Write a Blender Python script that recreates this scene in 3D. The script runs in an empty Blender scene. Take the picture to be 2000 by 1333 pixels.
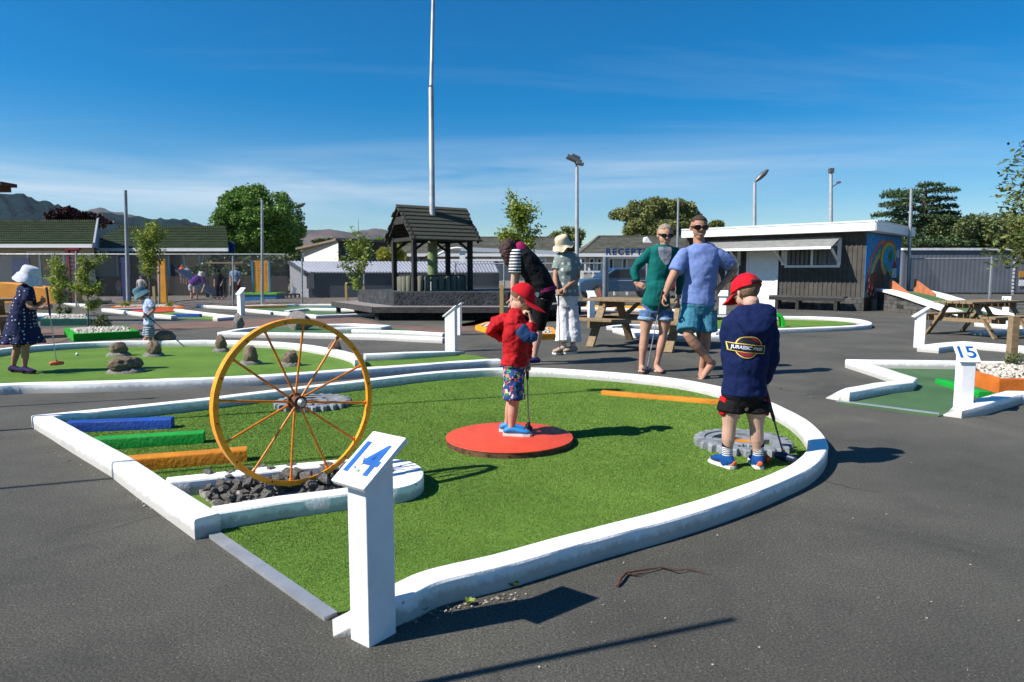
import bpy, bmesh, math, random
import numpy as np
from mathutils import Vector, Matrix, noise
random.seed(7); RNG = np.random.default_rng(7)
HAZE = 0.000025
SC = bpy.context.scene; COL = SC.collection
# ---------------------------------------------------------------- camera
CH = 1.17; FP = 1333.0; PIT = math.atan(133/1333)
cd = bpy.data.cameras.new('camera'); cam = bpy.data.objects.new('camera', cd); COL.objects.link(cam)
cam.location = (0, 0, CH); cam.rotation_euler = (math.pi/2-PIT, 0, 0)
cd.lens = 24; cd.sensor_width = 36; cd.clip_start = .05; cd.clip_end = 30000
cd.dof.use_dof = True; cd.dof.focus_distance = 5.2; cd.dof.aperture_fstop = 5.0
SC.camera = cam
# ---------------------------------------------------------------- sun, sky, exposure
SUN_EL = math.radians(43); SH = math.radians(20)          # shadows fall along +x turned 20 deg towards +y
sdir = Vector((math.cos(SH)*math.cos(SUN_EL), math.sin(SH)*math.cos(SUN_EL), -math.sin(SUN_EL)))
sl = bpy.data.lights.new('sun', 'SUN'); sl.energy = 5.0; sl.angle = math.radians(.55); sl.color = (1, .955, .88)
so = bpy.data.objects.new('sun', sl); COL.objects.link(so); so.rotation_euler = sdir.to_track_quat('-Z', 'Y').to_euler()
W = bpy.data.worlds.new('World'); SC.world = W; W.use_nodes = True
nt = W.node_tree; nt.nodes.clear()
def N(t, ty, **kw):
    n = t.nodes.new(ty)
    for k, v in kw.items(): setattr(n, k, v)
    return n
wo = N(nt, 'ShaderNodeOutputWorld'); bg = N(nt, 'ShaderNodeBackground')
sky = N(nt, 'ShaderNodeTexSky', sky_type='NISHITA', sun_disc=False)
sky.sun_elevation = SUN_EL; sky.sun_rotation = math.pi+math.pi/2-SH+math.pi*0
sky.altitude = 0; sky.air_density = 1.0; sky.dust_density = .2; sky.ozone_density = 4.0
bg.inputs[1].default_value = .075
tc = N(nt, 'ShaderNodeTexCoord'); sx = N(nt, 'ShaderNodeSeparateXYZ'); nt.links.new(tc.outputs['Generated'], sx.inputs[0])
def M2(op, a, b=None, c=None):
    n = N(nt, 'ShaderNodeMath', operation=op)
    for i, q in enumerate((a, b, c)):
        if q is None: continue
        if isinstance(q, (int, float)): n.inputs[i].default_value = q
        else: nt.links.new(q, n.inputs[i])
    return n.outputs[0]
zz = M2('MAXIMUM', M2('ADD', sx.outputs[2], .04), .03)
cx_ = M2('DIVIDE', sx.outputs[0], zz); cy_ = M2('DIVIDE', sx.outputs[1], zz)
cb = N(nt, 'ShaderNodeCombineXYZ'); nt.links.new(cx_, cb.inputs[0]); nt.links.new(cy_, cb.inputs[1])
mp = N(nt, 'ShaderNodeMapping'); mp.inputs['Scale'].default_value = (.20, .85, 1); mp.inputs['Rotation'].default_value = (0, 0, math.radians(-6)); mp.inputs['Location'].default_value = (1.3, .55, 0)
nt.links.new(cb.outputs[0], mp.inputs[0])
n1 = N(nt, 'ShaderNodeTexNoise'); n1.inputs['Scale'].default_value = .7; n1.inputs['Detail'].default_value = 9; n1.inputs['Roughness'].default_value = .62; n1.inputs['Distortion'].default_value = .7
nt.links.new(mp.outputs[0], n1.inputs[0])
r1 = N(nt, 'ShaderNodeValToRGB'); r1.color_ramp.elements[0].position = .52; r1.color_ramp.elements[1].position = .86
nt.links.new(n1.outputs[0], r1.inputs[0])
# a long thin bank of cirrus low over the horizon (elevation about 5 to 9 degrees)
el = sx.outputs[2]
mp2 = N(nt, 'ShaderNodeMapping'); mp2.inputs['Scale'].default_value = (2.2, 2.2, 26); nt.links.new(tc.outputs['Generated'], mp2.inputs[0])
n2 = N(nt, 'ShaderNodeTexNoise'); n2.inputs['Scale'].default_value = 1.0; n2.inputs['Detail'].default_value = 8; n2.inputs['Roughness'].default_value = .6; n2.inputs['Distortion'].default_value = .5
nt.links.new(mp2.outputs[0], n2.inputs[0])
ctr = M2('MULTIPLY_ADD', sx.outputs[0], .045, .126)
dd = M2('DIVIDE', M2('SUBTRACT', el, ctr), .034)
gau = M2('POWER', 2.718, M2('MULTIPLY', M2('MULTIPLY', dd, dd), -1))
lft = M2('SUBTRACT', 1.0, M2('MULTIPLY_ADD', sx.outputs[0], 1.1, .30)); lft = M2('MAXIMUM', M2('MINIMUM', lft, 1.0), .05)
bank = M2('MULTIPLY', M2('MULTIPLY', gau, M2('MAXIMUM', M2('MULTIPLY_ADD', n2.outputs[0], 2.4, -.72), 0)), lft)
tot = M2('MINIMUM', M2('ADD', M2('MULTIPLY', r1.outputs[0], .24), M2('MULTIPLY', bank, 1.05)), .8)
mx = N(nt, 'ShaderNodeMixRGB'); nt.links.new(tot, mx.inputs[0]); hsv = N(nt, 'ShaderNodeHueSaturation'); hsv.inputs['Saturation'].default_value = 1.55; hsv.inputs['Value'].default_value = .98; nt.links.new(sky.outputs[0], hsv.inputs['Color']); nt.links.new(hsv.outputs[0], mx.inputs[1]); mx.inputs[2].default_value = (5.6, 6.6, 7.6, 1)
nt.links.new(mx.outputs[0], bg.inputs[0]); nt.links.new(bg.outputs[0], wo.inputs[0])
SC.view_settings.view_transform = 'Standard'; SC.view_settings.look = 'None'; SC.view_settings.gamma = 1
SC.view_settings.exposure = .72
SC.cycles.max_bounces = 6; SC.cycles.transparent_max_bounces = 8; SC.cycles.caustics_reflective = False; SC.cycles.caustics_refractive = False
# ---------------------------------------------------------------- the camera model, used to survey where things stand
def ray(px, py):
    c, s = math.cos(PIT), math.sin(PIT); u = (px-1000)/FP; v = -(py-666.5)/FP
    return Vector((u, c+v*s, -s+v*c))
def P(px, py, z=0.0):
    d = ray(px, py); t = (z-CH)/d.z; return Vector((0, 0, CH))+d*t
def D(px, py, Y):
    d = ray(px, py); return Vector((0, 0, CH))+d*(Y/d.y)
def GY(py): return P(1000, py).y
# ---------------------------------------------------------------- materials
def s(r, g, b):
    f = lambda c: (c/255/12.92) if c/255 <= .04045 else ((c/255+.055)/1.055)**2.4
    return (f(r), f(g), f(b))
MATS = {}
def mat(name, col, rough=.6, metal=0, var=.12, scale=6, bump=0, bscale=60, spec=.4, detail=5, bdist=.01, col2=None, lo=.35, hi=.65, sss=0, iso=False):
    if name in MATS: return MATS[name]
    m = bpy.data.materials.new(name); m.use_nodes = True; t = m.node_tree; b = t.nodes['Principled BSDF']
    b.inputs['Roughness'].default_value = rough; b.inputs['Metallic'].default_value = metal; b.inputs['Specular IOR Level'].default_value = spec
    if sss: b.inputs['Subsurface Weight'].default_value = sss; b.inputs['Subsurface Radius'].default_value = (.02, .008, .004); b.inputs['Subsurface Scale'].default_value = .5
    co = N(t, 'ShaderNodeTexCoord')
    nz = N(t, 'ShaderNodeTexNoise'); nz.inputs['Scale'].default_value = scale; nz.inputs['Detail'].default_value = detail
    t.links.new(co.outputs['Object'], nz.inputs[0])
    rp = N(t, 'ShaderNodeValToRGB'); rp.color_ramp.elements[0].position = lo; rp.color_ramp.elements[1].position = hi
    c2 = col2 if col2 else tuple(min(1, c*(1+var)) for c in col); c1 = col if col2 else tuple(c*(1-var) for c in col)
    rp.color_ramp.elements[0].color = (*c1, 1); rp.color_ramp.elements[1].color = (*c2, 1)
    t.links.new(nz.outputs[0], rp.inputs[0]); t.links.new(rp.outputs[0], b.inputs['Base Color'])
    if bump:
        bz = N(t, 'ShaderNodeTexNoise'); bz.inputs['Scale'].default_value = bscale; bz.inputs['Detail'].default_value = 4
        t.links.new(co.outputs['Object'], bz.inputs[0])
        bp = N(t, 'ShaderNodeBump'); bp.inputs['Strength'].default_value = bump; bp.inputs['Distance'].default_value = bdist
        t.links.new(bz.outputs[0], bp.inputs['Height']); t.links.new(bp.outputs[0], b.inputs['Normal'])
    MATS[name] = m; return m
def nodes(m): return m.node_tree, m.node_tree.nodes['Principled BSDF']
def ramp(t, src, stops, const=False):
    r = N(t, 'ShaderNodeValToRGB'); cr = r.color_ramp
    if const: cr.interpolation = 'CONSTANT'
    while len(cr.elements) < len(stops): cr.elements.new(.5)
    for e, (p, c) in zip(cr.elements, stops): e.position = p; e.color = (*c, 1)
    t.links.new(src, r.inputs[0]); return r.outputs[0]
def mixc(t, fac, a, b, bt='MIX'):
    n = N(t, 'ShaderNodeMixRGB', blend_type=bt)
    for i, q in enumerate((fac, a, b)):
        if isinstance(q, (int, float)): n.inputs[i].default_value = q
        elif isinstance(q, tuple): n.inputs[i].default_value = (*q, 1)
        else: t.links.new(q, n.inputs[i])
    return n.outputs[0]
def tex(t, kind, scale, vec=None, **kw):
    n = N(t, kind)
    if 'Scale' in n.inputs: n.inputs['Scale'].default_value = scale
    for k, v in kw.items():
        if k in n.inputs: n.inputs[k].default_value = v
        else: setattr(n, k, v)
    if vec is not None: t.links.new(vec, n.inputs[0])
    return n
def base(name, rough=.8, spec=.3):
    m = bpy.data.materials.new(name); m.use_nodes = True; t, b = nodes(m); b.inputs['Roughness'].default_value = rough; b.inputs['Specular IOR Level'].default_value = spec
    co = N(t, 'ShaderNodeTexCoord').outputs['Object']; MATS[name] = m; return m, t, b, co
def bumpin(t, b, h, st=.5, dist=.01):
    bp = N(t, 'ShaderNodeBump'); bp.inputs['Strength'].default_value = st; bp.inputs['Distance'].default_value = dist
    t.links.new(h, bp.inputs['Height']); t.links.new(bp.outputs[0], b.inputs['Normal'])
# asphalt: fine aggregate, pale chips, worn patches
m, t, b, co = base('asphalt', .85, .28)
big = ramp(t, tex(t, 'ShaderNodeTexNoise', .9, co, Detail=5, Roughness=.65).outputs[0], [(.3, (.066, .063, .054)), (.7, (.112, .107, .090))])
gr = tex(t, 'ShaderNodeTexNoise', 120, co, Detail=5, Roughness=.85).outputs[0]
c = mixc(t, .75, big, ramp(t, gr, [(.38, (.22, .22, .23)), (.5, (.95, .95, .95)), (.62, (2.3, 2.25, 2.1))]), 'MULTIPLY')
v = tex(t, 'ShaderNodeTexVoronoi', 75, co); chips = ramp(t, v.outputs['Distance'], [(.10, (1, 1, 1)), (.16, (0, 0, 0))])
sel = ramp(t, tex(t, 'ShaderNodeTexNoise', 33, co).outputs[0], [(.56, (0, 0, 0)), (.60, (1, 1, 1))])
c = mixc(t, mixc(t, 1.0, chips, sel, 'MULTIPLY'), c, (.42, .40, .36)); ds = tex(t, 'ShaderNodeTexNoise', 2.2, co, Detail=4); wv_ = mixc(t, .35, co, ds.outputs['Color'], 'ADD'); ck = tex(t, 'ShaderNodeTexVoronoi', .42, wv_, feature='DISTANCE_TO_EDGE'); ckm = ramp(t, ck.outputs[0], [(.0, (1, 1, 1)), (.0035, (0, 0, 0))]); ckn = ramp(t, tex(t, 'ShaderNodeTexNoise', .8, co).outputs[0], [(.52, (0, 0, 0)), (.60, (1, 1, 1))])
c = mixc(t, mixc(t, 1.0, ckm, ckn, 'MULTIPLY'), c, (.018, .017, .015))
st_ = ramp(t, tex(t, 'ShaderNodeTexNoise', .55, co, Detail=8, Roughness=.7, Distortion=1.2).outputs[0], [(.32, (.66, .66, .68)), (.46, (.97, .97, .97)), (.58, (1.02, 1.02, 1.02)), (.70, (1.25, 1.22, 1.14))]); c = mixc(t, 1.0, c, st_, 'MULTIPLY')
t.links.new(c, b.inputs['Base Color'])
bumpin(t, b, gr, .8, .010); ASPH = m
# bricks for the path
m, t, b, co = base('brick_paving', .85, .2)
br = tex(t, 'ShaderNodeTexBrick', 4.4, co); br.inputs['Color1'].default_value = (.20, .115, .085, 1); br.inputs['Color2'].default_value = (.15, .10, .08, 1); br.inputs['Mortar'].default_value = (.09, .08, .07, 1)
br.inputs['Mortar Size'].default_value = .012
t.links.new(mixc(t, .5, br.outputs[0], ramp(t, tex(t, 'ShaderNodeTexNoise', 2, co, Detail=6).outputs[0], [(.3, (.6, .6, .6)), (.7, (1.3, 1.3, 1.3))]), 'MULTIPLY'), b.inputs['Base Color'])
bumpin(t, b, br.outputs['Fac'], -.4, .006); BRICK = m
def turfmat(name, c1, c2, c3):
    m, t, b, co = base(name, .75, .25)
    fine = tex(t, 'ShaderNodeTexNoise', 170, co, Detail=3, Roughness=.75).outputs[0]
    mid = tex(t, 'ShaderNodeTexNoise', 1.6, co, Detail=6, Roughness=.6).outputs[0]
    c = ramp(t, fine, [(.32, c1), (.52, c2), (.70, c3)])
    c = mixc(t, .8, c, ramp(t, mid, [(.3, (.66, .72, .62)), (.7, (1.25, 1.18, 1.15))]), 'MULTIPLY')
    if name == 'turf_blades':
        g = N(t, 'ShaderNodeNewGeometry')
        c = ramp(t, g.outputs['Random Per Island'], [(0, c1), (.5, c2), (.93, c3), (1, (.32, .42, .13))])
        wrn = tex(t, 'ShaderNodeTexNoise', .7, co, Detail=5, Distortion=.8).outputs[0]; c = mixc(t, .85, c, ramp(t, mid, [(.3, (.82, .86, .80)), (.7, (1.15, 1.11, 1.09))]), 'MULTIPLY'); c = mixc(t, .6, c, ramp(t, wrn, [(.40, (1, 1, 1)), (.62, (1.15, 1.09, 1.14))]), 'MULTIPLY')
    t.links.new(c, b.inputs['Base Color']); bumpin(t, b, fine, .8, .012); return m
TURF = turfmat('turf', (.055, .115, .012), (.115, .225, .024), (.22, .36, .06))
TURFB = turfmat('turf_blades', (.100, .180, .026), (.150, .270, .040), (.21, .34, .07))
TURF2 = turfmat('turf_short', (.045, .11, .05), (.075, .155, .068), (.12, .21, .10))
WHITE = mat('white_masonry_paint', (.80, .80, .80), .6, var=.03, scale=9, bump=.5, bscale=70, bdist=.004, spec=.35)
t, b = nodes(WHITE)
co = N(t, 'ShaderNodeTexCoord').outputs['Object']
dirt = ramp(t, tex(t, 'ShaderNodeTexNoise', 5.5, co, Detail=9, Roughness=.72).outputs[0], [(.60, (.81, .81, .805)), (.76, (.58, .57, .54))])
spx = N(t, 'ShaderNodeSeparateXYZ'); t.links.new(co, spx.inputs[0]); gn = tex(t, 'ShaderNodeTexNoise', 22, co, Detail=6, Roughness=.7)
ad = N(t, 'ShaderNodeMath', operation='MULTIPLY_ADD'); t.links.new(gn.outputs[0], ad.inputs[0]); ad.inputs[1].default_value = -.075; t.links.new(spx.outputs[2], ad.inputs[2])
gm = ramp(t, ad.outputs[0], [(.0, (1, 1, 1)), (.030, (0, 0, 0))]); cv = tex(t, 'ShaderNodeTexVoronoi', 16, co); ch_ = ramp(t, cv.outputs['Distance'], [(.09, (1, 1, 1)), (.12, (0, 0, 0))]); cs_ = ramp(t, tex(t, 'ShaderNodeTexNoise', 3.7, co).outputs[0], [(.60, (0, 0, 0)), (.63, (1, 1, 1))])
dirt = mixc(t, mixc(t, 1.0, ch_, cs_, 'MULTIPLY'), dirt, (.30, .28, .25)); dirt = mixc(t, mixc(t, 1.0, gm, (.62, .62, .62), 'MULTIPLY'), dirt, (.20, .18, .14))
t.links.new(dirt, b.inputs['Base Color'])
PWHITE = mat('white_timber_paint', (.79, .79, .80), .45, var=.04, scale=14, bump=.15, bscale=40)
def wear(m, scr=(.45, .42, .38), amt=.6, sc=3.2):
    t, b = nodes(m); lk = b.inputs['Base Color'].links[0]; src = lk.from_socket; co = N(t, 'ShaderNodeTexCoord').outputs['Object']; mp_ = N(t, 'ShaderNodeMapping'); mp_.inputs['Scale'].default_value = (sc, sc*4, sc*2); t.links.new(co, mp_.inputs[0])
    a = tex(t, 'ShaderNodeTexNoise', 4, mp_.outputs[0], Detail=9, Roughness=.75, Distortion=1.0).outputs[0]; mk = ramp(t, a, [(.60, (0, 0, 0)), (.66, (amt, amt, amt))]); t.links.new(mixc(t, mk, src, scr), b.inputs['Base Color']); return m
def paint(name, r, g, bl, **k):
    k.setdefault('rough', .7); k.setdefault('bump', .45); k.setdefault('bscale', 45); k.setdefault('var', .16); new = name not in MATS; cc = tuple(c*.68 for c in s(r, g, bl)); m = mat(name, cc, **k)
    if new: wear(m, tuple(min(1, c*.45+.16) for c in cc), .55)
    return m
BLUEP = paint('blue_paint', 0, 78, 178); GREENP = paint('green_paint', 0, 165, 52); ORANGEP = paint('orange_paint', 226, 140, 12)
ORANGE2 = paint('orange_planter_paint', 228, 122, 38); TEALP = paint('teal_paint', 20, 105, 92); LIMEP = paint('lime_paint', 10, 170, 20)
TEALTOP = paint('pale_teal_paint', 120, 190, 175)
REDP = paint('red_disc_paint', 240, 84, 52, var=.08, rough=.55); YELP = paint('yellow_play_paint', 240, 165, 20)
RUST = mat('rusty_steel', (.10, .045, .022), .8, var=.5, scale=20, bump=.4, bscale=80)
WHEELM = mat('wheel_enamel', s(232, 150, 16), .42, var=.10, scale=26, bump=.25, bscale=50, col2=s(214, 118, 22), lo=.45, hi=.8)
STEEL = mat('galvanised_steel', (.36, .37, .38), .45, .6, var=.2, scale=12)
ALU = mat('aluminium_strip', (.50, .51, .52), .5, .75, var=.1, scale=8, bump=.1, bscale=80)
BLACK = mat('black_rubber', (.012, .012, .013), .55, var=.2)
ROCKD = mat('dark_basalt', (.13, .126, .113), .9, var=.35, scale=7, bump=1, bscale=26, bdist=.04, col2=(.46, .43, .38), lo=.36, hi=.64)
ROCKB = mat('brown_fieldstone', (.12, .080, .052), .9, var=.35, scale=9, bump=.7, bscale=40, bdist=.012, col2=(.25, .185, .13))
ROCKG = mat('grey_mortar', (.17, .16, .14), .9, var=.25, scale=18, bump=.9, bscale=45, bdist=.02)
PEB = mat('white_pebbles', (.46, .42, .36), .8, var=.35, scale=30, bump=.3)
GEARM = mat('grey_rubber_gear', (.20, .215, .23), .65, var=.22, scale=10, bump=.4, bscale=40)
def wood(name, c1, c2, sc=1, rough=.8, axis=(1, 14, 14)):
    m, t, b, co = base(name, rough, .25)
    mpn = N(t, 'ShaderNodeMapping'); mpn.inputs['Scale'].default_value = tuple(a*sc for a in axis); t.links.new(co, mpn.inputs[0])
    nn = tex(t, 'ShaderNodeTexNoise', 3, mpn.outputs[0], Detail=8, Roughness=.65, Distortion=.6).outputs[0]
    t.links.new(ramp(t, nn, [(.3, c1), (.7, c2)]), b.inputs['Base Color']); bumpin(t, b, nn, .5, .006); return m
TABLEW = wood('tan_treated_timber', (.15, .10, .055), (.30, .22, .13))
GREYW = wood('weathered_grey_deck', (.15, .13, .12), (.30, .27, .25))
DARKW = wood('black_stained_timber', (.012, .012, .012), (.045, .042, .04))
SHINGLE = wood('dark_mossy_boards', (.022, .024, .018), (.085, .085, .065))
LOGW = wood('grey_green_logs', (.07, .075, .055), (.17, .17, .13), axis=(12, 12, 1))
STAKE = wood('yellow_stakes', (.28, .19, .07), (.46, .34, .15), axis=(12, 12, 1))
# ---------------------------------------------------------------- mesh builder
class MB:
    def __init__(s_): s_.v = []; s_.f = []; s_.m = []; s_.mi = 0
    def add(s_, vs, fs, mi=None):
        o = len(s_.v); s_.v += [tuple(q) for q in vs]; k = s_.mi if mi is None else mi
        for f in fs: s_.f.append(tuple(o+i for i in f)); s_.m.append(k)
    def box(s_, c, sz, rz=0, mi=None, ry=0, rx=0):
        R = Matrix.Rotation(rz, 3, 'Z') @ Matrix.Rotation(ry, 3, 'Y') @ Matrix.Rotation(rx, 3, 'X'); c = Vector(c)
        vs = [c+R@Vector((a*sz[0]/2, b_*sz[1]/2, d*sz[2]/2)) for a in (-1, 1) for b_ in (-1, 1) for d in (-1, 1)]
        s_.add(vs, [(0, 1, 3, 2), (4, 6, 7, 5), (0, 4, 5, 1), (2, 3, 7, 6), (0, 2, 6, 4), (1, 5, 7, 3)], mi)
    def bar(s_, p0, p1, w, h, up=(0, 0, 1), mi=None):
        p0, p1 = Vector(p0), Vector(p1); d = (p1-p0).normalized(); u = Vector(up); sd = d.cross(u)
        if sd.length < 1e-4: sd = d.cross(Vector((0, 1, 0)))
        sd.normalize(); u = sd.cross(d).normalized()
        vs = [p+sd*a*w/2+u*b_*h/2 for p in (p0, p1) for a, b_ in ((-1, -1), (1, -1), (1, 1), (-1, 1))]
        s_.add(vs, [(0, 1, 2, 3), (7, 6, 5, 4), (0, 4, 5, 1), (1, 5, 6, 2), (2, 6, 7, 3), (3, 7, 4, 0)], mi)
    def rings(s_, rs, mi=None, caps=True, closed=False):
        n = len(rs[0]); vs = [q for r in rs for q in r]; fs = []
        L = len(rs) if closed else len(rs)-1
        for i in range(L):
            j = (i+1) % len(rs)
            for k in range(n): fs.append((i*n+k, i*n+(k+1) % n, j*n+(k+1) % n, j*n+k))
        if caps and not closed: fs.append(tuple(range(n-1, -1, -1))); fs.append(tuple((len(rs)-1)*n+k for k in range(n)))
        s_.add(vs, fs, mi)
    def tube(s_, pts, r, n=8, mi=None, closed=False, ref=None):
        pts = [Vector(p) for p in pts]; L = len(pts); rr = r if isinstance(r, (list, tuple)) else [r]*L
        rs = []; pv = None
        for i, p in enumerate(pts):
            if closed: d = pts[(i+1) % L]-pts[i-1]
            else: d = pts[min(i+1, L-1)]-pts[max(i-1, 0)]
            d.normalize()
            a = pv if pv is not None else (Vector(ref) if ref else (Vector((0, 0, 1)) if abs(d.z) < .9 else Vector((1, 0, 0))))
            a = (a-d*a.dot(d)).normalized(); pv = a; bb = d.cross(a)
            rs.append([p+(a*math.cos(2*math.pi*k/n)+bb*math.sin(2*math.pi*k/n))*rr[i] for k in range(n)])
        s_.rings(rs, mi, True, closed)
    def prism(s_, poly, z0, z1, mi=None, top=None):
        a = 0
        for i in range(len(poly)): x0, y0 = poly[i][0], poly[i][1]; x1, y1 = poly[(i+1) % len(poly)][0], poly[(i+1) % len(poly)][1]; a += x0*y1-x1*y0
        if a < 0: poly = poly[::-1]
        n = len(poly); vs = [(p[0], p[1], z0) for p in poly]+[(p[0], p[1], z1) for p in poly]
        k = s_.mi if mi is None else mi
        s_.add(vs, [tuple(range(n-1, -1, -1))]+[(i, (i+1) % n, n+(i+1) % n, n+i) for i in range(n)], k)
        s_.add(vs[n:], [tuple(range(n))], k if top is None else top)
    def ell(s_, c, r, ax=None, nu=14, nv=9, mi=None):
        c = Vector(c); X, Y, Z = ax if ax else (Vector((1, 0, 0)), Vector((0, 1, 0)), Vector((0, 0, 1)))
        rs = []
        for i in range(1, nv):
            th = math.pi*i/nv
            rs.append([c+X*(r[0]*math.sin(th)*math.cos(2*math.pi*k/nu))+Y*(r[1]*math.sin(th)*math.sin(2*math.pi*k/nu))-Z*(r[2]*math.cos(th)) for k in range(nu)])
        o = len(s_.v); s_.rings(rs, mi, False); k = s_.mi if mi is None else mi; L = len(s_.v)
        s_.v += [tuple(c-Z*r[2]), tuple(c+Z*r[2])]
        for q in range(nu): s_.f.append((o+(q+1) % nu, o+q, L)); s_.m.append(k); s_.f.append((L-nu+q, L-nu+(q+1) % nu, L+1)); s_.m.append(k)
    def chain(s_, pts, rad, side=(1, 0, 0), n=14, mi=None, cap=.75):
        """elliptical loft with rounded ends; rad = list of (a,b): a along side, b across"""
        pts = [Vector(p) for p in pts]; L = len(pts); side = Vector(side); rs = []; c0, c1 = cap if isinstance(cap, tuple) else (cap, cap)
        def ring(p, d, a, b_):
            sd = side-d*side.dot(d)
            if sd.length < 1e-3: sd = Vector((0, 1, 0))-d*d.y
            sd.normalize(); o = d.cross(sd)
            return [p+sd*(a*math.cos(2*math.pi*k/n))+o*(b_*math.sin(2*math.pi*k/n)) for k in range(n)]
        for i, p in enumerate(pts):
            d = (pts[min(i+1, L-1)]-pts[max(i-1, 0)]).normalized(); a, b_ = rad[i] if isinstance(rad[i], (tuple, list)) else (rad[i], rad[i])
            if i == 0 and c0:
                q = min(a, b_)*c0; rs.append(ring(p-d*q, d, a*.35, b_*.35)); rs.append(ring(p-d*q*.7, d, a*.75, b_*.75))
            rs.append(ring(p, d, a, b_))
            if i == L-1 and c1:
                q = min(a, b_)*c1; rs.append(ring(p+d*q*.7, d, a*.75, b_*.75)); rs.append(ring(p+d*q, d, a*.35, b_*.35))
        s_.rings(rs, mi)
    def build(s_, name, mats, parent=None, smooth=None, bevel=0, voxel=0, sm=0, disp=None, loc=None):
        me = bpy.data.meshes.new(name); vs = s_.v
        me.from_pydata(vs, [], s_.f)
        for mm in (mats if isinstance(mats, (list, tuple)) else [mats]): me.materials.append(mm)
        me.polygons.foreach_set('material_index', s_.m); me.update()
        o = bpy.data.objects.new(name, me); COL.objects.link(o)
        if voxel:
            q = o.modifiers.new('remesh', 'REMESH'); q.mode = 'VOXEL'; q.voxel_size = voxel; q.use_smooth_shade = True
            if sm: q = o.modifiers.new('smooth', 'SMOOTH'); q.factor = .5; q.iterations = sm
            if disp:
                tx = bpy.data.textures.new('folds', 'CLOUDS'); tx.noise_scale = disp[0]; tx.noise_depth = 2
                q = o.modifiers.new('folds', 'DISPLACE'); q.texture = tx; q.strength = disp[1]; q.mid_level = .5; q.texture_coords = 'LOCAL'
        else:
            if smooth is not None:
                me.polygons.foreach_set('use_smooth', [True]*len(me.polygons)); me.set_sharp_from_angle(angle=math.radians(smooth))
            if bevel: q = o.modifiers.new('bevel', 'BEVEL'); q.width = bevel; q.segments = 2; q.limit_method = 'ANGLE'; q.angle_limit = math.radians(40)
        if parent is not None: o.parent = parent; o.matrix_parent_inverse = PINV[parent.name] if parent.name in PINV else Matrix.Identity(4)
        return o
PINV = {}
def tag(o, label=None, cat=None, group=None, kind=None):
    if label: o['label'] = label
    if cat: o['category'] = cat
    if group: o['group'] = group
    if kind: o['kind'] = kind
    return o
def thing(name, label, cat, loc=(0, 0, 0), group=None):
    o = bpy.data.objects.new(name, None); COL.objects.link(o); o.location = loc; o.empty_display_size = .2
    PINV[o.name] = Matrix.Translation(-Vector(loc)); return tag(o, label, cat, group)
def dup(root, loc, rz=0, label=None, sc=None):
    r = root.copy(); COL.objects.link(r); r.location = loc; r.rotation_euler = (0, 0, rz)
    if sc: r.scale = (sc, sc, sc)
    if label: r['label'] = label
    for ch in list(root.children):
        c = ch.copy(); COL.objects.link(c); c.parent = r
        for g in list(ch.children): d = g.copy(); COL.objects.link(d); d.parent = c
    return r
def npmesh(name, V, quads, mats, parent=None, mi=None, smooth=False):
    me = bpy.data.meshes.new(name); k = quads.shape[1]
    me.vertices.add(len(V)); me.vertices.foreach_set('co', V.astype(np.float32).ravel())
    me.loops.add(quads.size); me.loops.foreach_set('vertex_index', quads.astype(np.int32).ravel())
    me.polygons.add(len(quads)); me.polygons.foreach_set('loop_start', np.arange(0, quads.size, k, dtype=np.int32)); me.polygons.foreach_set('loop_total', np.full(len(quads), k, dtype=np.int32))
    for mm in (mats if isinstance(mats, (list, tuple)) else [mats]): me.materials.append(mm)
    if smooth: me.polygons.foreach_set('use_smooth', np.ones(len(quads), dtype=bool))
    me.update(calc_edges=True); me.validate()
    o = bpy.data.objects.new(name, me); COL.objects.link(o)
    if parent is not None: o.parent = parent; o.matrix_parent_inverse = PINV.get(parent.name, Matrix.Identity(4))
    return o
def inpoly(x, y, poly):
    r = np.zeros(len(x), bool); n = len(poly)
    for i in range(n):
        x0, y0 = poly[i][0], poly[i][1]; x1, y1 = poly[(i+1) % n][0], poly[(i+1) % n][1]
        cnd = ((y0 > y) != (y1 > y)) & (x < (x1-x0)*(y-y0)/((y1-y0) if abs(y1-y0) > 1e-9 else 1e-9)+x0); r ^= cnd
    return r
def catmull(pts, sub=6, closed=False):
    pts = [Vector(p) for p in pts]; n = len(pts); out = []
    rng = range(n) if closed else range(n-1)
    for i in rng:
        p0 = pts[i-1] if (i > 0 or closed) else pts[0]*2-pts[1]; p1 = pts[i]; p2 = pts[(i+1) % n]
        p3 = pts[(i+2) % n] if (closed or i+2 < n) else pts[-1]*2-pts[-2]
        for k in range(sub):
            u = k/sub
            out.append(.5*((2*p1)+(p2-p0)*u+(2*p0-5*p1+4*p2-p3)*u*u+(3*p1-p0-3*p2+p3)*u**3))
    if not closed: out.append(pts[-1])
    return out
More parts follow.
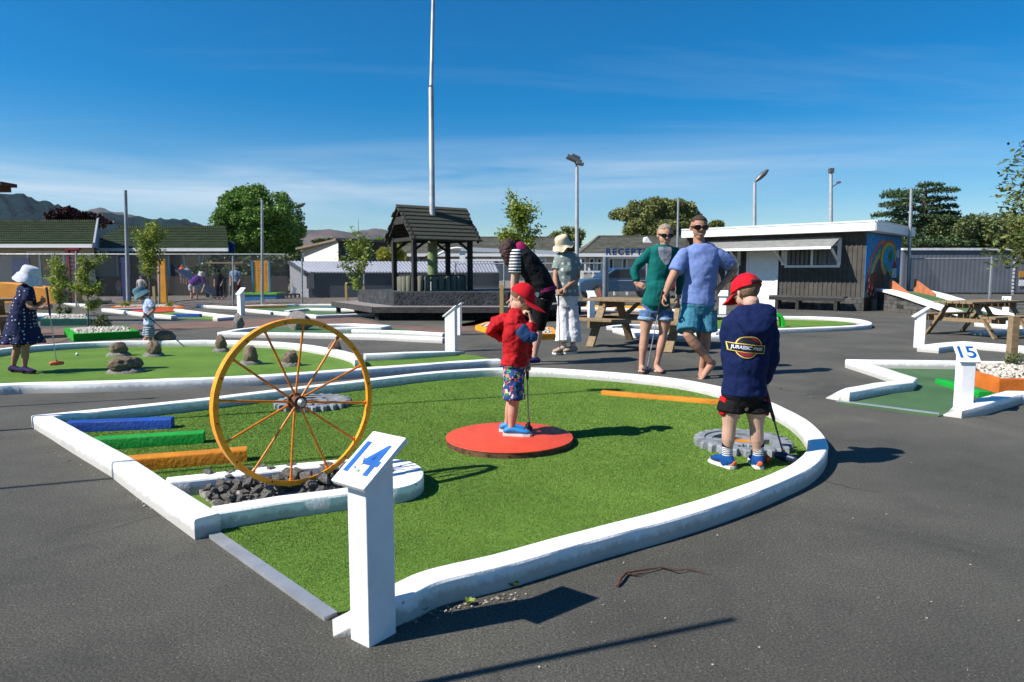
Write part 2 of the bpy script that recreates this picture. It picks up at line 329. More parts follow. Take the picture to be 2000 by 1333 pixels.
def text_mb(mb, txt, org, ux, uy, size, mi=None, depth=.002, spacing=1.0, shear=0, bold=0, sxs=1.0, fit=None, sub=0):
    cu = bpy.data.curves.new('lettering', 'FONT'); cu.body = txt; cu.size = size; cu.space_character = spacing; cu.shear = shear; cu.offset = bold
    cu.align_x = 'CENTER'; cu.align_y = 'CENTER'; o = bpy.data.objects.new('lettering', cu); COL.objects.link(o)
    dg = bpy.context.evaluated_depsgraph_get(); me = o.evaluated_get(dg).to_mesh()
    ux = Vector(ux).normalized(); uy = Vector(uy).normalized(); nz = ux.cross(uy); org = Vector(org)
    xs_ = [v.co.x for v in me.vertices]; ys_ = [v.co.y for v in me.vertices]; kx, ky, ox, oy = sxs, 1.0, 0.0, 0.0
    if fit: kx, ky = fit[0]/(max(xs_)-min(xs_)), fit[1]/(max(ys_)-min(ys_)); ox, oy = (max(xs_)+min(xs_))/2, (max(ys_)+min(ys_))/2
    if sub:
        bm = bmesh.new(); bm.from_mesh(me); bmesh.ops.scale(bm, vec=(kx, ky, 1), verts=bm.verts); bmesh.ops.triangulate(bm, faces=bm.faces[:])
        for _ in range(5):
            es = [q for q in bm.edges if q.calc_length() > sub]
            if not es: break
            bmesh.ops.subdivide_edges(bm, edges=es, cuts=1); bmesh.ops.triangulate(bm, faces=[f_ for f_ in bm.faces if len(f_.verts) > 3])
        vs = [org+ux*(v.co.x-ox*kx)+uy*(v.co.y-oy*ky)+nz*depth for v in bm.verts]; bm.verts.index_update(); mb.add(vs, [tuple(v.index for v in f_.verts) for f_ in bm.faces], mi); bm.free(); bpy.data.objects.remove(o); bpy.data.curves.remove(cu); return
    vs = [org+ux*(v.co.x-ox)*kx+uy*(v.co.y-oy)*ky+nz*depth for v in me.vertices]; fs = [tuple(p.vertices) for p in me.polygons]
    mb.add(vs, fs, mi); bpy.data.objects.remove(o); bpy.data.curves.remove(cu)
def kerb_mb(mb, path, w, r=.012, wob=.0012, mi=None, base_z=0.0):
    """painted concrete kerb; path = centre line points with z = height of the top"""
    L = len(path); rs = []
    for i, p in enumerate(path):
        a = path[max(i-1, 0)]; c = path[min(i+1, L-1)]
        d0 = Vector((p[0]-a[0], p[1]-a[1])); d1 = Vector((c[0]-p[0], c[1]-p[1]))
        if d0.length < 1e-6: d0 = d1
        if d1.length < 1e-6: d1 = d0
        d0.normalize(); d1.normalize(); tt = (d0+d1); tt = tt.normalized() if tt.length > 1e-3 else d1
        nn = Vector((-tt.y, tt.x)); k = 1/max(.45, nn.dot(Vector((-d1.y, d1.x))))
        h = max(p[2]-base_z, .003); rr = min(r, h*.45)
        pr = [(-w/2, -.02), (-w/2, h-rr), (-w/2+rr*.35, h-rr*.3), (-w/2+rr, h), (w/2-rr, h), (w/2-rr*.35, h-rr*.3), (w/2, h-rr), (w/2, -.02)]
        ring = []
        for q, (o_, z) in enumerate(pr):
            jx = noise.noise(Vector((p[0]*5, p[1]*5, q*3.1)))*wob*2; jz = noise.noise(Vector((p[0]*4, p[1]*4, q*1.7+9)))*wob*1.5 if z > 0 else 0
            ring.append(Vector((p[0]+nn.x*(o_*k+jx), p[1]+nn.y*(o_*k+jx), base_z+z+jz)))
        rs.append(ring)
    mb.rings([r_[::-1] for r_ in rs], mi)
def dens(path, step=.08):
    out = []
    for i in range(len(path)-1):
        a, b_ = Vector(path[i]), Vector(path[i+1]); n = max(1, int((b_-a).length/step))
        out += [a.lerp(b_, k/n) for k in range(n)]
    return out+[Vector(path[-1])]
def PZ(lst, h=.1): return [P(q[0], q[1], q[2] if len(q) > 2 else h) for q in lst]
# ================================================================ the ground
DIRT = mat('dry_ground', (.10, .088, .06), .95, var=.3, scale=.4, col2=(.17, .15, .10), bump=.3, bscale=20)
g = MB(); g.box((0, 3960, -.3), (24000, 8200, .5)); tag(g.build('ground', DIRT), kind='structure')
g = MB(); g.prism([(-60, -6), (60, -6), (60, 24.2), (2, 25.4), (-22, 24.4), (-60, 24.4)], -.04, 0); tag(g.build('asphalt_pavement', ASPH), kind='structure')
# asphalt continues as a car park behind the fence on the right
g = MB(); g.prism([(1.5, 26), (60, 25), (60, 44), (-4, 44), (-4, 30)], -.045, -.008); tag(g.build('car_park', ASPH), kind='structure')
bp = MB()
bp.prism([P(*q) for q in ((-60, 668), (-60, 650), (300, 634), (640, 616), (700, 622), (760, 636), (870, 640), (1000, 620), (1300, 616), (1300, 604), (1040, 604), (1000, 640), (860, 652), (700, 650), (430, 640), (200, 652), (60, 668))], -.01, .004)
bp.prism([P(*q) for q in ((-80, 700), (-80, 672), (150, 656), (120, 668))], -.01, .005)
tag(bp.build('brick_path', BRICK), kind='structure')
# bark and gravel bank under the playground
BARK = mat('grey_bark_mulch', (.10, .08, .065), .95, var=.5, scale=9, bump=1, bscale=30, bdist=.05, col2=(.20, .17, .15))
g = MB(); xs = np.linspace(-22, -5.2, 40); rs = []
for x in xs: rs.append([Vector((x, 24.1, -.02)), Vector((x, 24.4, .04)), Vector((x, 25.3, .16+.05*math.sin(x*2))), Vector((x, 27.4, .20)), Vector((x, 29.4, .20)), Vector((x, 29.4, -.05))])
g.rings([r[::-1] for r in rs]); tag(g.build('mulch_bank', BARK, smooth=60), kind='structure')
DRYG = mat('straw_grass', (.30, .26, .15), .95, var=.3, scale=8, bump=.8, bscale=30, col2=(.42, .37, .24))
g = MB(); g.prism([D(880, 560, 27), D(1070, 560, 27), D(1070, 560, 30), D(860, 560, 30)], -.02, .02); tag(g.build('dry_grass_strip', DRYG), kind='structure')
# hills
def hills(name, Y, pts, m, depth, amp, seed):
    mb = MB(); xs = np.linspace(pts[0][0], pts[-1][0], 160); rows = []
    for r in range(9):
        f = r/8; row = []
        for px in xs:
            py = np.interp(px, [q[0] for q in pts], [q[1] for q in pts]); top = D(px, py, Y)
            k = math.sin(f*math.pi/2)
            z = top.z*k*(1+amp*noise.fractal(Vector((px*.012+seed, f*3, seed)), .6, 2, 5)*(1-.6*k))
            yy = Y-depth*(1-f); row.append(Vector((top.x*yy/Y*(.92+.08*f)+0*f, yy, z-2)))
        rows.append(row)
    n = len(xs); vs = [q for r in rows for q in r]; fs = [(i*n+k, i*n+k+1, (i+1)*n+k+1, (i+1)*n+k) for i in range(8) for k in range(n-1)]
    mb.add(vs, fs); tag(mb.build(name, m, smooth=80), kind='structure')
HILLM = mat('forested_hill', (.006, .016, .020), .95, var=.3, scale=.006, col2=(.012, .026, .030), bump=1, bscale=.02, bdist=25, spec=0)
HILLB = mat('bare_brown_hill', (.060, .060, .062), .95, var=.3, scale=.004, col2=(.12, .092, .082), bump=1, bscale=.01, bdist=25, spec=0)
hills('hill', 2600, [(-500, 400), (-200, 380), (0, 386), (60, 398), (110, 411), (150, 418), (215, 428), (300, 432), (330, 429), (385, 444), (470, 470), (560, 500), (700, 520)], HILLM, 1100, .25, 3)
hills('far_hill', 5200, [(60, 470), (120, 420), (180, 411), (230, 420), (300, 440), (420, 460), (560, 455), (590, 449), (640, 450), (690, 455), (720, 452), (800, 455), (860, 470), (930, 462), (1000, 478), (1200, 500), (1500, 505)], HILLB, 2000, .2, 8)

# ================================================================ hole 14, the green in front
KH = .095; KW = .114
main = PZ([(405, 1008), (370, 985), (300, 940), (234, 895), (160, 855), (113, 828), (83, 812)], KH)
far = catmull(PZ([(83, 812), (250, 795), (400, 779), (550, 761), (700, 744), (850, 727), (980, 719.5), (1100, 722), (1250, 733), (1340, 744), (1412, 759), (1470, 776), (1520, 797), (1562, 820), (1588, 845), (1598, 868), (1583, 895), (1540, 922), (1430, 965), (1310, 1002), (1190, 1033), (1100, 1057), (975, 1092), (850, 1121), (790, 1147)], KH), 5)
tail = [P(745, 1168, .085), P(712, 1186, .06), P(682, 1208, .03), P(650, 1226, .006)]
hole = thing('mini_golf_green', 'large bright green hole with a white kerb curving round the boy on the red disc', 'golf hole', P(900, 900))
k = MB(); kerb_mb(k, dens(main, .08)[:-1]+[main[-1]]+far[1:]+dens([far[-1]]+tail, .04)[1:], KW)
k.build('kerb', WHITE, hole, smooth=25)
# divider with a rounded nose
up = PZ([(325, 937), (441, 925), (582, 909), (660, 902), (735, 899)], KH-.003); lo_ = PZ([(735, 950), (653, 961), (547, 974), (416, 995)], KH-.003)
nose = PZ([(782, 903), (806, 914), (806, 933), (780, 945)], KH-.003)
k = MB(); kerb_mb(k, dens(up[:-1]+[up[-1]], .06)+catmull([up[-1]]+nose+[lo_[0]], 5)[1:-1]+dens(lo_, .06), .105)
npoly = [(p.x, p.y) for p in catmull(PZ([(690, 905)], .09)+[up[-1]]+nose+[lo_[0]]+PZ([(690, 952)], .09), 3)]
k.prism(npoly, 0, KH-.006); k.build('kerb', WHITE, hole, smooth=25)
inner = [(p.x, p.y) for p in [main[-1]]+main[::-1][-1:]+[]]
gpoly = [(p.x, p.y) for p in main+far[1:]]+[(P(715, 1190).x, P(715, 1190).y), (P(640, 1205).x, P(640, 1205).y)]
k = MB(); k.prism(gpoly, -.02, .008); tb = k.build('turf', TURF, hole)
s0, s1 = P(398, 1044), P(634, 1214); dv = (s1-s0).normalized(); nv = Vector((-dv.y, dv.x, 0))
k = MB(); q = [s0, s1, s1+nv*.05, s0+nv*.05]; k.prism([(p.x, p.y) for p in q], -.01, .016); k.build('entry_strip', ALU, hole, bevel=.003)
# blades of the turf
rb = [(p.x, p.y) for p in PZ([(345, 930), (800, 900), (822, 925), (800, 955), (420, 1000)], .05)]
n = 1300000; x = RNG.uniform(-3.9, 3.2, n); y = RNG.uniform(2.2, 7.6, n)
keep = inpoly(x, y, gpoly) & ~inpoly(x, y, rb); dist = np.sqrt(x*x+y*y); keep &= RNG.uniform(0, 1, n) < np.clip((4.2/dist)**1.3, .25, 1)
x, y, dist = x[keep], y[keep], dist[keep]; n = len(x)
th = RNG.uniform(0, 2*math.pi, n); h = RNG.uniform(.0035, .0065, n); w = .0017*np.clip(dist/2.6, 1, 2.2); le = RNG.normal(0, .0022, (n, 2))
dx, dy = np.cos(th)*w, np.sin(th)*w; z0 = np.full(n, .007)
V = np.stack([np.stack([x-dx, y-dy, z0], 1), np.stack([x+dx, y+dy, z0], 1), np.stack([x+le[:, 0]+.002, y+le[:, 1], z0+h], 1)], 1).reshape(-1, 3)
tag(npmesh('turf_pile', V, np.arange(3*n).reshape(-1, 3), TURFB, hole), kind='stuff')
# beams
def beam(px0, py0, px1, py1, w, h, m, label, name='painted_beam', cat='beam', z=None, grp=None, r=.012, ext=0):
    a, b_ = P(px0, py0, h), P(px1, py1, h); d = (b_-a).normalized(); a = a-d*ext
    mb = MB(); kerb_mb(mb, dens([a, b_], .1), w, r=r, wob=.0018); o = mb.build(name, m, smooth=50); return tag(o, label, cat, grp)
beam(168, 822, 337, 815.5, .10, .085, BLUEP, 'blue painted beam lying on the green next to the far white kerb', grp='three coloured beams', ext=.12)
beam(222, 853, 399, 842, .10, .085, GREENP, 'bright green painted beam between the blue and the orange beam', grp='three coloured beams', ext=.12)
beam(292, 890, 482, 874.5, .105, .085, ORANGEP, 'orange painted beam end poking through the spoked wheel', grp='three coloured beams', ext=.12)
beam(1176, 763, 1420, 783, .07, .045, ORANGEP, 'thin orange beam on the green behind the boy in the navy hoodie', r=.006)
beam(1838, 740, 1925, 766, .12, .06, GREENP, 'short bright green block on the turf behind the number 15 post', r=.015)
# rock bed
def rockmesh(name, r, seed, m, sq=(1, 1, .8), sub=3, rough=.35, cut=.72):
    bm = bmesh.new(); bmesh.ops.create_icosphere(bm, subdivisions=sub, radius=1)
    for v in bm.verts:
        d = v.co.normalized(); f = 1+rough*noise.noise(d*1.3+Vector((seed*7.3, seed, 2)))+rough*.45*noise.noise(d*3.4+Vector((seed, 4, 1)))
        for kk in range(9):
            pn = Vector((math.sin(seed*3+kk*2.1), math.cos(seed*1.7+kk*1.3), math.sin(kk*2.9+seed))).normalized(); dt = d.dot(pn)
            if dt*f > cut: f = cut/dt
        v.co = Vector((d.x*f*r*sq[0], d.y*f*r*sq[1], d.z*f*r*sq[2]))
    me = bpy.data.meshes.new(name); bm.to_mesh(me); bm.free(); me.materials.append(m)
    me.polygons.foreach_set('use_smooth', [True]*len(me.polygons)); me.set_sharp_from_angle(angle=math.radians(18)); return me
bed = PZ([(372, 938), (520, 924), (660, 910), (720, 912), (720, 945), (560, 966), (430, 985)], .05)
k = MB(); k.prism([(p.x, p.y) for p in bed], .0, .035); tag(k.build('gravel', ROCKD), 'dark gravel base under the stones below the wheel', 'gravel', kind='stuff')
RM = [rockmesh('stone', 1, i*1.37, ROCKD, (1, .8, .7), 3) for i in range(9)]
bx = [p.x for p in bed]; by = [p.y for p in bed]; bpoly = [(p.x, p.y) for p in bed]; placed = []
LAB = 'dark angular stone in the bed under the orange wheel'
tries = 0
while len(placed) < 230 and tries < 9000:
    tries += 1; x_, y_ = random.uniform(min(bx), max(bx)), random.uniform(min(by), max(by)); r = random.choice([.014, .017, .02, .024, .03, .036, .045])
    if not inpoly(np.array([x_]), np.array([y_]), bpoly)[0]: continue
    near = [q for q in placed if math.hypot(q[0]-x_, q[1]-y_) < (q[2]+r)*.72]
    z = .035+r*.35
    if near:
        if len(near) > 3 or len(placed) < 110: continue
        z = max(q[3] for q in near)+r*.75
        if z > .095: continue
    placed.append((x_, y_, r, z)); o = bpy.data.objects.new('stone', random.choice(RM)); COL.objects.link(o)
    o.location = (x_, y_, z); o.scale = (r*random.uniform(1, 1.4), r*random.uniform(.9, 1.2), r*random.uniform(.9, 1.2)); o.rotation_euler = (random.uniform(-.6, .6), random.uniform(-.6, .6), random.uniform(0, 6))
    tag(o, LAB, 'stone', 'dark stones under the spoked wheel')
# the wheel
hub = D(580, 785, 3.52); ps = math.radians(43); dw = Vector((math.cos(ps), math.sin(ps), 0)); tilt = math.radians(4)
nw = Vector((math.sin(ps), -math.cos(ps), 0)); upw = (Vector((0, 0, 1))*math.cos(tilt)-nw*math.sin(tilt)*.6+dw*.035).normalized(); nw = upw.cross(dw).normalized()*-1
dw = upw.cross(nw)*1
if dw.x < 0: dw = -dw
RW = .428
wh = thing('spoked_wheel', 'big orange twelve spoked iron wagon wheel standing in the dark stones', 'wheel', P(565, 950, .05))
k = MB(); rs = []
for i in range(96):
    a = 2*math.pi*i/96; e = dw*math.cos(a)+upw*math.sin(a)
    rs.append([hub+e*(RW+q)+nw*z for q, z in ((-.004, -.024), (.007, -.024), (.007, .024), (-.020, .024), (-.020, .017), (-.004, .017))])
k.rings(rs, closed=True)
k.build('rim', WHEELM, wh, smooth=30)
SPK = mat('spoke_enamel', s(205, 118, 22), .45, var=.2, scale=30, bump=.2)
for i in range(12):
    a = 2*math.pi*(i/12)+math.radians(84); e = dw*math.cos(a)+upw*math.sin(a); k = MB()
    off = nw*(.016 if i % 2 else -.02); k.tube([hub+e*.028+off, hub+e*(RW*.5)+off*.6, hub+e*(RW-.008)+nw*.004], .0062, 8); k.tube([hub+e*(RW-.03)+nw*.004, hub+e*(RW-.005)+nw*.004], .010, 8); k.build('spoke', SPK, wh, smooth=60)
k = MB(); k.tube([hub-nw*.05, hub-nw*.045, hub+nw*.045, hub+nw*.05], [.018, .034, .034, .018], 20, ref=dw); k.tube([hub-nw*.03, hub-nw*.01], .045, 20, ref=dw); k.build('hub', RUST, wh, smooth=40)
k = MB(); k.tube([hub+nw*.05, hub+nw*.056, hub+nw*.07], [.022, .022, .012], 14, ref=dw); k.build('hub_cap', STEEL, wh, smooth=40)
k = MB()
for i in range(12):
    a = 2*math.pi*(i/12)+math.radians(69); e = dw*math.cos(a)+upw*math.sin(a); k.tube([hub+e*(RW-.008)+nw*.0242, hub+e*(RW-.008)+nw*.026], .0045, 8, ref=dw)
k.build('bolt_holes', BLACK, wh)
# red disc
dc = (P(871, 852, .05)+P(1119, 852, .05))/2; RD = (P(1119, 852, .05)-P(871, 852, .05)).length/2
dk = thing('red_disc', 'round red painted platform on the turf with the small boy standing on it', 'disc', (dc.x, dc.y, 0))
k = MB(); C48 = [(dc.x+RD*math.cos(2*math.pi*i/72), dc.y+RD*math.sin(2*math.pi*i/72)) for i in range(72)]
rs = [[Vector((dc.x+(x_-dc.x)*f, dc.y+(y_-dc.y)*f, z)) for x_, y_ in C48] for f, z in ((1, .046), (.997, .050), (.985, .052))]
k.rings(rs); k.build('top', REDP, dk, smooth=50)
k = MB(); k.prism([(dc.x+(x_-dc.x)*.992, dc.y+(y_-dc.y)*.992) for x_, y_ in C48], .0, .0455); k.build('side', RUST, dk, smooth=40)
k = MB()
for i in range(20):
    a = 2*math.pi*i/20; e = Vector((math.cos(a), math.sin(a), 0)); c_ = Vector((dc.x, dc.y, .024)); k.tube([c_+e*(RD*.99), c_+e*(RD*.996)], .006, 8)
k.build('bolt', BLACK, dk)
# toothed gears
def gear(pxc, pyc, wpx, label):
    c_ = P(pxc, pyc, .03); R = wpx/2/FP*c_.y*1.0; e = thing('gear_obstacle', label, 'gear', (c_.x, c_.y, 0), 'grey rubber gears on the green')
    def ringmb(mb, ro, ri, z0, z1, teeth=0, n=120):
        rs = []
        for i in range(n):
            a = 2*math.pi*i/n; k_ = ro
            if teeth: ph = (i*teeth/n) % 1; k_ = ro*(1 if ph < .5 else .90)
            d = Vector((math.cos(a), math.sin(a), 0)); cc = Vector((c_.x, c_.y, 0))
            rs.append([cc+d*k_+Vector((0, 0, z0)), cc+d*k_+Vector((0, 0, z1-.008)), cc+d*(k_-.008)+Vector((0, 0, z1)), cc+d*(ri)+Vector((0, 0, z1)), cc+d*ri+Vector((0, 0, z0))])
        mb.rings(rs, closed=True)
    k = MB(); ringmb(k, R, R*.78, 0, .055, 24, 144); k.build('toothed_rim', GEARM, e, smooth=35)
    k = MB(); ringmb(k, R*.80, R*.62, 0, .046); k.build('inner_ring', GEARM, e, smooth=35)
    for i in range(5):
        a = 2*math.pi*i/5+.3; d = Vector((math.cos(a), math.sin(a), 0)); cc = Vector((c_.x, c_.y, .022)); k = MB(); k.bar(cc+d*R*.25, cc+d*R*.64, R*.16, .04); k.build('gear_spoke', GEARM, e, bevel=.004)
    k = MB(); ringmb(k, R*.40, R*.24, 0, .048, 12, 96); k.build('hub_ring', GEARM, e, smooth=35)
    k = MB(); k.tube([(c_.x, c_.y, .0), (c_.x, c_.y, .03)], R*.25, 30); k.build('centre_plate', ORANGEP, e, smooth=35)
gear(1450, 864, 188, 'grey toothed gear ring behind the legs of the boy in the navy hoodie')
gear(612, 787, 150, 'grey toothed gear ring seen through the spoked wheel')
# balls
def ball(px, py, m, label):
    c_ = P(px, py, .021+.008); k = MB(); k.ell((c_.x, c_.y, .0215+.012), (.0215,)*3, nu=20, nv=12); o = k.build('golf_ball', m, smooth=80); tag(o, label, 'golf ball')
ball(1498, 898, paint('orange_ball', 245, 95, 20, bump=0, rough=.35), 'orange golf ball beside the right shoe of the boy in the navy hoodie')
ball(151, 693, mat('white_ball', (.8, .8, .8), .3), 'white golf ball on the left green in front of the girl in the spotted dress')

# ================================================================ the other holes
def hole_thing(label, segs, turf, w=.12, h=.09, tm=None, beams=(), name='mini_golf_green', sm=()):
    a = PZ(turf, .01); c_ = sum(a, Vector())/len(a); e = thing(name, label, 'golf hole', (c_.x, c_.y, 0))
    k = MB(); k.prism([(p.x, p.y) for p in a], -.02, .009); k.build('turf', tm or TURF, e)
    for i, sg in enumerate(segs):
        pts = PZ(sg, h-.0015*i); pts = catmull(pts, 6) if i in sm else dens(pts, .25); k = MB(); kerb_mb(k, pts, w, wob=.003); k.build('kerb', WHITE, e, smooth=50)
    return e
h13 = hole_thing('long green with mortared brown stones where the girl and toddler play', [
    [(-260, 735), (-100, 700), (0, 682), (120, 671.5), (250, 666.5), (400, 665), (500, 667), (580, 672), (650, 683), (692, 694), (703, 703)],
    [(712, 692), (790, 688.5), (880, 686.5, .07), (900, 687, .02)],
    [(-260, 700), (-200, 740), (-60, 752), (60, 748), (180, 746), (330, 741), (500, 734), (650, 724), (800, 713), (930, 704), (975, 702)]],
    [(-260, 735), (-100, 705), (0, 690), (120, 680), (250, 674), (500, 672), (650, 688), (705, 705), (712, 697), (880, 690), (925, 694), (985, 706), (930, 708), (800, 718), (650, 729), (500, 739), (330, 748), (180, 752), (60, 753), (-60, 756), (-200, 742)], sm=(0, 2), h=.10, w=.13)
H15 = hole_thing('short dull green with zigzag white kerb in front of the number 15 post', [
    [(1656, 703), (1760, 704.5), (1880, 706), (2010, 708), (2200, 711)],
    [(1662, 703), (1720, 720), (1776, 738), (1768, 745), (1720, 750), (1655, 762), (1640, 767, .06), (1626, 779, .01)],
    [(1846, 808, .01), (1870, 797, .07), (1905, 787), (1980, 766), (2060, 768), (2200, 775)]],
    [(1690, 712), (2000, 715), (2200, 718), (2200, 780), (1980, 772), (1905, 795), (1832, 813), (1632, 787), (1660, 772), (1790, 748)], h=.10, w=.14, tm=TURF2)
k = MB(); q = PZ([(1634, 786), (1834, 812), (1834, 809.5), (1634, 784)], 0); k.prism([(p.x, p.y) for p in q], -.01, .014); k.build('entry_strip', ALU, H15)
hole_thing('pale far green with two upright boulders behind the orange wheel', [
    [(520, 637), (470, 643), (435, 649), (600, 651), (760, 655), (868, 660, .09)],
    [(620, 634), (690, 632.5), (757, 636), (740, 639), (640, 641)], [(690, 644), (800, 647), (868, 651, .08)]],
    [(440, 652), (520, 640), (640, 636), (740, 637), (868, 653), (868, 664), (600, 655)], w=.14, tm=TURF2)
hole_thing('small far hole with orange red and green carpet beside the toddler', [
    [(300, 601), (206, 603.5), (300, 614), (340, 617)], [(345, 604), (400, 611), (462, 618), (420, 621)]],
    [(215, 605), (345, 603), (455, 618), (420, 624), (330, 621)], w=.16, tm=TURF)
k = MB(); k.prism([(p.x, p.y) for p in PZ([(250, 606), (345, 604), (352, 609), (285, 613)], .01)], 0, .03)
tag(k.build('carpet_ramp', paint('red_carpet', 205, 75, 50)), 'flat red orange carpet panel on the small hole by the toddler', 'carpet')
beam(340, 613, 392, 613, .15, .10, BLUEP, 'far blue beam across the small hole right of the toddler')
hole_thing('far hole with long white kerbs left of the wishing well', [
    [(388, 596), (470, 600)], [(472, 603), (560, 611), (620, 616), (700, 613), (760, 612)], [(560, 607), (600, 602), (700, 604), (750, 605)], [(470, 597), (580, 594.5), (700, 594)]],
    [(475, 598), (700, 596), (760, 610), (620, 615), (475, 603)], w=.16, tm=TURF2)
beam(628, 601.5, 680, 601, .16, .09, paint('sky_blue_paint', 30, 130, 200), 'pale blue far beam at the left tip of the wooden deck')
beam(472, 598, 560, 596.5, .14, .09, paint('dull_orange_paint', 200, 140, 70), 'faded orange far beam in front of the blue climbing box')
hole_thing('round tipped green with a green hoop in front of the dark kiosk', [
    [(1290, 617), (1400, 617), (1530, 618), (1620, 620), (1672, 624), (1694, 631), (1672, 636), (1560, 641), (1460, 644), (1330, 643)], [(1205, 641), (1240, 650), (1330, 657), (1420, 655)]],
    [(1290, 620), (1530, 621), (1650, 626), (1680, 631), (1640, 636), (1460, 643), (1290, 643)], sm=(0,), w=.18)
hole_thing('white kerbed far hole behind the right picnic table', [
    [(1812, 677), (1850, 672), (1890, 669), (2010, 678), (2200, 690)], [(1915, 630), (1960, 634), (2040, 640)], [(1908, 646), (2010, 644)]],
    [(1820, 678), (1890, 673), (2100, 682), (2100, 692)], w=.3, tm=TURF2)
hole_thing('far white kerbs left edge behind the girl in the spotted dress', [
    [(-200, 612), (-40, 611), (60, 611.5), (118, 614)], [(-200, 594), (0, 591), (80, 590), (160, 594), (178, 597)], [(-100, 628), (10, 624), (95, 618)]],
    [(-200, 614), (118, 615), (90, 618), (-200, 628)], w=.16)
hole_thing('far white and yellow kerbs between the hatted lady and the picnic table', [
    [(1050, 604), (1085, 606)], [(1130, 600), (1230, 603), (1380, 606)], [(1200, 641), (1290, 646), (1400, 651)], [(1190, 637), (1230, 634), (1300, 634)]],
    [(1150, 602), (1380, 607), (1380, 612), (1150, 606)], w=.16, tm=TURF2)
beam(1130, 595.5, 1260, 598.5, .16, .10, YELP, 'yellow far beam behind the picnic table under the car')
# mortared stones on the left green
for i, (px, py, wp, hp, sq, lb) in enumerate([
    (229, 697, 40, 27, (1, .9, .9), 'rounded brown stone behind the largest left boulder'), (242, 730, 62, 31, (1.25, .8, .75), 'largest wide brown boulder at the front of the left green'),
    (297, 698, 36, 29, (1, .9, 1), 'brown stone in front of the legs of the toddler'), (320, 677, 42, 29, (1.1, .9, .9), 'brown boulder right behind the toddler near the putter shaft'),
    (430, 689, 30, 32, (.8, .8, 1.25), 'narrow upright stone left of the wheel rim'), (487, 714, 40, 36, (.95, .8, 1.2), 'pointed brown stone seen between the rim and first spokes'),
    (565, 717, 38, 29, (1, .9, 1), 'round grey brown stone seen through the upper spokes'), (652, 696, 34, 27, (1, .9, .9), 'pale tan stone by the kerb at the right of the wheel')]):
    b0 = P(px, py); u = b0.y/FP; e = thing('mortared_stone', lb, 'stone', b0, 'stones set in mortar on the left green')
    me = rockmesh('rock', 1, 3.3+i*2.1, ROCKB, (1, 1, 1), 4, .22, .93); o = bpy.data.objects.new('rock', me); COL.objects.link(o); o.parent = e
    o.location = (0, .05, hp*u*.52); r = wp*u*.42; o.scale = (r*sq[0], r*sq[1], hp*u*.58); o.rotation_euler = (0, .1, i*1.1)
    k = MB(); pts = []
    R = wp*u*.6; rs = []
    for f, z in ((1, .004), (.93, .03), (.72, .055), (.3, .06)):
        rs.append([b0+Vector((math.cos(2*math.pi*j/28)*R*f*(1+.12*noise.noise(Vector((math.cos(j*.22)*2, math.sin(j*.22)*2, i*5)))), .05+math.sin(2*math.pi*j/28)*R*.8*f, z*(1+.4*noise.noise(Vector((j*.9, i, f*4)))))) for j in range(28)])
    k.rings(rs); k.build('mortar_collar', ROCKG, e, smooth=60)
for px, py, wp, hp, lb, mm in ((462, 645, 24, 30, 'dark upright boulder behind the top left of the wheel rim', ROCKD), (582, 646, 52, 40, 'pale speckled boulder behind the top of the wheel', mat('pale_granite', (.20, .17, .15), .9, var=.4, scale=14, bump=.9, bscale=20, bdist=.03, col2=(.42, .37, .34)))):
    b0 = P(px, py); u = b0.y/FP; me = rockmesh('boulder', 1, px*.01, mm, (1, 1, 1), 4, .35); o = bpy.data.objects.new('boulder', me); COL.objects.link(o)
    o.location = b0+Vector((0, .1, hp*u*.42)); o.scale = (wp*u*.55, wp*u*.4, hp*u*.62); tag(o, lb, 'boulder')
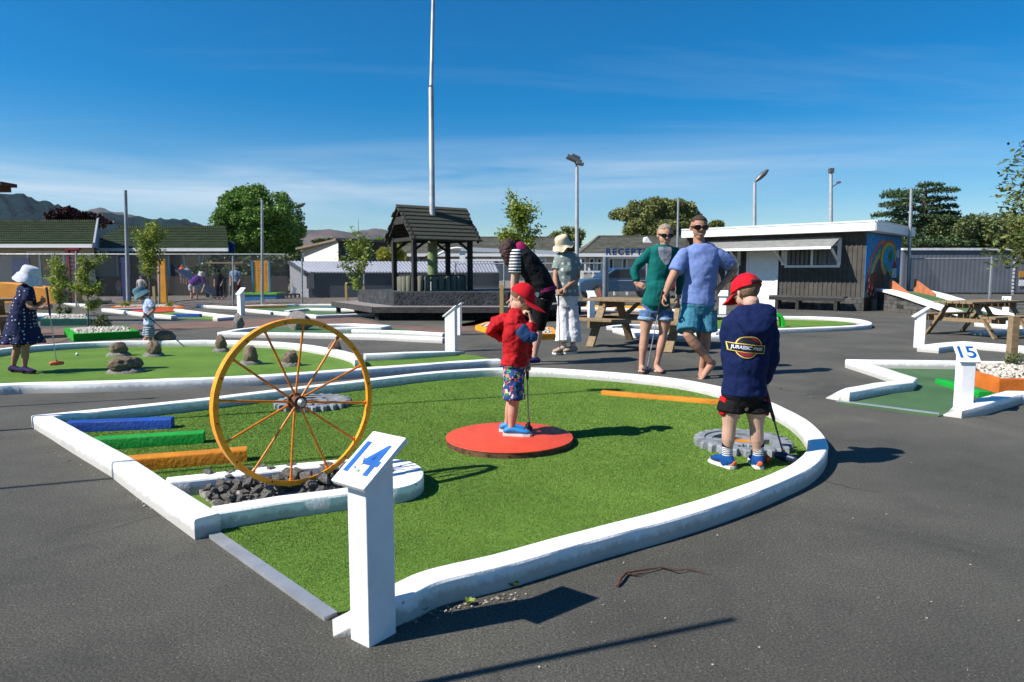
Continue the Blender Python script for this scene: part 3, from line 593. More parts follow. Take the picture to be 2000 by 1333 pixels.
# number posts
INK = mat('blue_number_paint', s(0, 84, 160), .5, var=.15, scale=20)
ARTM = [mat('art_'+str(i), s(*c_), .6) for i, c_ in enumerate(((240, 200, 140), (225, 80, 60), (130, 190, 120), (150, 180, 230)))]
def post(bpt, fdir, num, H, w, d, label, bw=None, bl=None, tilt=45, art=True):
    """bpt = middle of the foot; fdir = direction the low front edge of the board faces"""
    f = Vector((fdir[0], fdir[1], 0)).normalized(); sd = Vector((-f.y, f.x, 0)); e = thing('number_post', label, 'sign post', bpt, 'white number posts')
    b0 = Vector((bpt[0], bpt[1], 0)); zf = H-d*.5*math.tan(math.radians(tilt)); zb = H+d*.5*math.tan(math.radians(tilt))
    k = MB(); vs = []
    for sgn in (-1, 1):
        for a, z in ((1, -.02), (-1, -.02), (-1, zb), (1, zf)): vs.append(b0+sd*sgn*w/2+f*a*d/2+Vector((0, 0, z)))
    k.add(vs, [(0, 1, 2, 3), (7, 6, 5, 4), (0, 4, 5, 1), (1, 5, 6, 2), (2, 6, 7, 3), (3, 7, 4, 0)]); k.build('post', PWHITE, e, bevel=.004)
    bw = bw or w*1.35; bl = bl or d*2.0; tl = math.radians(tilt); c_ = b0+Vector((0, 0, H+.009)); sl_ = (f*math.cos(tl)*-1+Vector((0, 0, 1))*math.sin(tl)).normalized(); nn = (f*math.sin(tl)+Vector((0, 0, 1))*math.cos(tl))
    k = MB(); k.bar(c_-sl_*bl/2, c_+sl_*bl/2, bw, .018, nn); bo = k.build('board', PWHITE, e, bevel=.003)
    if num:
        right = sl_.cross(nn).normalized()
        k = MB(); text_mb(k, num, c_+nn*.0095, right, sl_, bl*.78, depth=.0015, bold=bl*.014, spacing=.95, fit=(bw*(.80 if len(num) > 1 else .4), bl*.60)); k.build('number', INK, bo)
        bo2 = bpy.data.objects
        if art:
            for j, (a, b_, r) in enumerate(((-.06, -.12, .060), (-.08, -.02, .028), (-.01, -.24, .045), (-.12, -.20, .040))):
                k = MB(); cc = c_+nn*(.0125+.0004*j)+right*a*bl+sl_*b_*bl
                k.add([cc+right*math.cos(q*.7)*r*bl*(1+.35*math.sin(q*2.2+j))*.6+sl_*math.sin(q*.7)*r*bl*.7*(1+.3*math.cos(q*3+j)) for q in range(9)], [tuple(range(9))]); k.build('motif', ARTM[j % 4], bo)
    return e
c0, cl, cr = P(721, 1266), P(685, 1248), P(768, 1251)
fd = (c0-cl).cross(Vector((0, 0, 1))).normalized(); fd = Vector((fd.x, fd.y, 0))
if fd.y > 0: fd = -fd
wA = (c0-cl).length; dA = .115; mid = (c0+cl)/2-fd*dA/2
P14 = post(mid, fd, '14', .572, wA, dA, 'nearest white post with a tilted board numbered 14', bw=wA*1.75, bl=.215, tilt=35)
post(P(1889, 810)+Vector((0, .06, 0)), (-.12, -1), '15', .50, .105, .11, 'white post with a tilted board numbered 15', bw=.165, bl=.20, tilt=48)
post(P(881, 688)+Vector((0, .05, 0)), (-1, .35), None, .60, .10, .16, 'white post standing at the right end of the left green', bl=.27, tilt=38)
post(P(893, 655)+Vector((0, .05, 0)), (-1, .3), None, .52, .10, .15, 'white post just behind and right of the post at the left green', bl=.27, tilt=38)
post(P(469, 617)+Vector((0, .1, 0)), (-.55, -.8), '7', .66, .16, .14, 'far white post with a small board numbered 7', bl=.26, art=False)
post(P(1798, 680)+Vector((0, .05, 0)), (-1, .25), None, .55, .10, .13, 'white post with a slanted cap left of the right picnic table', bl=.27, tilt=36)
post(P(1155, 622)+Vector((0, .05, 0)), (.3, -.9), None, .62, .16, .12, 'white post half hidden behind the left end of the picnic table', tilt=40)
post(P(575, 592)+Vector((0, .05, 0)), (1, .3), None, .60, .12, .14, 'thin far white post in front of the grey shed', tilt=40)
post(P(1412, 614)+Vector((0, .05, 0)), (-.3, -.9), None, .58, .2, .12, 'white post between the man in blue and the kiosk door', tilt=40)
post(P(1965, 638)+Vector((0, .05, 0)), (-.6, -.8), '16', .55, .12, .12, 'white post with a small tilted board under the right picnic table top', bl=.25, art=False)
post(P(1070, 606)+Vector((0, .05, 0)), (.3, -.9), None, .62, .12, .12, 'far white post left of the lady in the cream hat', tilt=40)
# twig and litter
k = MB(); tw = [(1206, 1145), (1212, 1130), (1222, 1120), (1240, 1116), (1262, 1113), (1292, 1108), (1320, 1114), (1345, 1112), (1380, 1117)]
k.tube([P(a, b_, .006+.01*abs(math.sin(i*1.3))) for i, (a, b_) in enumerate(tw)], [.006, .006, .005, .0045, .004, .004, .0035, .003, .0015], 6)
k.tube([P(1222, 1120, .01), P(1245, 1124, .008), P(1262, 1119, .005)], [.004, .003, .001], 5)
tag(k.build('twig', mat('red_brown_bark', (.07, .028, .018), .8, var=.3), smooth=60), 'curved red brown twig lying on the asphalt below the right kerb', 'twig')
LIT = mat('dry_litter', (.22, .17, .11), .9, var=.5, scale=60, col2=(.36, .32, .27)); k = MB()
for i in range(260):
    if i < 110: a = random.uniform(0, 1); p = P(790+a*230+random.gauss(0, 6), 1205-a*52+abs(random.gauss(0, 8)), .003)
    elif i < 170: a = random.uniform(0, 1); p = P(60+340*a, 852+200*a+random.gauss(4, 2), .003)
    else: p = P(random.uniform(900, 2000), random.uniform(900, 1330), .003)
    r = random.uniform(.0025, .009) if i < 170 else random.uniform(.002, .006); th = random.uniform(0, 6)
    k.add([p+Vector((math.cos(th+q)*r*(1 if j % 2 else .45), math.sin(th+q)*r*(1 if j % 2 else .45), .002*(j % 3))) for j, q in enumerate((0, 1.57, 3.14, 4.71))], [(0, 1, 2, 3)])
tag(k.build('litter', LIT), 'bits of dry leaf and chips scattered on the asphalt', 'litter', kind='stuff')
# ================================================================ buildings
class Wall:
    def __init__(s_, p0, d): s_.p = Vector((p0[0], p0[1])); s_.d = Vector((d[0], d[1])).normalized(); n = Vector((s_.d.y, -s_.d.x)); s_.n = n if n.dot(-s_.p) > 0 else -n
    def at(s_, px, py):
        r = ray(px, py); A = Matrix(((r.x, -s_.d.x), (r.y, -s_.d.y))); sol = A.inverted() @ s_.p; return sol[1], CH+sol[0]*r.z
    def pt(s_, t, z, o=0): q = s_.p+s_.d*t+s_.n*o; return Vector((q.x, q.y, z))
    def panel(s_, mb, t0, t1, z0, z1, o0, o1, mi=None):
        vs = [s_.pt(t, z, o) for t in (t0, t1) for o in (o0, o1) for z in (z0, z1)]
        mb.add(vs, [(0, 1, 3, 2), (4, 6, 7, 5), (0, 4, 5, 1), (2, 3, 7, 6), (0, 2, 6, 4), (1, 5, 7, 3)], mi)
    def rect(s_, x0, y0, x1, y1):
        xm, ym = (x0+x1)/2, (y0+y1)/2; return s_.at(x0, ym)[0], s_.at(x1, ym)[0], s_.at(xm, y1)[1], s_.at(xm, y0)[1]
def slope_roof(mb, a0, a1, b0, b1, rows, th=.05, lip=.03):
    """stepped courses from the eave line a0-a1 up to the ridge line b0-b1"""
    a0, a1, b0, b1 = map(Vector, (a0, a1, b0, b1)); nrm = (a1-a0).cross(b0-a0).normalized()
    if nrm.z < 0: nrm = -nrm
    for i in range(rows):
        f0, f1 = i/rows, (i+1.12)/rows; f1 = min(f1, 1.0)
        p = [a0.lerp(b0, f0)+nrm*(lip+th*.2), a1.lerp(b1, f0)+nrm*(lip+th*.2), a1.lerp(b1, f1)+nrm*.004, a0.lerp(b0, f1)+nrm*.004]; q = [v-nrm*th*.6 for v in p]
        mb.add(p+q, [(0, 1, 2, 3), (7, 6, 5, 4), (0, 4, 5, 1), (1, 5, 6, 2), (2, 6, 7, 3), (3, 7, 4, 0)])
m, t, b, co = base('green_tiles', .7, .35)
wv = tex(t, 'ShaderNodeTexWave', 3.2, co); wv.bands_direction = 'X'
nn = tex(t, 'ShaderNodeTexNoise', 3, co, Detail=7, Roughness=.7).outputs[0]
t.links.new(ramp(t, nn, [(.3, (.018, .032, .012)), (.7, (.060, .085, .030))]), b.inputs['Base Color']); bumpin(t, b, wv.outputs[1], .8, .03); GTILE = m
BTILE = mat('grey_brown_tiles', (.075, .072, .055), .8, var=.25, scale=2.5, col2=(.14, .135, .105))
CREAM = mat('cream_render', (.46, .42, .34), .8, var=.06, bump=.2)
CREAM2 = mat('bright_cream_wall', (.62, .60, .52), .8, var=.05)
GLASS = mat('dark_window_glass', (.02, .025, .03), .08, var=.2, spec=.7)
CURT = mat('grey_curtain', (.16, .17, .18), .8, var=.3, scale=30)
DGREY = mat('dark_grey_wall', (.045, .05, .058), .7, var=.12, scale=3)
GREYB = mat('light_grey_metal_roof', (.36, .36, .40), .5, .2, var=.08, scale=3)
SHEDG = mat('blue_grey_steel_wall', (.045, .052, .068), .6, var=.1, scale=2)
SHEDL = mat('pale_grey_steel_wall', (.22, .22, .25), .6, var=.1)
WTRIM = mat('white_trim', (.75, .75, .76), .5, var=.04)
def window(parent, wl, r, panes=2, fr=.05, name='window', glass=None, lab=None):
    t0, t1, z0, z1 = r
    if t0 > t1: t0, t1 = t1, t0
    k = MB()
    for a in ((t0, t1, z0, z0+fr), (t0, t1, z1-fr, z1), (t0, t0+fr, z0+fr, z1-fr), (t1-fr, t1, z0+fr, z1-fr)): wl.panel(k, *a, .0, .05)
    for i in range(1, panes): tm = t0+(t1-t0)*i/panes; wl.panel(k, tm-fr/2, tm+fr/2, z0+fr, z1-fr, .0, .045)
    o = k.build(name, WTRIM, parent); k = MB(); wl.panel(k, t0+fr*.5, t1-fr*.5, z0+fr*.5, z1-fr*.5, .0, .02); k.build('pane', glass or GLASS, o); return o
# left motel, two sections
def motel(x0, x1, Y, ye, yr, rows, label, gable_r=True, xe=9):
    a, b_ = D(x0, ye, Y), D(x1, ye, Y); ze = a.z; rz_ = D(x0, yr, Y+3.6).z
    e = thing('motel_block', label, 'building', ((a.x+b_.x)/2, Y+2, 0)); wl = Wall((a.x, Y+.5), (1, 0))
    xr2_ = D(x1+xe*1.6, ye, Y+7.2).x; k = MB(); k.prism([(a.x+.2, Y+.5), (b_.x-.3, Y+.5), (xr2_-.3, Y+6.8), (a.x+.2, Y+6.8)], 0, ze); k.build('wall', CREAM, e)
    k = MB(); xr1, xr2 = D(x1+xe, ye, Y+3.6).x, D(x1+xe*1.6, ye, Y+7.2).x; slope_roof(k, (a.x, Y, ze), (b_.x, Y, ze), (a.x, Y+3.6, rz_), (xr1, Y+3.6, rz_), rows, .06, .045)
    slope_roof(k, (a.x, Y+7.2, ze), (xr2, Y+7.2, ze), (a.x, Y+3.6, rz_), (xr1, Y+3.6, rz_), 6, .06, .03); k.bar((a.x, Y+3.6, rz_+.04), (xr1, Y+3.6, rz_+.04), .22, .10); k.build('roof', GTILE, e)
    k = MB(); k.box(((a.x+b_.x)/2, Y-.06, ze-.02), (b_.x-a.x, .12, .14)); k.build('gutter', WTRIM, e)
    if gable_r:
        k = MB(); g0, g1, g2 = b_.x-.02, xr1-.02, xr2-.02; k.add([(g0, Y, ze-.05), (g2, Y+7.2, ze-.05), (g1, Y+3.6, rz_), (g0+.05, Y, ze-.05), (g2+.05, Y+7.2, ze-.05), (g1+.05, Y+3.6, rz_)], [(0, 1, 2), (5, 4, 3), (0, 3, 4, 1), (1, 4, 5, 2), (2, 5, 3, 0)])
        k.bar((g0+.07, Y-.05, ze+.02), (g1+.07, Y+3.6, rz_+.07), .07, .2); k.build('gable', mat('gable_sheet', (.33, .36, .38), .6), e)
    return e, wl
e, wl = motel(-420, 183, 27.6, 480, 434, 13, 'long cream motel block with mossy green tiled roof at the far left')
window(e, wl, wl.rect(55, 491, 128, 545), 3, .07); window(e, wl, wl.rect(-180, 491, -80, 545), 3, .07)
k = MB(); wl.panel(k, *wl.rect(27, 505, 60, 552), .02, .06); k.build('notice_panel', mat('lilac_panel', (.30, .28, .42), .6), e)
e, wl = motel(150, 447, 31.3, 487.5, 445, 13, 'second cream motel block with green tiled roof set back beside the round tree', False, -4)
window(e, wl, wl.rect(230, 497, 278, 575), 2, .07, 'glass_door'); window(e, wl, wl.rect(330, 496, 393, 556), 2, .07); window(e, wl, wl.rect(398, 497, 418, 556), 1, .06)
# cream and dark house
Y = 40.0; e = thing('house', 'cream walled house with a dark flat roofed end behind the grey shed', 'house', (D(665, 500, Y).x, Y+3, 0))
A, B_, C_ = D(594, 500, Y+4), D(661, 500, Y-1), D(737, 500, Y+.5)
k = MB(); za, zb = D(594, 488, Y+4).z, D(661, 471, Y-1).z
k.add([(A.x, A.y, 0), (B_.x, B_.y, 0), (B_.x, B_.y, zb), (A.x, A.y, za), (A.x+2, A.y+3, 0), (B_.x+2, B_.y+5, 0), (B_.x+2, B_.y+5, zb), (A.x+2, A.y+3, za)], [(0, 1, 2, 3), (7, 6, 5, 4), (1, 5, 6, 2), (0, 3, 7, 4), (3, 2, 6, 7)]); k.build('wall', CREAM2, e)
k = MB(); k.add([(B_.x+.02, B_.y-.02, 0), (C_.x, C_.y, 0), (C_.x, C_.y, zb), (B_.x+.02, B_.y-.02, zb), (B_.x+.5, B_.y+4, 0), (C_.x, C_.y+4, 0), (C_.x, C_.y+4, zb), (B_.x+.5, B_.y+4, zb)], [(0, 1, 2, 3), (7, 6, 5, 4), (1, 5, 6, 2), (3, 2, 6, 7)]); k.build('end_wall', DGREY, e)
k = MB(); k.bar((A.x-.3, A.y, za+.05), (B_.x+.3, B_.y-.2, zb+.08), .5, .12); k.bar((B_.x-.1, B_.y-.4, zb+.05), (C_.x+.6, C_.y-.4, zb+.02), .5, .14); k.prism([(B_.x, B_.y-.3), (C_.x+.6, C_.y-.3), (C_.x+.6, C_.y+5), (B_.x, B_.y+5)], zb+.0, zb+.06); k.build('roof', mat('brown_roof_edge', (.16, .12, .09), .7), e)
# grey shed
F0 = P(604, 591.5); FL = D(566, 512, 30.2); ze = D(605, 532, F0.y).z; zr = FL.z
e = thing('shed', 'long low shed with dark blue grey wall and pale ribbed metal roof', 'shed', F0)
FR = Vector((D(975, 540, F0.y+1.2).x, F0.y+1.0, 0)); BL_ = Vector((FL.x, FL.y, 0)); BR_ = Vector((FR.x-.3, FR.y+3.6, 0))
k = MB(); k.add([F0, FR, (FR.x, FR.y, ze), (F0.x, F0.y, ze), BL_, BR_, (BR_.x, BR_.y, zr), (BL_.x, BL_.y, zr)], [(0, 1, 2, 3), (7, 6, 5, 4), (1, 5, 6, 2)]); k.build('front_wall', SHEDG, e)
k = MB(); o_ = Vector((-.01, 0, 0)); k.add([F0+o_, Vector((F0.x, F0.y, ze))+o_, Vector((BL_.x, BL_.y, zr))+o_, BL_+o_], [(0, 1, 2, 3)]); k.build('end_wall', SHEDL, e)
k = MB(); a0, a1 = Vector((F0.x-.05, F0.y-.12, ze)), Vector((FR.x, FR.y-.12, ze)); b0, b1 = Vector((BL_.x-.05, BL_.y+.1, zr+.02)), Vector((BR_.x, BR_.y+.1, zr+.02)); n_ = 60; rs = []
for i in range(n_*2+1):
    f = i/(n_*2); h = .03 if i % 2 else 0; rs.append([a0.lerp(a1, f)+Vector((0, 0, h)), b0.lerp(b1, f)+Vector((0, 0, h)), b0.lerp(b1, f)+Vector((0, 0, h-.05)), a0.lerp(a1, f)+Vector((0, 0, h-.05))])
k.rings(rs); k.build('roof', GREYB, e)
k = MB(); k.bar(a0+Vector((-.03, 0, -.03)), b0+Vector((-.03, 0, -.03)), .08, .14); k.bar(a0+Vector((.15, .05, -.65)), a0+Vector((.15, .05, 0)), .3, .05); k.build('barge_trim', DGREY, e)
k = MB()
for i in range(4): k.box((F0.x+.35-.5+i*.16-.6, F0.y-.35, .16), (.05, .05, .32)); 
k.box((F0.x-.62, F0.y-.35, .34), (.75, .07, .06)); tag(k.build('low_rack', DARKW), 'low black rack at the foot of the pale end of the grey shed', 'rack')
# middle motel, portico, reception
def block(x0, x1, Y, ye, yr, dep, label, hipl=0, hipr=0, sign=False, wm=CREAM, name='motel_block'):
    a, b_ = D(x0, ye, Y), D(x1, ye, Y); ze = a.z; zr = D(x0, yr, Y+dep).z; e = thing(name, label, 'building', ((a.x+b_.x)/2, Y+dep, 0))
    k = MB(); k.box(((a.x+b_.x)/2, Y+dep, ze/2), (b_.x-a.x-.6, dep*2-.9, ze)); k.build('wall', wm, e)
    k = MB(); slope_roof(k, (a.x, Y, ze), (b_.x, Y, ze), (a.x+hipl, Y+dep, zr), (b_.x-hipr, Y+dep, zr), 14, .05, .035); slope_roof(k, (a.x, Y+2*dep, ze), (b_.x, Y+2*dep, ze), (a.x+hipl, Y+dep, zr), (b_.x-hipr, Y+dep, zr), 4, .05, .03)
    k.add([(a.x, Y, ze), (a.x, Y+2*dep, ze), (a.x+hipl, Y+dep, zr), (a.x, Y, ze-.05), (a.x, Y+2*dep, ze-.05)], [(0, 2, 1), (0, 1, 4, 3)]); k.add([(b_.x, Y, ze), (b_.x, Y+2*dep, ze), (b_.x-hipr, Y+dep, zr)], [(0, 1, 2)])
    k.bar((a.x, Y, ze+.03), (a.x+hipl, Y+dep, zr+.05), .18, .06); k.bar((a.x+hipl, Y+dep, zr+.05), (b_.x-hipr, Y+dep, zr+.05), .2, .08); k.build('roof', BTILE, e)
    k = MB(); k.box(((a.x+b_.x)/2, Y-.07, ze-.04), (b_.x-a.x, .14, .2)); k.build('gutter', WTRIM, e)
    return e, Wall((a.x, Y+.45), (1, 0)), ze, zr
e, wl, ze, zr = block(735, 1092, 46, 497.5, 465, 5, 'long low beige motel behind the wishing well with grey brown roof', 3)
for x in (775, 800, 930, 960, 1020, 1050): window(e, wl, wl.rect(x, 503, x+16, 520), 1, .08)
k = MB(); wl.panel(k, wl.at(770, 515)[0], wl.at(965, 515)[0], .0, .9, .3, .9); k.build('brown_planter_wall', mat('brown_low_wall', (.16, .11, .08), .8), e)
Yp = 40; e = thing('portico', 'white arched porch frame seen through the wishing well', 'porch', (D(880, 560, Yp).x, Yp, 0)); k = MB()
arc = [D(852+i*6, 500-15*math.sin(math.pi*min(1, i/8*.6+.0)), Yp) for i in range(9)]; k.tube(arc, .07, 8); k.bar(D(900, 487, Yp), D(1090, 494, Yp+1), .12, .22); k.build('arch_beam', WTRIM, e)
k = MB()
for x, w in ((872, .10), (903, .32)): k.box((D(x, 520, Yp).x, Yp+.2, 1.2), (w, .25, 2.4))
k.build('column', WTRIM, e); k = MB(); k.box((D(960, 508, Yp).x, Yp+1.0, D(960, 508, Yp).z), (D(1090, 508, Yp).x-D(870, 508, Yp).x, .1, .12)); k.build('rail', WTRIM, e)
e, wl, ze, zr = block(1128, 1420, 42, 497.5, 463, 5, 'beige reception building with tiled roof and blue lettering', 1.9, 1.5, name='reception_building')
for x in (1133, 1150, 1165, 1188, 1214, 1240, 1262, 1345): window(e, wl, wl.rect(x, 504, x+11, 532), 1, .09)
k = MB(); org = D(1238, 492, 41.6); text_mb(k, 'RECEPTION', org, (1, 0, 0), (0, 0, 1), .68, spacing=1.28, bold=.03, fit=(3.35, .42)); o = k.build('sign_lettering', mat('blue_sign_letters', s(0, 52, 105), .5), e)
md = o.modifiers.new('thick', 'SOLIDIFY'); md.thickness = .06
k = MB(); gx = D(1254, 466, 47); k.add([(gx.x-.35, 45.2, gx.z-.45), (gx.x+.35, 45.2, gx.z-.45), (gx.x, 45.2, gx.z+.02), (gx.x-.35, 46.9, gx.z-.3), (gx.x+.35, 46.9, gx.z-.3), (gx.x, 46.9, gx.z+.02)], [(0, 1, 2), (0, 2, 5, 3), (1, 4, 5, 2)]); k.build('roof_vent', WTRIM, e)
# dark kiosk with the mural
KC = Vector((10.75, 20.9)); ka = Vector((-.74, .675)).normalized(); kb = Vector((.675, .74)).normalized()
wf = Wall(KC, ka); ws = Wall(KC, kb)
kz = 2.44; tl = wf.at(1340, 520)[0]; tr = ws.at(1757, 520)[0]
e = thing('kiosk', 'dark timber kiosk with white roof edge, white door and a painted end wall', 'building', (KC.x, KC.y, 0))
m, t, b, co = base('dark_battens', .75, .3)
nn = tex(t, 'ShaderNodeTexNoise', 4, co, Detail=6, Roughness=.6).outputs[0]; t.links.new(ramp(t, nn, [(.3, (.046, .042, .037)), (.72, (.082, .076, .066))]), b.inputs['Base Color']); bumpin(t, b, nn, .3, .01); BATT = m
k = MB(); q = [wf.pt(0, 0), wf.pt(tl, 0), wf.pt(tl, 0)+Vector((kb.x*tr, kb.y*tr, 0)), ws.pt(tr, 0)]; k.prism([(p.x, p.y) for p in q], 0, kz-.02)
i = 0.1
while i < tl: wf.panel(k, i, i+.055, .42, kz-.03, 0, .02); i += .14
k.build('wall', BATT, e)
m, t, b, co = base('grey_block_base', .9, .2); br = tex(t, 'ShaderNodeTexBrick', 3.0, None); cxyz = N(t, 'ShaderNodeSeparateXYZ'); t.links.new(co, cxyz.inputs[0]); cc_ = N(t, 'ShaderNodeCombineXYZ'); t.links.new(cxyz.outputs[0], cc_.inputs[0]); t.links.new(cxyz.outputs[2], cc_.inputs[1]); t.links.new(cc_.outputs[0], br.inputs[0])
br.inputs['Color1'].default_value = (.10, .095, .09, 1); br.inputs['Color2'].default_value = (.05, .05, .05, 1); br.inputs['Mortar'].default_value = (.025, .025, .025, 1); br.inputs['Mortar Size'].default_value = .02; br.inputs['Row Height'].default_value = .35
t.links.new(mixc(t, .8, br.outputs[0], ramp(t, tex(t, 'ShaderNodeTexNoise', 6, co, Detail=7).outputs[0], [(.3, (.5, .5, .5)), (.7, (1.7, 1.7, 1.65))]), 'MULTIPLY'), b.inputs['Base Color']); bumpin(t, b, br.outputs['Fac'], -.8, .03); BLOCK = m
k = MB(); wf.panel(k, -.02, wf.at(1515, 600)[0], 0, .42, 0, .03); k.build('block_base', BLOCK, e)
k = MB(); a0 = Vector((KC.x, KC.y, 0))-Vector((ka.x, ka.y, 0))*.35-Vector((kb.x, kb.y, 0))*.45
def KP(t_, u_, z): return Vector((KC.x+ka.x*t_+kb.x*u_, KC.y+ka.y*t_+kb.y*u_, z))
q = [KP(-.3, -.35, 0), KP(tl, -.35, 0), KP(tl, tr+.3, 0), KP(-.3, tr+.3, 0)]
k.prism([(p.x, p.y) for p in q], kz-.02, kz+.02); k.build('ceiling', WTRIM, e)
k = MB(); q2 = [KP(-.33, -.38, 0), KP(tl, -.38, 0), KP(tl, tr+.33, 0), KP(-.33, tr+.33, 0)]
for a_, b_ in ((0, 1), (0, 3), (3, 2)): k.bar(q2[a_]+Vector((0, 0, kz+.10)), q2[b_]+Vector((0, 0, kz+.10)), .05, .24)
k.build('fascia', WTRIM, e)
k = MB(); k.prism([(p.x, p.y) for p in q], kz+.02, kz+.20); k.bar(q2[0]+Vector((0, 0, kz+.26)), q2[1]+Vector((0, 0, kz+.26)), .09, .05); k.bar(q2[0]+Vector((0, 0, kz+.26)), q2[3]+Vector((0, 0, kz+.26)), .09, .05); k.build('roof', mat('roof_flashing', (.62, .64, .66), .5, .1), e)
# awning with brackets
zt = wf.at(1560, 462)[1]; ta, tb_ = wf.at(1643, 480)[0], wf.at(1385, 480)[0]
k = MB(); k.add([wf.pt(ta, kz-.14, .03), wf.pt(tb_, kz-.14, .03), wf.pt(tb_, kz-.50, .95), wf.pt(ta, kz-.50, .95), wf.pt(ta, kz-.17, .03), wf.pt(tb_, kz-.17, .03), wf.pt(tb_, kz-.54, .95), wf.pt(ta, kz-.54, .95)], [(0, 1, 2, 3), (7, 6, 5, 4), (0, 4, 5, 1), (1, 5, 6, 2), (2, 6, 7, 3), (3, 7, 4, 0)]); k.build('awning', mat('grey_awning', (.20, .20, .19), .7), e)
k = MB(); k.bar(wf.pt(ta, kz-.51, .96), wf.pt(tb_, kz-.51, .96), .04, .08); k.build('awning_edge', WTRIM, e)
for px in (1640, 1531, 1445, 1405):
    t_ = wf.at(px, 500)[0]; k = MB(); wf.panel(k, t_-.05, t_+.05, kz-1.02, kz-.2, .02, .10); k.bar(wf.pt(t_, kz-.95, .08), wf.pt(t_, kz-.54, .80), .05, .07); k.build('bracket', WTRIM, e)
window(e, wf, wf.rect(1642, 477, 1534, 523), 2, .07, glass=CURT)
window(e, wf, wf.rect(1444, 487, 1418, 538), 1, .06)
t1_, t0_ = wf.at(1462, 560)[0], wf.at(1515, 560)[0]
k = MB(); wf.panel(k, t0_, t1_, .03, 2.02, 0, .045); dr = k.build('door', WTRIM, e)
k = MB()
for a_ in ((t0_-.08, t0_, 0, 2.1), (t1_, t1_+.08, 0, 2.1), (t0_, t1_, 2.03, 2.1)): wf.panel(k, *a_, 0, .07)
k.build('door_frame', WTRIM, e)
k = MB(); p_ = wf.pt(t1_-.10, 1.0, .06); k.ell(p_, (.035, .035, .035)); k.build('handle', STEEL, dr)
# mural painted on the end wall (flat paint layers)
def pcol(i, r, g, b_): return mat('mural_'+i, tuple(c*.7 for c in s(r, g, b_)), .8, var=.3, scale=9)
k = MB(); H_ = kz-.06
pan = pcol('sky', 25, 130, 200); ws.panel(k, 0.0, tr, .42, H_, 0, .012); mo = k.build('mural', pan, e)
def paintpoly(pts, m_, lay, nm='mural_shape'):
    k = MB(); vs = [ws.pt(u*tr, .42+v*(H_-.42), .0125+.0018*lay) for u, v in pts]; k.add(vs, [tuple(range(len(vs)))]); k.build(nm, m_, mo)
def arcband(u0, v0, r0, r1, a0, a1, m_, lay, asp=.28):
    k = MB(); n_ = 40; vs = []
    for i in range(n_+1):
        a = math.radians(a0+(a1-a0)*i/n_)
        for r in (r0, r1): u, v = u0+math.cos(a)*r*asp*1.2, v0+math.sin(a)*r*.9; vs.append(ws.pt(min(max(u, 0.003), .997)*tr, .42+min(max(v, .002), .998)*(H_-.42), .0125+.0018*lay))
    k.add(vs, [(2*i, 2*i+1, 2*i+3, 2*i+2) for i in range(n_)]); k.build('rainbow_band', m_, mo)
hillp = [(0, 0), (1, 0), (1, .38), (.9, .33), (.8, .27), (.6, .16), (.4, .1), (.25, .12), (.1, .18), (0, .26)]
paintpoly(hillp, pcol('green', 45, 120, 45), 1)
arcband(.44, .0, .0, .95, 0, 180, pcol('shade', 84, 74, 76), 2, .36)
for j, c_ in enumerate(((205, 110, 80), (55, 110, 160), (110, 160, 90), (185, 170, 110), (96, 80, 110))): arcband(.46, -.02, .97-.07*j, 1.04-.07*j, 20, 180, pcol('bow%d' % j, *c_), 3+j*.3, .36)
paintpoly([(.28+.26*math.cos(a*.3), .18+.22*math.sin(a*.3)) for a in range(21)], pcol('brown', 92, 54, 24), 6)
paintpoly([(.66+.23*math.cos(a*.3), .66+.26*math.sin(a*.3)) for a in range(21)], pcol('sky2', 40, 160, 215), 7)
for j, c_ in enumerate(((200, 110, 60), (215, 190, 80), (70, 170, 120))): arcband(.62, .62, .30-.05*j, .35-.05*j, -10, 250, pcol('swirl%d' % j, *c_), 8+j*.3, .62)
paintpoly([(.66+.06*math.cos(a*.35), .66+.10*math.sin(a*.35)) for a in range(18)], pcol('leaf', 40, 130, 60), 9.5)
paintpoly([(.55, .52), (.62, .50), (.76, .30), (.70, .30)], pcol('lime', 150, 175, 50), 9.5)
paintpoly([(.86, .66), (.94, .64), (.93, .76), (.88, .80), (.83, .72)], pcol('cloud', 215, 225, 235), 9.5)
# garden gnome and toadstools in plain shapes
G0 = .80
paintpoly([(G0-.07, .46), (G0+.07, .46), (G0+.05, .55), (G0, .60), (G0-.05, .54)], pcol('red', 185, 40, 40), 11)
paintpoly([(G0-.08, .30), (G0+.08, .30), (G0+.07, .46), (G0-.07, .46)], pcol('beard', 225, 220, 215), 10.5)
paintpoly([(G0-.09, .14), (G0+.09, .14), (G0+.1, .32), (G0-.1, .32)], pcol('coat', 30, 70, 120), 10.2)
paintpoly([(G0-.06, .03), (G0+.06, .03), (G0+.07, .15), (G0-.07, .15)], pcol('trousers', 50, 90, 50), 10.1)
random.seed(5)
for u, v in ((.08, .30), (.10, .20), (.06, .12), (.18, .16), (.26, .10), (.22, .06), (.93, .16), (.88, .08), (.15, .07), (.96, .22)):
    paintpoly([(u-.035, v), (u+.035, v), (u+.02, v+.05), (u-.02, v+.05)], pcol('cap', 180, 45, 60), 12); paintpoly([(u-.01, v-.05), (u+.01, v-.05), (u+.01, v), (u-.01, v)], pcol('stem', 225, 220, 200), 11.8)
k = MB(); ws.panel(k, -.01, tr, 0, .42, 0, .02); k.build('dark_base', BLACK, e)
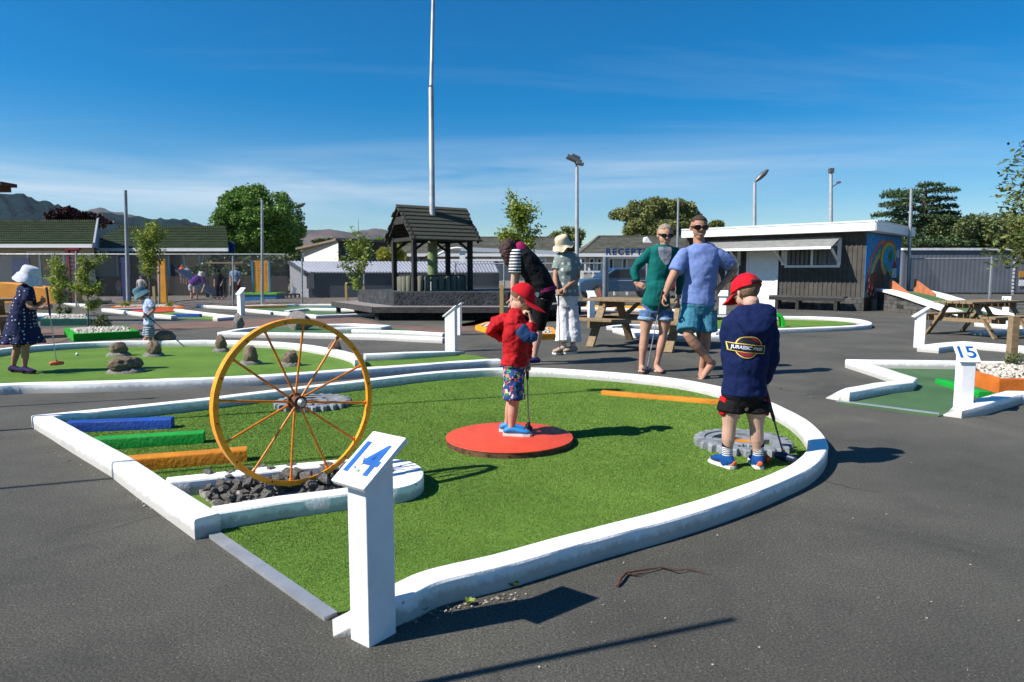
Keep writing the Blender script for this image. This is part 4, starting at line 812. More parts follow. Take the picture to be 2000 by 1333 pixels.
# bench against the kiosk
k0, k1 = wf.at(1515, 600)[0], wf.at(1660, 600)[0]; e = thing('bench', 'long black bench against the dark kiosk wall under its window', 'bench', wf.pt((k0+k1)/2, 0, .5))
k = MB(); wf.panel(k, k0, k1, .40, .45, .25, .62); k.build('seat', mat('worn_black_wood', (.05, .05, .052), .6, var=.3, scale=12), e)
k = MB(); wf.panel(k, k0, k1, .30, .40, .58, .615); k.build('apron', DARKW, e)
for t_ in (k0-.25, k0-.9, k1+.25):
    k = MB(); wf.panel(k, t_-.05, t_+.05, 0, .40, .52, .60); wf.panel(k, t_-.04, t_+.04, 0, .40, .28, .35); k.build('leg', DARKW, e)
# ramp hole by the kiosk
RA, RB, RC, RD_ = P(1712, 607), P(1798, 621), None, None
rdir = (P(1905, 627)-P(1712, 606)).normalized(); rn = Vector((-rdir.y, rdir.x, 0)); R0 = P(1712, 606); L_ = (P(1905, 627)-R0).length
e = thing('ramp_green', 'sloping green with white kerbs on a grey stone ramp beside the kiosk', 'golf hole', R0)
def RPt(t_, u_, z): return R0+rdir*(L_*t_)+rn*u_+Vector((0, 0, z))
hz = [.60, .56, .46, .30, .15, .05, .0]; tt = [0, .12, .3, .52, .74, .9, 1.0]; Wd = 1.25
k = MB(); k.rings([[RPt(a, 0, 0), RPt(a, 0, max(h, .01)), RPt(a, Wd, max(h, .01)), RPt(a, Wd, 0)][::-1] for a, h in zip(tt, hz)]); k.build('stone_ramp', BLOCK, e)
k = MB(); k.rings([[RPt(a, .3, h), RPt(a, .3, h+.03), RPt(a, Wd-.3, h+.03), RPt(a, Wd-.3, h)][::-1] for a, h in zip(tt, hz)]); k.build('turf', TURF2, e)
for u_ in (.1, Wd-.1):
    k = MB(); k.rings([[RPt(a, u_-.17, h-.0), RPt(a, u_-.17, h+.085), RPt(a, u_+.17, h+.085), RPt(a, u_+.17, h)][::-1] for a, h in zip(tt, hz)]); k.build('kerb', WHITE, e, bevel=.015)
TERR = paint('terracotta_board', 205, 125, 85)
for i, (a, u_) in enumerate(((.04, .26), (.10, .85))):
    k = MB(); p = [RPt(a, u_, .56), RPt(a+.20, u_+.10, .46), RPt(a+.20, u_+.10, .54), RPt(a, u_, .98)]; off = rn*.05; k.add(p+[q+off for q in p], [(3, 2, 1, 0), (4, 5, 6, 7), (0, 1, 5, 4), (1, 2, 6, 5), (2, 3, 7, 6), (3, 0, 4, 7)]); k.build('wedge_board', TERR, e)
# container
Y = 38; x0, x1 = D(1762, 520, Y).x, D(1762, 520, Y).x+14; zt = D(1800, 485, Y).z
e = thing('shipping_container', 'long grey corrugated container behind the fence on the right', 'container', ((x0+x1)/2, Y+1.2, 0)); k = MB(); rs = []; n_ = 58
for i in range(n_*4+1):
    x = x0+(x1-x0)*i/(n_*4); o_ = .007 if (i % 4) in (1, 2) else -.0; rs.append([Vector((x, Y-o_, .1)), Vector((x, Y-o_, zt-.12)), Vector((x, Y+2.4, zt-.12)), Vector((x, Y+2.4, .1))])
k.rings([r[::-1] for r in rs]); k.build('side_panel', mat('grey_container_paint', (.115, .125, .145), .6, var=.12, scale=1), e)
k = MB(); k.box(((x0+x1)/2, Y+1.2, zt-.06), (x1-x0+.1, 2.6, .12)); k.build('top_rail', mat('pale_rail', (.62, .63, .66), .5), e)
k = MB(); xx = D(1978, 540, Y).x
for i in range(12): zc = D(1978, 506+i*7, Y).z; k.box((xx+random.uniform(-.01, .01), Y-.05, zc), (.11, .02, .13)); 
k.build('painted_mark', WTRIM, e)
for a_, c_ in ((536, YELP), (553, WTRIM)):
    k = MB(); p = D(1997, a_, Y-.1); k.box((p.x, Y-.06, p.z), (.35, .02, .34)); k.build('sticker', c_, e)
# off-frame shelter with a brown eave at the upper left
e = thing('shelter', 'brown timber shelter whose eave corner juts in at the upper left edge', 'shelter', (-14, 16, 0))
cor = D(31, 366, 16.0); BRN = wood('brown_fascia_timber', (.05, .022, .010), (.12, .055, .03))
k = MB(); k.box((cor.x-2.2, 15.8, cor.z+.03), (4.4, .5, .08)); k.build('roof', BRN, e)
k = MB(); k.box((cor.x-2.25, 15.8, cor.z-.06), (4.25, .45, .12)); k.box((cor.x-2.42, 15.8, cor.z-.16), (4.1, .4, .12)); k.box((cor.x-2.58, 15.8, cor.z-.26), (3.9, .35, .12)); k.build('rafters', BRN, e)
for x in (-2.3, -4.2):
    for y in (15.7, 15.95): k = MB(); k.box((cor.x+x-.2, y, (cor.z-.3)/2), (.12, .12, cor.z-.3)); k.build('post', BRN, e)

# ================================================================ wishing well on its hexagonal planter and deck
hc = Vector((-1.55, 19.85)); hs = 2.9
def hexa(r, a0=0): return [(hc.x+r*math.cos(math.radians(60*i+a0)), hc.y+r*math.sin(math.radians(60*i+a0))) for i in range(6)]
e = thing('planter_deck', 'large dark hexagonal timber deck seat round a raised stone planter', 'deck seat', (hc.x, hc.y, 0))
m, t, b, co = base('crazy_schist', .85, .3); v = tex(t, 'ShaderNodeTexVoronoi', 7.5, co, feature='DISTANCE_TO_EDGE'); 
t.links.new(mixc(t, .9, ramp(t, v.outputs[0], [(.02, (.055, .058, .06)), (.06, (.026, .029, .032))]), ramp(t, tex(t, 'ShaderNodeTexNoise', 5, co, Detail=6).outputs[0], [(.3, (.6, .6, .6)), (.7, (1.6, 1.6, 1.6))]), 'MULTIPLY'), b.inputs['Base Color']); bumpin(t, b, v.outputs[0], .6, .03); SCH = m
ZP, ZB = .68, .34
k = MB(); k.prism(hexa(hs), 0, ZP); k.build('stone_planter', SCH, e)
k = MB(); ro, ri = hexa(hs+.78), hexa(hs+.02)
for i in range(6):
    j = (i+1) % 6
    for n_ in range(5):
        f0, f1 = n_/5+.008, (n_+1)/5-.008; L = lambda a, b_, f: (a[0]+(b_[0]-a[0])*f, a[1]+(b_[1]-a[1])*f)
        k.prism([L(ri[i], ro[i], f0), L(ro[i], ri[i], 1-f1), L(ro[j], ri[j], 1-f1), L(ri[j], ro[j], f0)], ZB-.045, ZB)
k.build('deck_boards', GREYW, e)
k = MB()
for i in range(6): a, b_ = ro[i], ro[(i+1) % 6]; k.bar((a[0], a[1], ZB-.07), (b_[0], b_[1], ZB-.07), .05, .14)
k.build('fascia', mat('dark_grey_board', (.045, .040, .040), .7, var=.3, scale=10), e)
for i in range(6):
    for f in (0, .5):
        a, b_ = ro[i], ro[(i+1) % 6]; x, y = a[0]+(b_[0]-a[0])*f, a[1]+(b_[1]-a[1])*f; x = hc.x+(x-hc.x)*.95; y = hc.y+(y-hc.y)*.95; k = MB(); k.box((x, y, .1), (.11, .11, .21), rz=math.radians(60*i)); k.build('leg', DARKW, e)
fl = Vector((-2.59, 18.2, 0)); u_ = Vector((.84, .54, 0)).normalized(); v_ = Vector((-.54, .84, 0)).normalized(); LW, WW = 1.69, 1.33
wc = fl+u_*LW/2+v_*WW/2
e = thing('wishing_well', 'black stained wishing well with gabled board roof over a ring of logs', 'wishing well', (wc.x, wc.y, ZP))
ze, zr = 2.12, 3.0
for a, b_ in ((0, 0), (1, 0), (0, 1), (1, 1)): p = fl+u_*LW*a+v_*WW*b_; k = MB(); k.box((p.x, p.y, (ZP+ze)/2), (.12, .12, ze-ZP+.1), rz=math.atan2(u_.y, u_.x)); k.build('post', DARKW, e, bevel=.006)
k = MB(); ov, oe = .30, .27
rl0, rl1 = wc-u_*(LW/2+ov-.10), wc+u_*(LW/2+ov-.05); slope = (zr-ze)/(WW/2+.0); rows = 9
for sg in (-1, 1):
    for i in range(rows):
        f0, f1 = i/rows, (i+1.2)/rows
        def pp(base_, f, dz): w = (WW/2+oe)*(1-f); return base_+v_*sg*w+Vector((0, 0, zr-(zr-ze+.10)*(1-f)+dz))
        f1 = min(f1, 1); j = random.uniform(-.03, .03); P4 = [pp(rl0-u_*j, f0, .045), pp(rl1+u_*j, f0, .045), pp(rl1+u_*j, f1, .01), pp(rl0-u_*j, f1, .01)]; Q4 = [q-Vector((0, 0, .035)) for q in P4]
        k.add(P4+Q4, [(0, 1, 2, 3), (7, 6, 5, 4), (0, 4, 5, 1), (1, 5, 6, 2), (2, 6, 7, 3), (3, 7, 4, 0)])
k.build('roof', SHINGLE, e)
for en in (wc-u_*(LW/2+ov-.20), wc+u_*(LW/2+ov-.15)):
    k = MB()
    for sg in (-1, 1): k.bar(en+v_*sg*(WW/2+oe-.03)+Vector((0, 0, ze-.10)), en+Vector((0, 0, zr-.06)), .05, .12)
    k.bar(en-v_*.30+Vector((0, 0, zr-.42)), en+v_*.30+Vector((0, 0, zr-.42)), .06, .20); k.build('gable_frame', DARKW, e)
k = MB()
for sg in (-1, 1): k.bar(wc-u_*LW/2+v_*sg*WW/2+Vector((0, 0, ze-.04)), wc+u_*LW/2+v_*sg*WW/2+Vector((0, 0, ze-.04)), .08, .12)
for a in (-1, 1):
    k.bar(wc+u_*LW/2*a-v_*WW/2+Vector((0, 0, ze-.05)), wc+u_*LW/2*a+v_*WW/2+Vector((0, 0, ze-.05)), .08, .10)
    for sg in (-1, 1): k.bar(wc+u_*LW/2*a+v_*sg*(WW/2)+Vector((0, 0, ze-.35)), wc+u_*(LW/2-.4)*a+v_*sg*WW/2+Vector((0, 0, ze-.08)), .05, .06)
k.build('beam', DARKW, e)
k = MB(); nL = 30
for i in range(nL):
    a = 2*math.pi*i/nL; d = u_*math.cos(a)*.92+v_*math.sin(a)*.74; h = .40+random.uniform(-.015, .02); p = Vector((wc.x, wc.y, 0))+d
    k.tube([p+Vector((0, 0, ZP-.02)), p+Vector((0, 0, ZP+h-.02)), p+Vector((0, 0, ZP+h))], [.082, .082, .06], 10)
k.build('log_ring', LOGW, e, smooth=50)
k = MB(); k.tube([wc+u_*math.cos(2*math.pi*i/30)*.92+v_*math.sin(2*math.pi*i/30)*.74+Vector((0, 0, ZP+.415)) for i in range(30)], .03, 6, closed=True); k.build('ring_cap', DARKW, e)
k = MB(); k.bar(wc+u_*.1+Vector((0, 0, 1.75)), wc+u_*.55+v_*.1+Vector((0, 0, 2.0)), .025, .025); k.bar(wc-u_*.35+Vector((0, 0, 1.55)), wc+u_*.1+Vector((0, 0, 1.75)), .025, .025); k.build('crank', DARKW, e)
# flagpole through the well
fp = D(845, 500, 19.0); e = thing('flagpole', 'very tall grey steel flagpole rising through the wishing well roof', 'pole', (fp.x, fp.y, ZP))
k = MB(); top = D(849, -120, 19.0); k.tube([(fp.x, fp.y, ZP), (fp.x+.01, fp.y, D(846, 172, 19).z), (fp.x+.015, fp.y, D(846, 170, 19).z), top], [.085, .070, .052, .045], 14); k.build('shaft', mat('grey_pole', (.34, .35, .36), .5, .3, var=.25, scale=2), e, smooth=50)
k = MB(); k.tube([(fp.x, fp.y, D(846, 168, 19).z), (fp.x+.01, fp.y, D(846, 185, 19).z)], .062, 12); k.build('rust_joint', RUST, e, smooth=50)
k = MB(); GRNR = mat('green_rope', (.20, .27, .12), .9, var=.3, scale=30); k.tube([(fp.x, fp.y, D(845, 495, 19).z), (fp.x, fp.y, 2.2)], .13, 14); k.build('sleeve', mat('olive_pvc', (.13, .15, .07), .7), e, smooth=50)
k = MB(); hz0, hz1 = ZP+.3, D(845, 494, 19).z; n_ = 320; pts = [(fp.x+.125*math.cos(i*2*math.pi/16), fp.y+.125*math.sin(i*2*math.pi/16), hz0+(hz1-hz0)*i/n_) for i in range(n_+1)]; k.tube(pts, .022, 5); k.tube([(fp.x, fp.y, hz0), (fp.x, fp.y, hz1)], .115, 12); k.build('rope_wrap', GRNR, e, smooth=60)

# ================================================================ poles and lamps
def pole(px, py0, py1, Y, r, label, name='steel_pole', px1=None, m_=None, grp=None):
    a = D(px, py1, Y); top = D(px1 if px1 else px, py0, Y); a.z = -.01; k = MB(); k.tube([a, (a.x+top.x)/2 and (a+top)/2, top], [r, r*.92, r*.85], 10); o = k.build(name, m_ or STEEL, smooth=50); return tag(o, label, 'pole', grp)
pole(250.5, 372, 590, 23.2, .062, 'tall leaning grey pole by the blue board at the left fence', px1=245, m_=mat('pole_grey', (.26, .29, .32), .6))
pole(512, 391, 592, 23.4, .05, 'tall pale pole in front of the round tree')
pole(1773, 368, 592, 23.0, .055, 'tall grey pole at the corner of the kiosk mural', px1=1780)
pole(1321, 386, 585, 30.0, .055, 'tall pale pole between the woman in teal and the man', px1=1325)
pole(700.5, 453, 585, 26.5, .03, 'thin white stake inside the young tree by the shed', m_=WTRIM)
for i, (px, y0, Y) in enumerate(((149, 491, 23.9), (311, 497, 24.0), (455, 500, 24.1), (590, 505, 24.3), (711, 506, 24.3))):
    pole(px, y0, 592, Y, .035, ['fence post behind the young trees at the far left', 'fence post touching the yellow board', 'fence post by the man in the light blue top', 'fence post in front of the pale shed end', 'fence post right of the young tree at the shed'][i], 'fence_post', grp='chain link fence posts')
def lamp(px, y0, Y, hx, hy, label, kind):
    a = D(px, 560, Y); e = thing('street_lamp', label, 'lamp', (a.x, Y, 0)); tz = D(px, y0, Y).z; k = MB(); k.tube([(a.x, Y, 0), (D(px, y0, Y).x, Y, tz)], [.11, .075], 10); k.build('pole', mat('lamp_pole', (.42, .43, .44), .5, .2), e, smooth=50)
    h = D(hx, hy, Y); k = MB(); t_ = Vector((D(px, y0, Y).x, Y, tz))
    if kind == 'flood':
        k.bar(t_, h, .08, .08); k.box(h, (.78, .42, .20), ry=math.radians(24)); k.box(h+Vector((.1, 0, .14)), (.45, .3, .12), ry=math.radians(24)); k.build('lamp_head', mat('lamp_grey', (.12, .125, .13), .4, .3), e, bevel=.04)
        k = MB(); k.box(h+Vector((.28, -.1, -.22)), (.38, .3, .14), ry=math.radians(12)); k.build('lamp_head', MATS['lamp_grey'], e, bevel=.03)
    elif kind == 'cobra':
        ax = (h-t_).normalized(); k.tube([t_, t_+(h-t_)*.35, h-ax*.05], .04, 8); k.chain([h-ax*.38, h-ax*.1, h+ax*.2, h+ax*.42], [(.05, .05), (.14, .12), (.17, .13), (.08, .07)], (0, 1, 0)); k.build('lamp_head', mat('lamp_grey', (.22, .225, .23), .4, .3), e, smooth=60)
    else:
        k.box(t_+Vector((0, 0, .1)), (.22, .22, .22)); k.bar(t_+Vector((0, 0, -.7)), t_+Vector((.35, 0, -.5)), .04, .04); k.box(t_+Vector((.38, 0, -.45)), (.14, .2, .1)); k.build('camera_head', MATS['lamp_grey'], e, bevel=.03)
lamp(1127, 325, 34, 1121, 312, 'tall floodlight pole above the lady in the cream hat', 'flood')
lamp(1474, 356, 34, 1486, 345, 'street lamp with an oval head above the kiosk roof', 'cobra')
lamp(572, 408, 48, 584, 403, 'street lamp poking out from behind the round tree', 'cobra')
lamp(1623, 338, 33, 1623, 338, 'dark pole with a small camera above the kiosk roof', 'cam')
# three poles just outside the left edge, whose thin shadows cross the green
for i, (tip, L, r) in enumerate((((1178, 764), 5.25, .022), ((640, 897), 4.1, .02), ((285, 779), 4.2, .02))):
    tp = P(*tip); bs = tp-Vector((math.cos(SH), math.sin(SH), 0))*L; h = L*math.tan(SUN_EL); k = MB(); k.tube([(bs.x, bs.y, 0), (bs.x, bs.y, h)], [r, r*.8], 8); e = thing('light_pole', ['slim light pole outside the left edge with a small lamp box on top', 'slim bare pole outside the left edge nearest the camera', 'slim bare pole outside the left edge farthest from the camera'][i], 'pole', bs, 'slim poles outside the left edge'); k.build('pole', STEEL, e, smooth=60)
    k = MB(); k.box((bs.x, bs.y, h+.03), (.30, .12, .06) if i == 0 else (.05, .05, .06)); k.build('pole_top', STEEL, e)
tp = P(1432, 1210); L = 2.45; bs = tp-Vector((math.cos(SH), math.sin(SH), 0))*L; k = MB(); k.tube([(bs.x, bs.y, 0), (bs.x, bs.y, L*math.tan(SUN_EL))], [.02, .016], 8); tag(k.build('garden_stake', STAKE, smooth=60), 'plain upright stake just outside the lower left edge, its shadow across the foreground', 'stake')
# ================================================================ chain link fences and gates
WIRE = mat('galvanised_wire', (.16, .17, .18), .5, .3)
WIRED = mat('green_coated_wire', (.03, .05, .05), .6)
def mesh_fence(name, a, b_, z0, z1, pitch, r, m_, label, rails=True, posts=0):
    a, b_ = Vector(a), Vector(b_); a.z = b_.z = 0; L = (b_-a).length; d = (b_-a).normalized(); nrm = Vector((-d.y, d.x, 0)); H = z1-z0
    e = thing(name, label, 'fence', (a+b_)/2); vs = []; fs = []; n_ = int((L+H)/pitch)
    for sg in (1, -1):
        for i in range(-int(H/pitch)-1, n_+1):
            s0 = i*pitch; p0, p1 = (s0, 0), (s0+sg*H if sg > 0 else s0-H, H)
            if sg < 0: p0, p1 = (s0+H, 0), (s0, H)
            (x0, y0), (x1, y1) = p0, p1
            # clip to 0..L
            def clip(x0, y0, x1, y1):
                if x0 > x1: x0, y0, x1, y1 = x1, y1, x0, y0
                if x1 <= 0 or x0 >= L: return None
                if x0 < 0: y0 += (y1-y0)*(0-x0)/(x1-x0); x0 = 0
                if x1 > L: y1 = y0+(y1-y0)*(L-x0)/(x1-x0); x1 = L
                return x0, y0, x1, y1
            c_ = clip(x0, y0, x1, y1)
            if not c_: continue
            A = a+d*c_[0]+Vector((0, 0, z0+c_[1])); B2 = a+d*c_[2]+Vector((0, 0, z0+c_[3])); o = len(vs); w = Vector((0, 0, r)); nn_ = nrm*r*.7
            vs += [A-w, A+nn_, A+w, B2-w, B2+nn_, B2+w]; fs += [(o, o+1, o+4, o+3), (o+1, o+2, o+5, o+4), (o+2, o, o+3, o+5)]
    k = MB(); k.add(vs, fs); k.build('wire_mesh', m_, e)
    if rails:
        k = MB(); k.tube([a+Vector((0, 0, z1)), b_+Vector((0, 0, z1))], .022, 8); k.build('top_rail', STEEL, e, smooth=50)
        if rails == 2: k = MB(); k.tube([a+Vector((0, 0, (z0+z1)*.5)), b_+Vector((0, 0, (z0+z1)*.5))], .018, 8); k.build('mid_rail', STEEL, e, smooth=50)
    for i in range(posts):
        f = i/(posts-1) if posts > 1 else 0; p = a.lerp(b_, f); k = MB(); k.tube([p, p+Vector((0, 0, z1+.05))], .03, 8); k.build('post', STEEL, e, smooth=50)
    return e
zt = lambda py, Y: D(1000, py, Y).z
mesh_fence('chain_link_fence', D(-120, 590, 24.0), D(560, 590, 24.2), .1, zt(497, 24), .10, .0042, WIRE, 'chain link fence between the left trees and the playground', True)
mesh_fence('chain_link_fence', D(560, 590, 24.2), D(965, 590, 25.2), .0, zt(511, 24.4), .12, .004, WIRE, 'chain link fence in front of the grey shed', False)
mesh_fence('chain_link_fence', D(890, 590, 25.6), D(1182, 590, 24.6), .0, zt(515, 25), .11, .004, WIRE, 'chain link fence behind the bending woman and the hatted lady', 1, 4)
mesh_fence('gate', D(1186, 590, 24.0), D(1262, 590, 24.0), .12, zt(505, 24), .10, .0045, WIRE, 'grey framed mesh gate left of the woman in teal', 2, 2)
mesh_fence('chain_link_fence', D(1264, 590, 24.0), D(1420, 590, 24.6), .0, zt(506, 24), .11, .004, WIRE, 'chain link fence hidden behind the couple', 1, 3)
mesh_fence('gate', D(1776, 590, 22.9), D(1931, 590, 22.2), .10, zt(505.5, 22.5), .10, .0045, WIRE, 'wide framed mesh gate in front of the grey container', 1, 2)
mesh_fence('chain_link_fence', D(1933, 590, 22.2), D(2120, 590, 21.8), .0, zt(507, 22), .10, .0045, WIRE, 'chain link fence at the right edge behind the overhanging branches', 1, 2)
k = MB(); gp = D(1181, 580, 23.9); k.tube([(gp.x, gp.y, 0), (gp.x, gp.y, zt(502, 23.9))], .085, 14); tag(k.build('gate_post', mat('gate_post_grey', (.16, .19, .22), .5, .3), smooth=50), 'thick grey round post at the left side of the mesh gate', 'post')
# playground picket fence and things
e = thing('picket_fence', 'dark brown picket fence along the back of the playground', 'fence', (D(330, 575, 29.6).x, 29.6, .2)); k = MB()
x0, x1 = D(-60, 570, 29.6).x, D(565, 570, 29.6).x; n_ = 150; PK = mat('dark_brown_pickets', (.035, .028, .025), .8, var=.3)
for i in range(n_): x = x0+(x1-x0)*i/n_; k.box((x, 29.6, .55), (.085, .03, .95))
k.box(((x0+x1)/2, 29.65, .80), (x1-x0, .04, .08)); k.box(((x0+x1)/2, 29.65, .35), (x1-x0, .04, .08)); k.build('pickets', PK, e)
k = MB(); c_ = D(248, 590, 25.0); k.box((D(241, 550, 25).x+.11, 25, D(247, 505, 25).z/2), (.27, .08, D(247, 503, 25).z)); tag(k.build('blue_board', paint('deep_blue', 8, 38, 120, bump=.1), bevel=.01), 'tall dark blue painted board upright behind the leaning pole', 'board')
k = MB(); c_ = D(319, 590, 24.8); k.box((c_.x, 24.8, D(319, 505, 24.8).z/2), (.30, .10, D(319, 508, 24.8).z)); tag(k.build('yellow_board', mat('ochre_board', s(225, 150, 10), .6, var=.15, scale=4), bevel=.01), 'tall upright yellow board behind the toddler', 'board')
e = thing('red_play_frame', 'dark red perforated play frame behind the young trees at the left', 'play frame', (D(140, 590, 25.2).x, 25.2, 0)); RDP = paint('dark_red_paint', 135, 18, 40, bump=.1)
k = MB()
for px in (136, 153): k.box((D(px, 540, 25.2).x, 25.2, D(px, 488, 25.2).z/2), (.10, .10, D(px, 488, 25.2).z))
k.box((D(144.5, 487, 25.2).x, 25.2, D(144.5, 487, 25.2).z), (.45, .12, .08)); k.build('frame', RDP, e)
k = MB()
for i in range(12): k.box((D(144.5, 487, 25.2).x, 25.2, .35+i*.15), (.30, .04, .07))
k.build('slats', RDP, e)
# yellow mound wall, blue climbing box with a perforated orange panel
k = MB(); rs = []
for px, py in ((-80, 553), (-20, 552), (20, 555), (50, 559), (80, 563), (110, 568)):
    a = D(px, py, 24.7); rs.append([Vector((a.x, 24.7, .0)), Vector((a.x, 24.7, a.z)), Vector((a.x, 25.6, a.z)), Vector((a.x, 25.6, 0))])
k.rings([r[::-1] for r in rs]); tag(k.build('yellow_wall', mat('mustard_render', s(226, 150, 42), .8, var=.08, scale=3)), 'low mustard yellow rounded wall behind the girl in the spotted dress', 'wall')
k = MB(); a = D(124, 590, 24.6); k.box((a.x, 24.7, .5), (.45, .3, 1.0)); tag(k.build('dark_pillar', DGREY), 'short dark pillar at the right end of the yellow wall', 'pillar')
k = MB(); a = D(139, 590, 24.6); k.box((a.x, 24.9, .33), (.28, .3, .65)); tag(k.build('yellow_block', MATS['mustard_render']), 'small yellow block right of the short dark pillar', 'block')
Yb = 25.4; c_ = D(506, 592, Yb); e = thing('climbing_box', 'blue box with a perforated orange climbing panel on top', 'play structure', (c_.x, Yb, 0))
hb = D(506, 576, Yb).z; k = MB(); xl, xr = D(470, 590, Yb).x, D(540, 590, Yb).x; k.box(((xl+xr)/2, Yb+.5, hb/2), (xr-xl, 1.0, hb)); k.build('box', paint('sky_blue_box', 0, 125, 190, bump=.1), e)
k = MB(); k.box(((xl+xr)/2, Yb+.5, hb+.03), (xr-xl+.05, 1.06, .06)); k.build('lid', paint('lime_lid', 120, 200, 50), e)
pl, pr_ = D(490, 540, Yb).x, D(517, 540, Yb).x; zb_, zt_ = D(500, 569, Yb).z, D(500, 511, Yb).z
k = MB(); nc, nr = 5, 11
for i in range(nc+1): k.box((pl+(pr_-pl)*i/nc, Yb+.35, (zb_+zt_)/2), (.055, .04, zt_-zb_))
for j in range(nr+1): k.box(((pl+pr_)/2, Yb+.35, zb_+(zt_-zb_)*j/nr), (pr_-pl, .036, .065))
k.build('perforated_panel', paint('amber_panel', 250, 165, 20, bump=.1), e)
k = MB()
for x in (pl-.06, pr_+.06): k.box((x, Yb+.35, (hb+zt_)/2), (.06, .09, zt_-hb+.05))
k.build('side_rail', paint('rail_blue', 30, 140, 190, bump=0), e)
k = MB(); a = D(450, 482, 33); k.box((D(452, 485, 33).x, 33, D(452, 485, 33).z), (.28, .1, .6)); k.tube([(D(454, 560, 33).x, 33.1, 0), (D(454, 500, 33).x, 33.1, D(454, 500, 33).z)], .04, 8); tag(k.build('blue_sign', paint('sign_blue', 20, 80, 150, bump=0)), 'small plain blue sign on a pole left of the round tree', 'sign')
# slide / dark play gear behind the fence
e = thing('play_slide', 'dark slanting play slide and ladder behind the fence among the people', 'slide', (D(400, 592, 27).x, 27, .2)); k = MB(); k.bar(D(352, 528, 27), D(425, 578, 26.4), .5, .07); k.build('chute', mat('navy_plastic', (.02, .03, .06), .4), e)
k = MB()
for px in (405, 440): k.box((D(px, 560, 27.2).x, 27.2, .75), (.09, .09, 1.2))
k.box((D(422, 552, 27.2).x, 27.2, .95), (.8, .5, .08)); k.build('frame', DARKW, e)
e = thing('parasol_table', 'far table with a brown flat parasol behind the playground fence', 'parasol', (D(448, 560, 28.6).x, 28.6, .2)); k = MB(); k.box((D(448, 514, 28.6).x, 28.6, D(448, 514, 28.6).z), (1.5, 1.0, .06)); k.build('canopy', mat('brown_canvas', (.28, .18, .12), .8), e)
k = MB(); k.tube([(D(448, 560, 28.6).x, 28.6, .2), (D(448, 514, 28.6).x, 28.6, D(448, 515, 28.6).z)], .03, 8); k.build('pole', STEEL, e)
# cars in the car park behind
def car(px, py, Y, m_, label, rz, Lc=4.2):
    c_ = D(px, py, Y); c_.z = 0; e = thing('parked_car', label, 'car', c_, 'cars parked behind the fence'); R = Matrix.Rotation(rz, 4, 'Z'); T = Matrix.Translation(c_) @ R
    prof = [(-2.1, .35), (-2.1, .75), (-1.9, .88), (-1.1, .95), (-.55, 1.38), (.75, 1.42), (1.45, 1.0), (2.0, .92), (2.1, .7), (2.1, .35)]
    k = MB(); rs = []
    for w, sc in ((-.85, .96), (-.80, 1), (.80, 1), (.85, .96)): rs.append([T @ Vector((x, w, .35+(z-.35)*sc)) for x, z in prof])
    k.rings(rs); k.build('body', m_, e, bevel=.03)
    k = MB()
    for w in (-.86, .86):
        k.add([T @ Vector((x, w, z)) for x, z in ((-.98, .98), (-.5, 1.30), (.72, 1.34), (1.25, 1.0))], [(0, 1, 2, 3)])
    k.add([T @ Vector((x, w, z)) for x, w, z in ((-1.12, -.7, .97), (-1.12, .7, .97), (-.60, .66, 1.36), (-.60, -.66, 1.36))], [(0, 1, 2, 3)]); k.add([T @ Vector((x, w, z)) for x, w, z in ((1.50, -.7, 1.0), (1.50, .7, 1.0), (.82, .66, 1.40), (.82, -.66, 1.40))], [(0, 1, 2, 3)]); k.build('window', GLASS, e)
    for x in (-1.3, 1.35):
        for w in (-.82, .82): k = MB(); k.tube([T @ Vector((x, w-.1, .32)), T @ Vector((x, w+.1, .32))], .32, 18); wq = k.build('wheel', BLACK, e, smooth=40); k = MB(); k.tube([T @ Vector((x, w-.11, .32)), T @ Vector((x, w+.11, .32))], .19, 12); k.build('rim', STEEL, wq)
    k = MB(); k.box(T @ Vector((-2.1, .6, .68)), (.08, .3, .14), rz=rz); k.box(T @ Vector((-2.1, -.6, .68)), (.08, .3, .14), rz=rz); k.build('headlight', WTRIM, e)
CARP = lambda n_, c_: mat(n_, c_, .25, .3, var=.03, spec=.6)
car(1212, 560, 31, CARP('blue_car_paint', (.05, .12, .22)), 'blue grey car parked behind the mesh gate', .15)
car(1330, 562, 33, CARP('red_car_paint', (.30, .01, .015)), 'dark red car parked behind the couple', 1.3)
car(890, 556, 36, CARP('white_car_paint', (.65, .66, .68)), 'white car parked behind the wishing well', .1)
# small far seesaw shape and bollards behind the gate
k = MB(); a = D(1155, 582, 27.5)
k.add([D(1150, 584, 27.5), D(1176, 584, 27.5), D(1172, 560, 27.5)]+[D(1152, 583, 27.9), D(1178, 583, 27.9), D(1174, 559, 27.9)], [(0, 1, 2), (5, 4, 3), (0, 3, 4, 1), (1, 4, 5, 2), (2, 5, 3, 0)]); tag(k.build('orange_wedge', TERR), 'orange wedge board behind the fence right of the hatted lady', 'ramp')
e = thing('barrier_rail', 'white post and rail barrier behind the fence in front of the reception', 'barrier', (D(1150, 545, 36).x, 36, 0)); k = MB(); k.box((D(1165, 533, 36).x, 36, D(1165, 531, 36).z), (6.4, .06, .08)); k.build('rail', WTRIM, e)
for px in (1122, 1138, 1158, 1176, 1200, 1225): k = MB(); k.box((D(px, 545, 36).x, 36, .6), (.09, .09, 1.2)); k.build('post', WTRIM, e)
